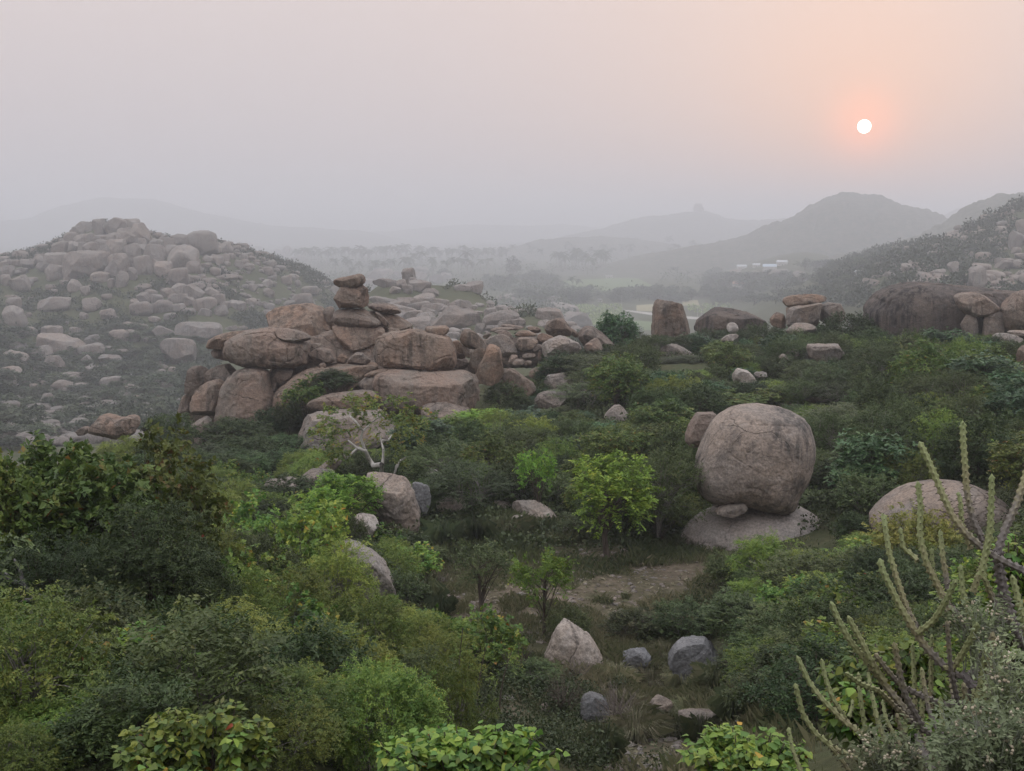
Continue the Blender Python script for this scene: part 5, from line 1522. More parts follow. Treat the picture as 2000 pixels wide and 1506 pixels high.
thicket([(-500, 900), (0, 900), (0, 1400), (-500, 1400)], ['dark', 'olive', 'mimosa'], 160, (2.5, 4.5), (0.6, 0.9), 0.7, 49, 90, 8)
thicket([(330, 850), (560, 860), (760, 900), (700, 930), (400, 940)], ['dark'], 160, (2.5, 4), (0.5, 0.7), 0.62, 45, 100)
thicket([(0, 660), (330, 640), (430, 700), (340, 830), (0, 880)], ['far'], 700, (5, 12), (0.4, 0.6), 0.7, 46, 700)
# ------------------------------------------------------------------ scrub covering the far slopes (nobody could count it)
def scrub_mass(name, pts, sizes, nleaf, mat, r, hr=0.55, lf=(0.11, 0.20)):
    """Low bushes as loose leaf heaps, one object."""
    n = len(pts)
    u = unit(r.normal(size=(n, nleaf, 3)))
    u[..., 2] = np.abs(u[..., 2])
    rad = 0.55 + 0.45 * r.random((n, nleaf))
    lob = 1 + 0.35 * noise3(u.reshape(-1, 3) * 1.8 + np.repeat(r.random((n, 3)) * 90, nleaf, 0), 2).reshape(n, nleaf)
    p = pts[:, None] + u * (rad * lob)[..., None] * sizes[:, None, None] * np.array([0.5, 0.5, hr])
    d = unit(u * 0.5 + r.normal(size=u.shape) * 0.7)
    nn = unit(u + r.normal(size=u.shape) * 0.5)
    ln = (sizes[:, None] * r.uniform(lf[0], lf[1], (n, nleaf))).ravel()
    tint = np.clip(0.1 + 0.45 * r.random(n)[:, None] + 0.45 * r.random((n, nleaf)), 0, 1)
    V, Q, T = leaves(p.reshape(-1, 3), d.reshape(-1, 3), nn.reshape(-1, 3), ln, ln * 0.62, tint.ravel())
    o = link(name, mesh_np(name, V, Q, False, {'tint': T}), mat=mat)
    tag(o, kind='stuff')
    return o


def scatter_px(poly, n, r, ymin, ymax):
    """Points on the ground spread over a part of the picture's slopes."""
    xs, ys = [p_[0] for p_ in poly], [p_[1] for p_ in poly]
    az0, az1 = (min(xs) - CX) / F, (max(xs) - CX) / F
    Y = np.exp(r.uniform(math.log(far(ymin)), math.log(far(ymax)), n))
    x = Y * r.uniform(az0, az1, n)
    z = ground_z(x, Y)
    px, py = project(np.stack([x, Y, z], -1))
    ok = np.array([inside(a, b, poly) for a, b in zip(px, py)])
    return np.stack([x, Y, z], -1)[ok]


def clear_of_rocks(pts):
    """Leave the ground in front of the boulders the photograph shows free."""
    px, py = project(pts)
    ok = np.ones(len(pts), bool)
    for ob, cx, cy_, w, h, Y in ROCKS:
        if Y > 150:
            m = 9.0 * F / Y
            ok &= ~((np.abs(px - cx) < w * 0.5 + m * 0.35) & (py > cy_ - h * 0.5) & (py < cy_ + h * 0.5 + m * 0.35) & (pts[:, 1] < Y + 4))
    return pts[ok]


r_ = np.random.default_rng(61)
HILL_L = [(-200, 470), (130, 440), (260, 430), (420, 450), (520, 480), (640, 530), (700, 600), (640, 680), (430, 700), (380, 830), (-200, 870)]
pts = scatter_px(HILL_L, 12000, r_, 190, 430)
pts = pts[noise3(pts / 75.0, 77) + 0.5 * noise3(pts / 24.0, 76) > -0.06]
pts = clear_of_rocks(pts)
scrub_mass('scrub', pts, r_.uniform(3.2, 8.5, len(pts)), 54, LM['far'], r_)
pts = scatter_px([(560, 610), (690, 540), (860, 535), (960, 565), (1120, 620), (1210, 665), (1000, 690), (800, 690), (600, 680)], 900, r_, 180, 330)
pts = pts[noise3(pts / 44.0, 78) > 0.02]
pts = clear_of_rocks(pts)
scrub_mass('scrub', pts, r_.uniform(3.2, 8.0, len(pts)), 60, LM['far'], r_)
pts = scatter_px([(1460, 500), (1690, 470), (1840, 450), (1990, 385), (2250, 385), (2250, 600), (1600, 600), (1480, 540)], 2400, r_, 290, 620)
pts = pts[noise3(pts / 90.0, 79) > -0.38]
pts = clear_of_rocks(pts)
scrub_mass('scrub', pts, r_.uniform(6, 15, len(pts)), 80, LM['far'], r_)
pts = scatter_px([(1130, 672), (1290, 672), (1290, 700), (1130, 700)], 900, r_, 190, 420)
scrub_mass('scrub', pts, r_.uniform(5, 10.0, len(pts)), 60, LM['far'], r_)

# undergrowth between the bushes of the near ridge
r_ = np.random.default_rng(66)
pts = scatter_px([(-100, 880), (380, 880), (1040, 800), (1100, 690), (2100, 660), (2100, 1506), (-100, 1506)], 9000, r_, 24, 139)
pts = np.concatenate([pts, scatter_px([(2100, 660), (2800, 660), (2800, 1506), (2100, 1506)], 1500, r_, 14, 139), scatter_px([(-700, 880), (-100, 880), (-100, 1506), (-700, 1506)], 900, r_, 14, 100)])
px, py = project(pts)
ok = np.array([not any(inside(a, b, q) for q in OPEN) for a, b in zip(px, py)])
for ob, cx, cy_, w, h, Y in ROCKS:
    if Y < 150:
        ok &= ~((np.abs(px - cx) < w * 0.55) & (py > cy_) & (py < cy_ + h * 0.47) & (pts[:, 1] < Y))
pts = pts[ok]
m = pts[:, 1] > 50
scrub_mass('undergrowth', pts[m], r_.uniform(0.8, 2.0, m.sum()), 56, LM['olive_under'], r_, 0.5, (0.09, 0.16))
m = ~m
scrub_mass('undergrowth', pts[m], r_.uniform(0.5, 1.3, m.sum()), 130, LM['olive_under'], r_, 0.6, (0.05, 0.10))

# loose stones over the hillsides: more than anyone could count
STONE = [rock_shape(1.0, 0.9, 0.75, 4000 + i, 2, 3.4, 9, 0.6) for i in range(14)]


def stone_mass(pts, sizes, r, mat):
    Vs, Fs, n0 = [], [], 0
    for p, s in zip(pts, sizes):
        V0, F0 = STONE[int(r.integers(14))]
        a = r.uniform(0, 6.283)
        c, q = math.cos(a), math.sin(a)
        k = V0 * np.array([r.uniform(0.8, 1.5), r.uniform(0.8, 1.2), r.uniform(0.6, 1.25)]) * s
        Vs.append(np.stack([k[:, 0] * c - k[:, 1] * q, k[:, 0] * q + k[:, 1] * c, k[:, 2] + 0.18 * s], -1) + p)
        Fs.append(F0 + n0)
        n0 += len(V0)
    o = link('loose_stones', mesh_np('loose_stones', np.concatenate(Vs), np.concatenate(Fs), True), mat=mat)
    tag(o, kind='stuff')


pts = scatter_px([(0, 500), (60, 490), (110, 458), (180, 442), (290, 446), (330, 470), (400, 458), (470, 482), (520, 505), (560, 525), (480, 580), (330, 575), (100, 575), (0, 560)], 620, r_, 330, 420)
pts = clear_of_rocks(pts)
stone_mass(pts, np.exp(r_.uniform(math.log(2.2), math.log(8.5), len(pts))), r_, G_FAR)
pts = np.concatenate([scatter_px([(330, 470), (560, 480), (650, 540), (660, 640), (420, 600)], 520, r_, 300, 430), scatter_px(HILL_L, 420, r_, 190, 400), scatter_px([(0, 720), (330, 720), (330, 860), (0, 880)], 520, r_, 190, 300)])
stone_mass(pts, np.exp(r_.uniform(math.log(1.2), math.log(6), len(pts))), r_, G_FAR)
pts = scatter_px([(1660, 490), (1840, 460), (1990, 400), (2100, 400), (2100, 600), (1660, 560)], 420, r_, 300, 470)
stone_mass(pts, np.exp(r_.uniform(math.log(2), math.log(9), len(pts))), r_, G_FAR)
pts = scatter_px([(690, 580), (1060, 600), (1200, 660), (800, 680)], 420, r_, 190, 310)
stone_mass(pts, np.exp(r_.uniform(math.log(1.2), math.log(5), len(pts))), r_, G_FAR)

# far woods on the plain, reading as one dim mass
r_ = np.random.default_rng(62)
Yw = np.exp(r_.uniform(math.log(930), math.log(7000), 9000))
xw = Yw * r_.uniform(-0.30, 0.50, 9000)
pw = np.stack([xw, Yw, np.full(9000, PLAIN)], -1)
px, py = project(pw)
keep = (noise3(pw / np.array([340.0, 150.0, 1.0]), 90) > 0.02) & ~((px > 1080) & (px < 1290) & (py > 538) & (py < 574)) & ~((px > 1110) & (py > 592)) & ~((px > 1400) & (px < 1540) & (py > 512) & (py < 534))
pw = pw[keep]
zg = ground_z(pw[:, 0], pw[:, 1])
pw = pw[zg < PLAIN + 3]
scrub_mass('far_woods', pw, r_.uniform(14, 26, len(pw)), 22, LM['far'], r_, 0.75)

# ------------------------------------------------------------------ palms, trees, houses, posts on the plain
def make_palm(seed, nf=15):
    r = np.random.default_rng(seed)
    H_ = 11.0
    bend = r.normal(size=2) * 0.7
    t = np.linspace(0, 1, 8)
    V, Q = tube([(np.stack([bend[0] * t ** 2, bend[1] * t ** 2, H_ * t - 0.5], -1), np.linspace(0.24, 0.14, 8))], 6)
    trunk = mesh_np('trunk', V, Q, True)
    trunk.materials.append(BARK_G)
    top = np.array([bend[0], bend[1], H_ - 0.5])
    Vs, Qs, n0 = [], [], 0
    for k in range(nf):
        a = 2 * math.pi * k / nf + r.normal() * 0.2
        el = r.uniform(-0.15, 1.1)
        Lf = r.uniform(3.2, 4.4)
        tt = np.linspace(0, 1, 9)
        hd = np.array([math.cos(a), math.sin(a), 0])
        rach = top + hd * (Lf * tt * math.cos(el * 0.8))[:, None] + np.array([0, 0, 1.0]) * (Lf * (math.sin(el) * tt - (0.55 + 0.35 * (1 - el)) * tt ** 2))[:, None]
        sd = np.array([-math.sin(a), math.cos(a), 0])
        for s in (-1, 1):
            for j in range(8):
                wl = 0.95 * math.sin(math.pi * (0.12 + 0.8 * (j / 8)))
                b0, b1 = rach[j], rach[j + 1]
                dv = sd * s * wl + np.array([0, 0, -0.5 * wl]) + (b1 - b0) * 0.6
                Vs += [b0, b0 * 0.35 + b1 * 0.65, b0 * 0.3 + b1 * 0.7 + dv, b0 + dv * 0.9]
                Qs.append((n0, n0 + 1, n0 + 2, n0 + 3))
                n0 += 4
    me = mesh_np('crown', np.array(Vs), np.array(Qs), False, {'tint': r.random(n0)})
    me.materials.append(LM['far'])
    return me, trunk, H_, 7.0


PROTO['palm'] = [make_palm(500 + i) for i in range(4)]


def on_ground_px(px, py):
    g = hit(px, py)
    return g


def palm(px, base, hpx, label, group):
    g = on_ground_px(px, base)
    if g is None or g[2] > PLAIN + 12:
        return
    h = hpx * g[1] / F
    o = put_plant('palm', (g[0], g[1], g[2]), h * 0.62, h, 'palm_tree', label, 'palm tree', group)
    o.scale[0] = o.scale[1] = o.scale[2] * random.uniform(0.9, 1.15)
    PLACED.pop()


r_ = np.random.default_rng(63)
for i in range(64):
    px = 575 + i * 6.6 + r_.normal() * 3
    palm(px, 519 + r_.normal() * 2.0 - 0.006 * (px - 575), 30 + r_.normal() * 3.5, 'hazy coconut palm in the long row across the plain', 'palms of the long hazy row')
for i in range(30):
    px = 660 + i * 10 + r_.normal() * 6
    palm(px, 541 + r_.normal() * 5, 33 + r_.normal() * 4, 'hazy coconut palm just below the long row', 'palms below the long row')
for i in range(26):
    px = 1088 + i * 4.0 + r_.normal() * 2.5
    palm(px, 530 + r_.normal() * 2.0, 33 + r_.normal() * 4, 'coconut palm in the dense clump above the paddy', 'palms of the clump above the paddy')
for i in range(30):
    px = 1010 + i * 13 + r_.normal() * 9
    palm(px, 507 + r_.normal() * 4, 26 + r_.normal() * 3, 'faint coconut palm on the far side of the plain', 'faint far palms')
for px, base, h, lab in ((1003, 571, 24, 'coconut palm beside the white shed'), (1262, 531, 18, 'lone coconut palm standing above the far paddy'), (1025, 572, 26, 'coconut palm at the end of the dark grove'),
                         (1085, 570, 28, 'coconut palm with a wide crown beside the paddy'), (1118, 572, 30, 'round headed coconut palm by the near paddy edge'), (1131, 572, 26, 'short coconut palm by the near paddy edge'), (1480, 618, 34, 'coconut palm behind the dark low dome'), (1505, 622, 36, 'leaning coconut palm beside the hat rock'), (1435, 520, 22, 'coconut palm above the village roofs'), (1040, 550, 22, 'coconut palm beside the large dark tree')):
    palm(px, base, h, lab, None)


def far_tree(px, base, w, h, label, group=None, kind='far', name='plain_tree'):
    g = on_ground_px(px, base)
    if g is None:
        return
    put_plant(kind, (g[0], g[1], g[2] - 0.2), w * g[1] / F, h * g[1] / F, name, label, 'tree', group, parts=h > 18)
    PLACED.pop()


far_tree(1002, 545, 34, 44, 'large dark hazy tree standing alone in the plain')
far_tree(1052, 548, 30, 22, 'broad hazy tree beside the white shed')
far_tree(868, 545, 30, 22, 'broad hazy tree right of the small outcrop')
far_tree(1340, 528, 36, 20, 'flat topped dark tree above the village')
far_tree(985, 560, 50, 26, 'dark spreading tree before the white shed')
r_ = np.random.default_rng(64)
for (x0, x1, y0, y1, n, w, h, where) in ((1000, 1150, 584, 596, 30, 26, 18, 'in the dark grove left of the paddy'), (1150, 1390, 576, 590, 46, 24, 15, 'in the tree line behind the standing stone'),
                                         (1380, 1560, 545, 566, 46, 24, 14, 'in the groves around the village'), (1290, 1420, 522, 540, 22, 22, 12, 'beyond the far paddy'), (1400, 1620, 570, 596, 40, 22, 14, 'between the village and the plateau'),
                                         (1160, 1235, 655, 690, 16, 34, 24, 'below the sloping boulder of the rock pile'), (950, 1110, 552, 566, 22, 24, 14, 'beyond the dark grove'), (1560, 1700, 520, 560, 34, 24, 14, 'at the foot of the wooded hill')):
    for i in range(n):
        far_tree(r_.uniform(x0, x1), r_.uniform(y0, y1), w * r_.uniform(0.9, 1.7), h * r_.uniform(1.0, 1.6), f'hazy round tree {where}', f'hazy trees {where}')


def box_np(x0, x1, y0, y1, z0, z1):
    V = np.array([(x, y, z) for z in (z0, z1) for y in (y0, y1) for x in (x0, x1)])
    Fq = np.array([(0, 2, 3, 1), (4, 5, 7, 6), (0, 1, 5, 4), (2, 6, 7, 3), (0, 4, 6, 2), (1, 3, 7, 5)])
    return V, Fq


def house(px, base, wpx, label, roof=None, kind='gable', group=None):
    g = on_ground_px(px, base)
    if g is None:
        return
    w = max(5.0, wpx * g[1] / F)
    d, h = w * 0.6, max(2.8, w * 0.36)
    o = link('house', None, tuple(g))
    o.rotation_euler = (0, 0, random.uniform(-0.3, 0.3))
    tag(o, label, 'house', group)
    V, Fq = box_np(-w / 2, w / 2, -d / 2, d / 2, -0.3, h)
    link('wall', mesh_np('wall', V, Fq), parent=o, mat=WALLM)
    e = 0.35
    if kind == 'gable':
        V = np.array([(-w / 2 - e, -d / 2 - e, h), (w / 2 + e, -d / 2 - e, h), (w / 2 + e, d / 2 + e, h), (-w / 2 - e, d / 2 + e, h), (-w / 2 - e, 0, h + d * 0.32), (w / 2 + e, 0, h + d * 0.32)])
        link('roof', mesh_np('roof', V, [np.array([(0, 1, 5, 4), (2, 3, 4, 5), (3, 2, 1, 0)]), np.array([(0, 4, 3), (1, 2, 5)])]), parent=o, mat=roof or ROOFM)
    else:
        V, Fq = box_np(-w / 2 - e, w / 2 + e, -d / 2 - e, d / 2 + e, h + 0.003, h + 0.35)
        link('roof', mesh_np('roof', V, Fq), parent=o, mat=roof or ROOFM)
    for k in (-0.27, 0.27):
        V, Fq = box_np(k * w - 0.45, k * w + 0.45, -d / 2 - 0.04, -d / 2 + 0.1, 0.9, 2.0)
        link('window', mesh_np('window', V, Fq), parent=o, mat=DOORM)
    V, Fq = box_np(-0.5, 0.5, -d / 2 - 0.05, -d / 2 + 0.1, 0, 2.1)
    link('door', mesh_np('door', V, Fq), parent=o, mat=DOORM)


house(1037, 549, 18, 'long white shed in the plain beside the coconut palms', kind='flat')
house(1128, 529, 8, 'white hut under the dense palm clump', kind='flat')
house(1414, 527, 17, 'white house at the near end of the village', kind='flat')
house(1448, 527, 18, 'white gabled house in the middle of the village')
house(1477, 522, 14, 'small pale house behind the blue roofed house')
house(1503, 530, 26, 'long house with a pale blue sheet roof', ROOFB)
house(1527, 519, 20, 'white house with a pointed roof beyond the blue roofed one')
house(1655, 535, 14, 'pale hut at the foot of the wooded hill', kind='flat')
house(1681, 540, 22, 'low white house at the foot of the wooded hill')
house(1246, 580, 16, 'pale roofed house left of the standing stone')
house(1267, 575, 9, 'small hut behind the pale roofed house', kind='flat')
house(1285, 582, 18, 'white roofed house beside the standing stone')
house(1318, 578, 10, 'hut just beyond the standing stone', kind='flat')
house(1443, 563, 24, 'brown tiled house among the groves', ROOFT)
house(1190, 543, 14, 'low pale shelter on the far paddy', kind='flat')
house(1172, 589, 8, 'tiny hut in the dark grove by the plantation', kind='flat')

for px, base, h, lab in ((1362, 620, 20, 'white post beside the road near the dark low dome'), (1370, 621, 18, 'second white post nearer the dark low dome'), (1153, 576, 12, 'thin post at the edge of the dark grove'),
                         (1185, 578, 12, 'thin post in the middle of the tree line'), (1214, 600, 24, 'roadside post at the end of the banana plants'), (1228, 578, 10, 'short post by the pale roofed house')):
    g = on_ground_px(px, base)
    Hh = h * g[1] / F
    o = link('utility_pole', None, tuple(g))
    tag(o, lab, 'pole')
    V, Q = tube([(np.array([(0, 0, -0.3), (0, 0, Hh * 0.5), (0, 0, Hh)]), np.array([0.13, 0.11, 0.09]))], 6)
    link('post', mesh_np('post', V, Q, True), parent=o, mat=POLEM)
    V, Fq = box_np(-0.7, 0.7, -0.06, 0.06, Hh * 0.93, Hh * 0.93 + 0.12)
    link('crossarm', mesh_np('crossarm', V, Fq), parent=o, mat=POLEM)

# banana plantation
r_ = np.random.default_rng(65)
bp_ = []
for poly, n in (([(1120, 600), (1212, 598), (1216, 612), (1196, 634), (1150, 640)], 420), ([(1340, 598), (1500, 592), (1700, 575), (1700, 612), (1440, 622), (1345, 612)], 700)):
    k = 0
    while k < n:
        a, b = r_.uniform(min(p_[0] for p_ in poly), max(p_[0] for p_ in poly)), r_.uniform(min(p_[1] for p_ in poly), max(p_[1] for p_ in poly))
        if inside(a, b, poly):
            bp_.append(on_plain(a, b))
            k += 1
bp_ = np.array(bp_)
n = len(bp_)
m = 9
a = r_.uniform(0, 2 * math.pi, (n, m))
d = unit(np.stack([np.cos(a), np.sin(a), r_.uniform(0.5, 1.6, (n, m))], -1))
p0 = np.repeat((bp_ + np.array([0, 0, 1.2]))[:, None], m, 1)
nn = unit(np.stack([-np.cos(a) * 0.6, -np.sin(a) * 0.6, np.ones((n, m))], -1))
ln = r_.uniform(2.6, 4.4, n * m)
V, Q, T = leaves(p0.reshape(-1, 3), d.reshape(-1, 3), nn.reshape(-1, 3), ln, ln * 0.28, r_.random(n * m))
tag(link('banana_plants', mesh_np('banana_plants', V, Q, False, {'tint': T}), mat=LM['banana']), kind='stuff')
# ------------------------------------------------------------------ dry grass, tufts, twigs
def blades(pts, hs, r, lean=0.5, w=0.006, tint=None):
    n = len(pts)
    a = r.uniform(0, 2 * math.pi, n)
    l1 = r.uniform(0.1, lean, n) * hs
    dx = np.stack([np.cos(a), np.sin(a), np.zeros(n)], -1)
    sd = np.stack([-np.sin(a), np.cos(a), np.zeros(n)], -1)
    w_ = (w * r.uniform(0.7, 1.5, n))[:, None]
    m = pts + dx * (l1 * 0.35)[:, None] + np.array([0, 0, 1.0]) * (hs * 0.6)[:, None]
    t = pts + dx * l1[:, None] + np.array([0, 0, 1.0]) * (hs * r.uniform(0.75, 1.0, n))[:, None]
    V = np.stack([pts - sd * w_, pts + sd * w_, m + sd * w_ * 0.8, t, m - sd * w_ * 0.8], 1).reshape(-1, 3)
    Q = np.arange(n * 5).reshape(-1, 5)
    T = np.repeat(tint if tint is not None else r.random(n), 5)
    return V, Q, T


r_ = np.random.default_rng(71)
GR = [(1140, 1180, 330, 120, 40000, 0.26, 0.25), (1300, 1280, 170, 110, 26000, 0.36, 0.45), (960, 1040, 200, 45, 16000, 0.55, 0.05), (1280, 1070, 130, 40, 8000, 0.4, 0.05), (1330, 1400, 170, 90, 20000, 0.38, 0.4), (880, 1180, 90, 90, 6000, 0.3, 0.4)]
Vs, Qs, Ts, n0 = [], [], [], 0
for cx, cy_, sx, sy, n, h, dry in GR:
    px_ = cx + sx * r_.normal(size=n) * 0.62
    py_ = cy_ + sy * r_.normal(size=n) * 0.62
    # ground under these pixels, found on a coarse net and interpolated
    gx = np.linspace(px_.min(), px_.max(), 14)
    gy = np.linspace(max(py_.min(), 960), py_.max(), 14)
    net = np.array([[(hit(a, b)) for b in gy] for a in gx])
    fi = np.clip((px_ - gx[0]) / (gx[1] - gx[0]), 0, 12.999)
    fj = np.clip((py_ - gy[0]) / (gy[1] - gy[0]), 0, 12.999)
    i0, j0 = fi.astype(int), fj.astype(int)
    u, v = (fi - i0)[:, None], (fj - j0)[:, None]
    g = net[i0, j0] * (1 - u) * (1 - v) + net[i0 + 1, j0] * u * (1 - v) + net[i0, j0 + 1] * (1 - u) * v + net[i0 + 1, j0 + 1] * u * v
    ok = noise3(g * 0.45, 31) + 0.5 * noise3(g * 1.3, 32) > -0.1
    g = g[ok]
    g[:, 2] = ground_z(g[:, 0], g[:, 1]) - 0.03
    hs = h * r_.uniform(0.4, 1.3, len(g)) * (1 + 0.5 * noise3(g * 0.7, 33))
    tint = np.clip(dry + 0.35 * r_.random(len(g)) + 0.25 * noise3(g * 0.5, 34), 0, 1)
    V, Q, T = blades(g, hs, r_, 0.8, 0.0075, tint)
    Vs.append(V)
    Qs.append(Q + n0)
    Ts.append(T)
    n0 += len(V)
tag(link('dry_grass', mesh_np('dry_grass', np.concatenate(Vs), np.concatenate(Qs), False, {'tint': np.concatenate(Ts)}), mat=LM['grass']), kind='stuff')


# gravel and leaf litter lying on the bare soil of the clearing
pts = scatter_px([(820, 1080), (1400, 1070), (1440, 1130), (1300, 1190), (1060, 1260), (850, 1230)], 5200, r_, 36, 56)
pts = np.concatenate([pts, scatter_px([(1180, 1370), (1300, 1320), (1480, 1360), (1500, 1506), (1180, 1506)], 1500, r_, 24, 38)])
k = r_.random(len(pts)) < 0.28
Vs, Fs, n0 = [], [], 0
for p, s in zip(pts[k], np.exp(r_.uniform(math.log(0.04), math.log(0.26), k.sum()))):
    V0, F0 = ICO[1]
    V = V0 * (1 + 0.22 * r_.normal(size=(len(V0), 1))) * s * np.array([r_.uniform(0.4, 0.8), r_.uniform(0.4, 0.7), 0.32]) + p
    Vs.append(V)
    Fs.append(F0 + n0)
    n0 += len(V0)
tag(link('gravel', mesh_np('gravel', np.concatenate(Vs), np.concatenate(Fs), False), mat=G_GREY), kind='stuff')
p = pts[~k] + np.array([0, 0, 0.03])
n = len(p)
d = unit(np.concatenate([r_.normal(size=(n, 2)), r_.normal(size=(n, 1)) * 0.25], 1))
nn = unit(np.concatenate([r_.normal(size=(n, 2)) * 0.4, np.ones((n, 1))], 1))
ln = r_.uniform(0.08, 0.32, n)
V, Q, T = leaves(p, d, nn, ln, ln * r_.uniform(0.12, 0.5, n), r_.uniform(0.45, 1.0, n), 0.2)
tag(link('leaf_litter', mesh_np('leaf_litter', V, Q, False, {'tint': T}), mat=LM['grass']), kind='stuff')


def make_tuft(seed, n, h, spread, dry):
    r = np.random.default_rng(seed)
    a, q = r.uniform(0, 6.283, n), r.random(n) ** 0.5 * spread * 0.35
    p = np.stack([np.cos(a) * q, np.sin(a) * q, np.full(n, -0.05)], -1)
    hs = h * r.uniform(0.45, 1.0, n)
    k = r.uniform(0.25, 1.0, n) * spread
    dx = np.stack([np.cos(a + r.normal(size=n) * 0.4), np.sin(a), np.zeros(n)], -1)
    sd = np.stack([-np.sin(a), np.cos(a), np.zeros(n)], -1) * 0.0048
    m = p + dx * (k * 0.45)[:, None] + np.array([0, 0, 1]) * (hs * 0.85)[:, None]
    t = p + dx * k[:, None] + np.array([0, 0, 1]) * (hs * r.uniform(0.45, 1.0, n))[:, None]
    V = np.stack([p - sd, p + sd, m + sd * 0.8, t, m - sd * 0.8], 1).reshape(-1, 3)
    me = mesh_np('grass_tuft', V, np.arange(n * 5).reshape(-1, 5), False, {'tint': np.repeat(np.clip(dry + r.random(n) * 0.5 - 0.2, 0, 1), 5)})
    me.materials.append(LM['grass'])
    return me


TUFT = [make_tuft(1, 700, 0.75, 0.75, 0.3), make_tuft(2, 700, 0.65, 0.85, 0.55), make_tuft(3, 520, 0.9, 0.6, 0.15)]
for k, (px, py, s, t, lab) in enumerate(((1312, 1440, 1.1, 0, 'green arching grass tuft on the dark soil'), (1352, 1400, 0.95, 1, 'pale grass tuft below the cube shaped boulder'), (1370, 1445, 0.9, 2, 'dark grass tuft beside the green arching one'), (1432, 1408, 1.15, 2, 'grass tuft under the dark bush by the cube boulder'),
                                         (1240, 1440, 1.2, 1, 'big dry grass tuft beside the bluish sunken boulder'), (1215, 1400, 1.1, 1, 'straw coloured tuft behind the bluish sunken boulder'), (1270, 1345, 1.0, 1, 'dry tuft in front of the low bluish boulder'), (1205, 1330, 0.9, 1, 'dry tuft at the foot of the pale pointed boulder'),
                                         (1330, 1340, 1.1, 1, 'dry tuft at the foot of the cube shaped boulder'), (1400, 1335, 1.0, 0, 'green tuft at the shaded side of the cube boulder'), (830, 1180, 1.4, 2, 'blue green grass clump at the edge of the bare soil'), (860, 1200, 1.0, 2, 'small green clump on the bare soil'),
                                         (1360, 1055, 1.1, 2, 'tall grass clump before the whaleback rock base'), (870, 1070, 1.8, 2, 'tall grass clump under the hollow browed boulder'), (930, 1065, 1.8, 2, 'tall grass clump under the flat topped thorn tree'), (990, 1050, 1.6, 0, 'green grass clump before the humped pale boulder'), (1180, 1480, 1.0, 2, 'dark tuft below the bluish sunken boulder'), (1300, 1290, 1.0, 1, 'pale tuft behind the low bluish boulder'))):
    g = hit(px, py)
    o = link('grass_tuft', TUFT[t], tuple(g))
    o.scale = (s, s, s)
    o.rotation_euler = (0, 0, k * 1.7)
    tag(o, lab, 'grass tuft')


def twig_shrub(px, base, w, h, label, seed, mat=TWIG, n=34):
    g = hit(px, base)
    r = np.random.default_rng(seed)
    W_, H_ = w * g[1] / F, h * g[1] / F
    paths = []
    for k in range(n):
        a = r.uniform(0, 6.283)
        tip = np.array([math.cos(a) * W_ * 0.5 * r.random() ** 0.5, math.sin(a) * W_ * 0.5, H_ * r.uniform(0.5, 1.0)])
        mid = tip * np.array([0.35, 0.35, 0.6]) + r.normal(size=3) * 0.08
        s = bez(np.array([0, 0, -0.1]), mid, tip, 7)
        paths.append((s, np.linspace(0.013, 0.003, 7)))
        for _ in range(3):
            b = s[int(r.integers(2, 6))]
            e = b + unit(r.normal(size=3) + np.array([0, 0, 0.7])) * H_ * r.uniform(0.15, 0.35)
            paths.append((bez(b, (b + e) / 2 + r.normal(size=3) * 0.04, e, 4), np.linspace(0.006, 0.002, 4)))
    V, Q = tube(paths, 4)
    o = link('bare_shrub', mesh_np('bare_shrub', V, Q, True), tuple(g), mat=mat)
    tag(o, label, 'shrub')


twig_shrub(810, 1130, 70, 70, 'leafless dark shrub beside the bleached bank of rock', 81, BARK)
twig_shrub(1010, 1330, 90, 80, 'leafless thorny shrub left of the pale pointed boulder', 82, BARK)
twig_shrub(1100, 1400, 120, 90, 'dark tangle of bare twigs before the flat tan rock', 83, BARK, 50)
twig_shrub(1200, 1420, 110, 90, 'grey tangle of bare twigs over the bluish sunken boulder', 84, TWIG, 50)
twig_shrub(600, 925, 60, 45, 'pale bare shrub under the big rounded block', 85, TWIG)
twig_shrub(1290, 1060, 80, 60, 'bare twiggy shrub left of the whaleback rock base', 86, BARK)
twig_shrub(70, 1420, 140, 180, 'pale leafless stems in the shade at the picture edge', 87, TWIG)
twig_shrub(1360, 1070, 110, 30, 'fallen dry branches before the whaleback rock base', 88, BARK)
twig_shrub(855, 1145, 60, 22, 'pile of dry sticks on the bare soil', 89, BARK)
twig_shrub(1130, 1330, 90, 50, 'dry thorny twigs around the pale pointed boulder', 90, TWIG)
twig_shrub(1440, 1330, 70, 60, 'bare stems at the shaded side of the cube shaped boulder', 91, TWIG)

for k, (px, base, w, h, lab) in enumerate(((1035, 985, 70, 90, 'bare grey sapling in the thicket behind the humped pale boulder'), (870, 1010, 90, 80, 'bare twigs under the flat topped thorn tree'), (1290, 1020, 80, 100, 'leafless thorn stems left of the giant round boulder'), (1570, 900, 70, 80, 'dead grey stems at the shaded side of the giant round boulder'),
                                           (1130, 800, 80, 60, 'grey leafless twigs below the half hidden pale boulder'), (980, 900, 60, 100, 'thin pale stems in the heart of the middle thicket'), (1640, 990, 90, 60, 'dead twigs right of the whaleback rock base'), (700, 1130, 70, 90, 'pale forked bare stems before the bleached bank of rock'))):
    twig_shrub(px, base, w, h, lab, 120 + k, TWIG, 12)

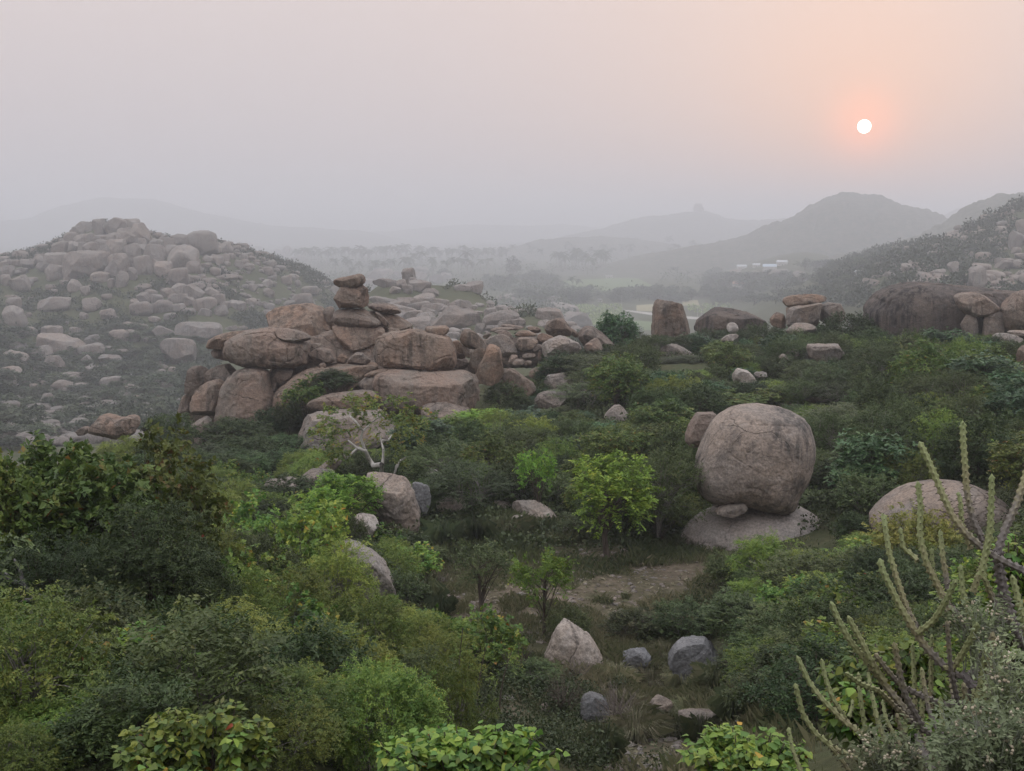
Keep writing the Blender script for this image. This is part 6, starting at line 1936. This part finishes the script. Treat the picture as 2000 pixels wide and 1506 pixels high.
# slender dark stems by the flat tan rock
for k, (px, base, top, lean, lab) in enumerate(((892, 1440, 1225, 12, 'tallest of the slender dark stems near the flat tan rock'), (930, 1420, 1260, 20, 'second slender dark stem beside the flat tan rock'), (975, 1400, 1270, 25, 'leaning slender stem just above the flat tan rock'))):
    g = hit(px, base)
    Hh = (base - top) * g[1] / F
    a = at(px + lean, top, g[1]) - g
    o = link('slender_stem', None, tuple(g))
    tag(o, lab, 'sapling')
    V, Q = tube([(bez(np.zeros(3), np.array([0, 0, a[2] * 0.5]), a, 9), np.linspace(0.03, 0.01, 9))], 5)
    link('stem', mesh_np('stem', V, Q, True), parent=o, mat=BARK)
    r = np.random.default_rng(700 + k)
    cs = np.array([bez(np.zeros(3), np.array([0, 0, a[2] * 0.5]), a, 9)[i] + r.normal(size=3) * 0.12 for i in (4, 5, 6, 6, 7, 7, 8, 8)])
    V, Q, T = sprays(cs, np.full(len(cs), 0.15), a * 0.5, 5, 12, 0.34, 0.06, 0.02, r, droop=0.4)
    link('crown', mesh_np('crown', V, Q, False, {'tint': T}), parent=o, mat=LM['mimosa'])

DEADM = plain('dead_wood', (0.09, 0.085, 0.085), (0.19, 0.18, 0.18), 6, 0.9, 0.5)
# grey bare limb of the fern leaved tree at the picture edge
g = at(60, 1190, 20.0)
V, Q = tube([(np.array([at(a, b, 20.0 + dy) - g for a, b, dy in pts_]), np.linspace(r0, r1, len(pts_))) for pts_, r0, r1 in
             (([(35, 1182, 0), (50, 1172, 0), (65, 1172, 0.1), (62, 1158, 0.2), (45, 1142, 0.3), (20, 1132, 0.4), (5, 1118, 0.5)], 0.035, 0.05), ([(46, 1142, 0.3), (38, 1110, 0.4), (26, 1090, 0.5)], 0.045, 0.02))], 7)
o = link('dead_branch', mesh_np('dead_branch', V, Q, True), tuple(g), mat=DEADM)
tag(o, 'grey crooked dead branch showing among the dark fern leaves', 'branch')


# ------------------------------------------------------------------ heart leaved shrubs right below the camera: every big leaf is a piece
def heart_leaf_mesh(seed, tint):
    r = np.random.default_rng(seed)
    n = 7
    t = np.linspace(0, 1, n)
    half = 0.52 * np.sin(math.pi * np.clip(t, 0, 1) ** 0.62) ** 0.85 * (1 - 0.25 * t)
    y = t * 1.0 - 0.14 * np.exp(-(t / 0.12) ** 2)
    z = -0.16 * t ** 2
    V = [(0, y[i], z[i]) for i in range(n)]
    V += [(-half[i], y[i] - 0.16 * half[i], z[i] + 0.20 * half[i] + r.normal() * 0.015) for i in range(n)]
    V += [(half[i], y[i] - 0.16 * half[i], z[i] + 0.20 * half[i] + r.normal() * 0.015) for i in range(n)]
    Q = []
    for i in range(n - 1):
        Q += [(i, i + 1, n + i + 1, n + i), (i + 1, i, 2 * n + i, 2 * n + i + 1)]
    me = mesh_np('leaf', np.array(V), np.array(Q), True, {'tint': np.full(len(V), tint)})
    me.materials.append(LM['broad'])
    return me


LEAF = [heart_leaf_mesh(i, t) for i, t in enumerate((0.15, 0.3, 0.42, 0.5, 0.6, 0.68, 0.75, 0.8, 0.62, 0.55, 0.86, 0.94, 1.0))]
LEAF_P = np.array([8, 12, 14, 14, 14, 12, 10, 8, 10, 10, 3, 0.5, 0.15], float)
LEAF_P /= LEAF_P.sum()


def heart_shrub(px, top, wpx, hpx, Y, label, seed, nleaf=300, size=0.085, stuff=900):
    t = at(px, top, Y)
    g = gpt(t[0], Y)
    base = np.array([t[0], Y, g - 0.1])
    W_, Hc = wpx * Y / F, hpx * Y / F
    r = np.random.default_rng(seed)
    o = link('heart_leaved_shrub', None, tuple(base))
    tag(o, label, 'shrub')
    topz = t[2] - base[2]
    nb = int(44 * max(1.0, W_ / 1.6))
    lump = r.random(3) * 40
    tips, paths = [], []
    for k in range(nb):
        a = r.uniform(0, 6.283)
        q = r.random() ** 0.5
        x, y = math.cos(a) * q * W_ * 0.5, math.sin(a) * q * min(W_, Hc * 1.8) * 0.5
        z = topz - Hc * (0.30 * q ** 2 + 0.30 * r.random() ** 1.5 + 0.35 * max(0.0, float(noise3(np.array([[x * 2.4, y * 2.4, 0.0]]) + lump, 6)[0])))
        tip = np.array([x, y, z])
        st = np.array([x * 0.15, y * 0.15, 0])
        P_ = bez(st, np.array([x * 0.5, y * 0.5, z * 0.65]), tip, 9)
        paths.append((P_, np.linspace(0.016, 0.005, 9)))
        tips.append(P_)
    V, Q = tube(paths, 5)
    link('stem', mesh_np('stem', V, Q, True), parent=o, mat=BARK)
    tot = nleaf + stuff
    rec = []
    for k in range(tot):
        P_ = tips[int(r.integers(nb))]
        u = r.random() ** 0.55
        f = 4 + u * 3.99
        i = int(f)
        c = P_[i] * (1 - (f - i)) + P_[i + 1] * (f - i)
        a = r.uniform(0, 6.283)
        out = np.array([math.cos(a), math.sin(a), 0.25 * r.normal()])
        c = c + out * r.uniform(0.02, 0.09)
        d = unit(out + np.array([0, 0, r.uniform(-0.9, 0.15)]))
        nrm = unit(np.array([0, 0, 1.0]) + out * 0.5 + r.normal(size=3) * 0.35)
        s = size * r.uniform(0.6, 1.25)
        rec.append((c, d, nrm, s, int(r.choice(len(LEAF), p=LEAF_P))))
    # the leaves that show largest: outermost towards the camera and up
    vd = -unit(base + np.array([0, 0, topz * 0.7]))
    rec.sort(key=lambda q: -(q[0] @ vd + q[3] * 2))
    from mathutils import Matrix
    bulk_V, bulk_Q, bulk_T, n0 = [], [], [], 0
    for k, (c, d, nrm, s, li) in enumerate(rec):
        x = unit(np.cross(d, nrm))
        z = np.cross(x, d)
        R = np.stack([x, d, z], 1)
        if k < nleaf:
            lo = link('leaf', LEAF[li], parent=o)
            M = np.eye(4)
            M[:3, :3] = R * s
            M[:3, 3] = c
            lo.matrix_local = Matrix(M.tolist())
        else:
            me = LEAF[li]
            if li not in _LC:
                v = np.empty(len(me.vertices) * 3, np.float32)
                me.vertices.foreach_get('co', v)
                q = np.empty(len(me.loops), np.int32)
                me.loops.foreach_get('vertex_index', q)
                tv = np.empty(len(me.vertices), np.float32)
                me.attributes['tint'].data.foreach_get('value', tv)
                _LC[li] = (v.reshape(-1, 3), q.reshape(-1, 4), tv)
            v, q, tv = _LC[li]
            bulk_V.append((v * s) @ R.T + c)
            bulk_Q.append(q + n0)
            bulk_T.append(tv)
            n0 += len(v)
    if bulk_V:
        b = link('leaves', mesh_np('leaves', np.concatenate(bulk_V), np.concatenate(bulk_Q), True, {'tint': np.concatenate(bulk_T)}), parent=o, mat=LM['broad'])
        b['kind'] = 'stuff'
    return o


_LC = {}
heart_shrub(400, 1392, 360, 170, 10.5, 'heart leaved shrub filling the foot of the slope under the feathery shrubs', 801, 300, 0.082, 2700)
heart_shrub(900, 1412, 420, 150, 9.5, 'bright heart leaved shrub with orange leaves at the picture foot', 802, 300, 0.075, 2700)
heart_shrub(1460, 1425, 250, 130, 10.5, 'heart leaved shrub between the grass tufts and the succulent', 803, 300, 0.078, 1900)
heart_shrub(1740, 1240, 330, 300, 7.2, 'dark heart leaved shrub growing behind the succulent stems', 804, 300, 0.062, 2600)
heart_shrub(1990, 1040, 110, 330, 7.6, 'tall heart leaved shrub behind the succulent at the picture edge', 805, 300, 0.062, 900)


# ------------------------------------------------------------------ the candelabra succulent
def succulent():
    Y0 = 5.6
    g = np.array([*(at(1960, 1490, Y0)[:2]), 0])
    g[2] = gpt(g[0], g[1]) - 0.05
    o = link('candelabra_succulent', None, tuple(g))
    tag(o, 'thorny candelabra succulent with many upright green and grey stems', 'succulent')
    m, t, out = new_mat('succulent_skin')
    a = N(t, 'ShaderNodeAttribute', attribute_name='age').outputs['Fac']
    tcn = N(t, 'ShaderNodeTexCoord')
    f = noise_tex(t, tcn.outputs['Object'], 22, 5, 0.6)
    f = fmath(t, 'ADD', a, fmath(t, 'MULTIPLY', fmath(t, 'SUBTRACT', f, 0.5), 0.55))
    c = ramp(t, f, [(0.0, (0.17, 0.21, 0.085)), (0.35, (0.22, 0.235, 0.105)), (0.55, (0.24, 0.215, 0.12)), (0.72, (0.17, 0.15, 0.13)), (1.0, (0.135, 0.118, 0.115))])
    b = N(t, 'ShaderNodeBsdfPrincipled')
    L(t, c, b.inputs['Base Color'])
    b.inputs['Roughness'].default_value = 0.7
    bp = N(t, 'ShaderNodeBump')
    bp.inputs['Strength'].default_value = 0.5
    bp.inputs['Distance'].default_value = 0.01
    L(t, noise_tex(t, tcn.outputs['Object'], 60, 6, 0.7), bp.inputs['Height'])
    L(t, bp.outputs[0], b.inputs['Normal'])
    L(t, b.outputs[0], out.inputs[0])
    spine = plain('dark_spine', (0.05, 0.04, 0.035), (0.08, 0.065, 0.055), 10)
    r = np.random.default_rng(91)
    S4 = zoom(1200, 700, 2.5)
    S7 = E7
    br = [  # conv, points base to tip, depth base, depth tip, radius px, age base, age tip
        (S7, [(1440, 1270), (1330, 1190), (1220, 1090), (1120, 1020), (1020, 920), (950, 830), (890, 700)], 5.3, 5.6, 11, .75, .15),
        (S7, [(1320, 1215), (1200, 1210), (1080, 1160), (980, 1080), (920, 990), (882, 835)], 5.2, 5.3, 11, .6, .2),
        (S7, [(1130, 1015), (1060, 900), (1030, 810), (1010, 715)], 5.5, 5.6, 9, .45, .15),
        (S7, [(1560, 1095), (1440, 1020), (1350, 930), (1290, 870), (1200, 840), (1125, 785)], 5.6, 5.2, 11, .85, .2),
        (S7, [(1510, 1070), (1400, 940), (1310, 830), (1230, 725), (1150, 630), (1100, 540), (1055, 435)], 5.7, 5.9, 13, .85, .1),
        (S7, [(1320, 830), (1250, 720), (1200, 620), (1138, 505)], 5.75, 5.8, 12, .5, .25),
        (S7, [(1730, 945), (1600, 940), (1480, 890), (1390, 840), (1330, 770), (1270, 690)], 5.9, 5.7, 12, .9, .6),
        (S7, [(1680, 800), (1600, 745), (1520, 660), (1460, 570), (1400, 470), (1350, 370), (1310, 290), (1295, 225)], 6.0, 6.2, 14, .85, .1),
        (S7, [(1490, 585), (1430, 480), (1380, 330), (1340, 190), (1320, 60), (1310, 5)], 6.1, 6.4, 11, .7, .1),
        (S7, [(1620, 760), (1650, 765), (1700, 690), (1745, 610), (1775, 540)], 5.9, 5.7, 12, .5, .15),
        (S7, [(1485, 590), (1560, 530), (1610, 450), (1672, 325)], 6.05, 5.9, 12, .4, .1),
        (S4, [(1640, 1230), (1600, 1150), (1520, 990), (1490, 860), (1495, 720), (1481, 598)], 6.3, 6.6, 12, .6, .1),
        (S4, [(2060, 1060), (1940, 1010), (1830, 950), (1720, 860), (1650, 770), (1600, 660), (1560, 560), (1520, 470), (1488, 405)], 6.2, 6.6, 13, .95, .15),
        (S4, [(1810, 905), (1750, 790), (1720, 650), (1710, 500), (1703, 390), (1701, 305)], 6.5, 6.7, 12, .95, .1),
        (S4, [(1860, 980), (1900, 850), (1960, 720), (2000, 600), (2030, 490)], 6.3, 6.5, 14, .95, .4),
        (S4, [(1790, 1060), (1835, 850), (1840, 700), (1843, 562)], 6.1, 6.2, 12, .3, .1),
        (S4, [(1740, 930), (1695, 800), (1690, 700), (1679, 652)], 6.4, 6.5, 9, .6, .1),
        (S4, [(1480, 990), (1460, 965), (1410, 925), (1395, 825)], 6.3, 6.4, 9, .4, .15),
        (S7, [(1230, 1100), (1200, 900), (1192, 780)], 5.6, 5.7, 9, .3, .2),
        (S7, [(1345, 1190), (1280, 1000), (1250, 850), (1240, 780)], 5.5, 5.8, 9, .5, .2),
        (S7, [(1400, 1150), (1325, 1010), (1310, 915)], 5.6, 5.8, 8, .5, .2),
        (S7, [(1470, 1000), (1462, 790), (1455, 640)], 6.1, 6.2, 9, .5, .2),
        (S7, [(1545, 960), (1545, 740), (1550, 595)], 6.1, 6.2, 9, .6, .2),
        (S7, [(1765, 930), (1800, 790), (1815, 635)], 5.8, 5.8, 11, .4, .15),
        (S7, [(1755, 560), (1700, 400), (1690, 255)], 6.1, 6.2, 11, .4, .1),
        (S7, [(1750, 390), (1800, 250), (1830, 90), (1838, -40)], 6.2, 6.2, 11, .5, .15),
        (S7, [(2060, 720), (1950, 560), (1905, 420), (1880, 280), (1868, 170)], 6.4, 6.4, 22, 1.0, .9),
        (S7, [(2020, 600), (1975, 440), (1940, 305)], 6.0, 6.1, 13, .4, .15),
        (S7, [(1630, 380), (1602, 210), (1590, 85)], 6.4, 6.6, 10, .8, .15),
        (S7, [(1590, 400), (1555, 290), (1548, 175)], 6.4, 6.5, 9, .4, .15),
        (S7, [(1740, 580), (1650, 470), (1590, 400)], 6.3, 6.4, 11, .9, .6),
        (S7, [(920, 1290), (870, 1160), (850, 1050)], 4.9, 5.0, 8, .4, .2),
        (S7, [(1150, 1270), (1110, 1210), (1050, 1140)], 5.2, 5.2, 8, .6, .5),
        (S7, [(1145, 1000), (1160, 960), (1163, 915)], 5.45, 5.5, 7, .3, .2),
        (S7, [(1720, 1000), (1725, 880), (1722, 780)], 5.9, 6.0, 14, 1.0, .9),
        (S7, [(1480, 1090), (1510, 1180), (1560, 1270)], 5.6, 5.4, 13, .9, .9),
        (S7, [(1560, 1090), (1650, 1090), (1760, 1110), (1850, 1180), (1900, 1290)], 5.7, 5.5, 13, 1.0, .95),
        (S7, [(1730, 945), (1760, 1010), (1800, 1120), (1850, 1290)], 5.9, 5.6, 16, 1.0, .95),
        (S7, [(1690, 790), (1760, 850), (1800, 1000), (1830, 1150)], 6.0, 5.8, 14, 1.0, .95),
        (S7, [(1880, 1010), (1930, 950), (1970, 940), (2020, 1000)], 5.6, 5.6, 10, .9, .8),
        (S7, [(1740, 800), (1830, 640), (1850, 560), (1900, 480)], 6.1, 6.3, 14, 1.0, .95),
        (S7, [(1610, 1130), (1600, 1000), (1590, 900)], 5.7, 5.8, 9, .6, .2),
        (S7, [(1460, 1230), (1420, 1100), (1420, 1000)], 5.4, 5.5, 9, .5, .2),
        (S7, [(1870, 470), (1830, 380), (1800, 310)], 6.3, 6.3, 12, .8, .3),
    ]
    for k in range(26):                     # the tangle of older stems low down
        x, y = r.uniform(1450, 2060), r.uniform(900, 1290)
        dx, dy = r.uniform(-170, 90), -r.uniform(170, 420)
        d0 = r.uniform(5.3, 6.4)
        a = r.uniform(0.5, 1.0)
        br.append((S7, [(x, y), (x + dx * 0.65, y + dy * 0.4), (x + dx, y + dy)], d0, d0 + r.uniform(-0.2, 0.3), r.uniform(8, 13), a, max(0.15, a - r.uniform(0.2, 0.6))))
    for k, (cv, pts, ya, yb, rp, a0, a1) in enumerate(br):
        q = cv(*pts)
        n = len(q)
        P3 = np.array([at(x, y, ya + (yb - ya) * i / (n - 1)) - g for i, (x, y) in enumerate(q)])
        # smooth resample
        seg = np.concatenate([[0], np.cumsum(np.linalg.norm(np.diff(P3, axis=0), axis=1))])
        Ln = seg[-1]
        ns = max(14, int(Ln / 0.008))
        s = np.linspace(0, Ln, ns)
        cu = np.stack([np.interp(s, seg, P3[:, i]) for i in range(3)], -1)
        kw = max(3, int(ns * 0.5 / n))
        pad = np.concatenate([np.repeat(cu[:1], kw, 0), cu, np.repeat(cu[-1:], kw, 0)])
        ker = np.hanning(2 * kw + 1)
        ker /= ker.sum()
        sm = np.stack([np.convolve(pad[:, i], ker, 'valid') for i in range(3)], -1)
        sm[0], sm[-1] = cu[0], cu[-1]
        R0 = 0.49 * rp * 0.5 * (ya + yb) / F
        u = s / Ln
        sides = 20
        T = unit(np.gradient(sm, axis=0))
        ref = np.array([[0, 1.0, 0.2]])
        aa = unit(np.cross(T, ref))
        bb = np.cross(T, aa)
        ca = np.linspace(0, 2 * math.pi, sides, endpoint=False)
        pitch = 0.042
        ph = ca[None] + 0.0 * s[:, None]
        rib = np.cos(2.5 * ph) ** 2
        node = (0.5 + 0.5 * np.cos(2 * math.pi * (s[:, None] / pitch + 0.4 * np.round(ph / (2 * math.pi / 5))))) ** 3
        rad = R0 * (1.10 - 0.22 * u)[:, None] * (0.82 + 0.14 * rib + 0.62 * rib * node * (1 + 0.7 * noise3(np.stack([np.repeat(s / 0.03, sides), np.tile(ca, ns), np.full(ns * sides, k * 3.1)], -1), 4).reshape(ns, sides)))
        tipf = np.clip((1 - u) * Ln / (R0 * 1.3), 0, 1)
        rad = rad * np.sqrt(np.clip(1 - (1 - tipf) ** 2, 0.02, 1))[:, None]
        V = (sm[:, None] + (aa[:, None] * np.cos(ca)[None, :, None] + bb[:, None] * np.sin(ca)[None, :, None]) * rad[..., None])
        i, j = np.meshgrid(np.arange(ns - 1), np.arange(sides), indexing='ij')
        i, j = i.ravel(), j.ravel()
        Q = np.stack([i * sides + j, i * sides + (j + 1) % sides, (i + 1) * sides + (j + 1) % sides, (i + 1) * sides + j], -1)
        age = np.repeat(a0 + (a1 - a0) * u ** 1.0, sides)
        bo = link('stem', mesh_np('stem', V.reshape(-1, 3), Q, True, {'age': age}), parent=o, mat=m)
        # paired dark thorns on the tubercles
        tv, tf, n0 = [], [], 0
        for s0, f in [(q_ - 0.4 * f_ * pitch, f_) for q_ in np.arange(pitch, Ln + pitch, pitch) for f_ in range(5)]:
            if not 0 < s0 < Ln - 0.01:
                continue
            ii = min(ns - 1, int(round(s0 / Ln * (ns - 1))))
            rowr = rad[ii]
            for f in (f,):
                tgt = (math.pi * f / 2.5) % (2 * math.pi)
                jj = int(np.argmin(np.abs((ca - tgt + math.pi) % (2 * math.pi) - math.pi)))
                dv = aa[ii] * math.cos(ca[jj]) + bb[ii] * math.sin(ca[jj])
                p0 = sm[ii] + dv * rowr[jj] * 0.93
                for sg in (-1, 1):
                    e = p0 + unit(dv + 0.55 * sg * np.cross(T[ii], dv)) * 0.014
                    w = T[ii] * 0.003
                    tv += [p0 - w, p0 + w, e]
                    tf.append((n0, n0 + 1, n0 + 2))
                    n0 += 3
        if tv:
            to = link('spines', mesh_np('spines', np.array(tv), np.array(tf)), parent=bo, mat=spine)
            to['kind'] = 'stuff'


succulent()


# ------------------------------------------------------------------ grey herb with pale seed heads round the succulent's foot
def herb(px, top, wpx, hpx, Y, label, seed, n=46):
    t = at(px, top, Y)
    g = gpt(t[0], Y) - 0.05
    base = np.array([t[0], Y, g])
    r = np.random.default_rng(seed)
    W_, Hc = wpx * Y / F, hpx * Y / F
    topz = t[2] - g
    o = link('flowering_herb', None, tuple(base))
    tag(o, label, 'herb')
    paths, cs, heads = [], [], []
    for k in range(n):
        a = r.uniform(0, 6.283)
        q = r.random() ** 0.5
        tip = np.array([math.cos(a) * q * W_ * 0.5, math.sin(a) * q * W_ * 0.4, topz - Hc * r.random() * 0.55])
        P_ = bez(np.array([tip[0] * 0.5, tip[1] * 0.5, max(0, topz - Hc * 1.4)]), tip * np.array([0.6, 0.6, 0.8]) + r.normal(size=3) * 0.03, tip, 8)
        paths.append((P_, np.linspace(0.0045, 0.002, 8)))
        for i in (2, 3, 4, 5, 6):
            cs.append(P_[i])
        for _ in range(3):
            e = P_[int(r.integers(4, 7))] + unit(r.normal(size=3) + np.array([0, 0, 0.8])) * r.uniform(0.06, 0.16)
            b = P_[int(r.integers(3, 6))]
            paths.append((bez(b, (b + e) / 2, e, 4), np.linspace(0.0028, 0.0015, 4)))
            cs.append(e)
            if r.random() < 0.5:
                heads.append(e)
        heads.append(tip)
    V, Q = tube(paths, 4)
    link('stem', mesh_np('stem', V, Q, True), parent=o, mat=HERBSTEM)
    cs = np.array(cs)
    V, Q, T = sprays(cs, np.full(len(cs), 0.03), np.array([0, 0, 0.2]), 2, 4, 0.07, 0.036, 0.015, r, droop=0.2)
    link('foliage', mesh_np('foliage', V, Q, False, {'tint': T}), parent=o, mat=LM['herb'])
    V0, F0 = ICO[1]
    hv, hf, n0 = [], [], 0
    for h_ in heads:
        if r.random() < 0.35:
            for _ in range(6):
                hv.append(V0 * r.uniform(0.004, 0.008) + h_ + r.normal(size=3) * 0.013)
                hf.append(F0 + n0)
                n0 += len(V0)
    ho = link('seed_heads', mesh_np('seed_heads', np.concatenate(hv), np.concatenate(hf), True), parent=o, mat=SEEDM)
    ho['kind'] = 'stuff'


HERBSTEM = plain('herb_stem', (0.20, 0.22, 0.17), (0.34, 0.36, 0.29), 12)
SEEDM = plain('pale_seed_head', (0.42, 0.36, 0.26), (0.60, 0.53, 0.42), 20)
herb(1985, 1250, 120, 250, 5.0, 'grey green herb with cream seed heads at the picture edge', 951, 26)
herb(1880, 1425, 190, 110, 4.6, 'pale herb with cream seed heads under the succulent', 952, 34)
herb(1970, 1400, 160, 160, 4.3, 'dense grey herb in the bottom corner', 953, 34)
herb(1740, 1450, 120, 90, 4.9, 'small grey herb at the foot of the succulent', 954, 18)
herb(1920, 1170, 110, 120, 6.0, 'herb growing between the thick grey succulent stems', 955, 16)


# ------------------------------------------------------------------ labels of the filling bushes: what they stand beside
KW = {'dark': ('dark green', 'bush'), 'thorn': ('thorn', 'bush'), 'olive': ('olive', 'bush'), 'mango': ('leafy', 'shrub'), 'mimosa': ('feathery', 'shrub'), 'broad': ('yellow green', 'shrub'), 'far': ('hazy green', 'bush'), 'glossy': ('glossy green', 'shrub'), 'bright': ('bright green', 'bush'), 'sapling': ('slender', 'sapling')}
LANDMARK = [((1470, 895), 110, 'the giant round boulder'), ((1310, 625), 40, 'the standing stone'), ((1320, 700), 40, 'the grey hollowed boulder'), ((1630, 605), 50, 'the hat rock'), ((1780, 605), 130, 'the dark dome'), ((1840, 985), 120, 'the low smooth dome rock'), ((1485, 1030), 110, 'the whaleback rock base'),
            ((1115, 1275), 60, 'the pale pointed boulder'), ((1355, 1290), 50, 'the cube shaped boulder'), ((765, 980), 60, 'the hollow browed boulder'), ((740, 1110), 60, 'the bleached bank of rock'), ((700, 850), 120, 'the big rounded block'), ((480, 780), 70, 'the tall column boulder'), ((1080, 780), 40, 'the egg shaped pale boulder'), ((1205, 815), 25, 'the pointed thicket boulder'),
            ((225, 830), 60, 'the twin humped boulder'), ((1195, 960), 80, 'the bright round crowned tree'), ((740, 870), 80, 'the white limbed tree'), ((170, 950), 170, 'the big leafy tree'), ((620, 1270), 120, 'the broad feathery shrub'), ((400, 1440), 120, 'the lowest heart leaved shrub'), ((930, 1150), 60, 'the stout trunked small tree'), ((1045, 1010), 50, 'the humped pale boulder'),
            ((1760, 700), 70, 'the tree with yellowish tips'), ((1925, 760), 80, 'the glossy tree'), ((1690, 870), 120, 'the great dark thorn thicket'), ((1000, 1390), 40, 'the flat tan rock'), ((345, 690), 40, 'the leaning pale valley boulder'), ((105, 680), 50, 'the widest terrace boulder'), ((90, 785), 40, 'the jagged valley floor boulder'), ((385, 655), 60, 'the streaked terrace boulder'), ((20, 630), 40, 'the tall shoulder boulder'),
            ((1680, 800), 60, 'the great thorn thicket'), ((1780, 1050), 90, 'the yellow green bush'), ((1840, 1250), 160, 'the candelabra succulent'), ((450, 1000), 60, 'the broad leaved shrub'), ((2250, 900), 200, 'the slope past the glossy tree'), ((-200, 1100), 180, 'the slope past the big leafy tree')]
HAND = {q[5] for q in PLACED if q[5]}
used = {}
for rec in PLACED:
    o, kind, px, py, w, lab = rec
    if lab:
        continue
    best = min(LANDMARK, key=lambda q: math.hypot(q[0][0] - px, q[0][1] - py) - q[1] * 0.8)
    dx, dy = px - best[0][0], py - best[0][1]
    dist = math.hypot(dx, dy)
    hx, hy = ('right of' if dx > 0 else 'left of'), ('below' if dy > 0 else 'above')
    rel = hx if abs(dx) > 2.4 * abs(dy) else hy if abs(dy) > 2.4 * abs(dx) else hy + ' and ' + hx
    a, b = KW[kind]
    used.setdefault((a, b, rel, best[2]), []).append((dist, o))
for (a, b, rel, lm), lst in used.items():
    lst.sort(key=lambda q: q[0])
    for i, (d, o) in enumerate(lst):
        n_ = '' if len(lst) == 1 else (', closest' if i == 0 else f', {ORD[min(i, 19)]} closest')
        if b == 'bush' and a.startswith('hazy'):
            n_ = ''
        o['label'] = f'{a} {b} {rel} {lm}{n_}'
        if o['label'] in HAND:
            o['label'] += ', in the thicket'
        o['category'] = b
        o['group'] = f'bushes and shrubs by {lm.replace("the ", "", 1)}'
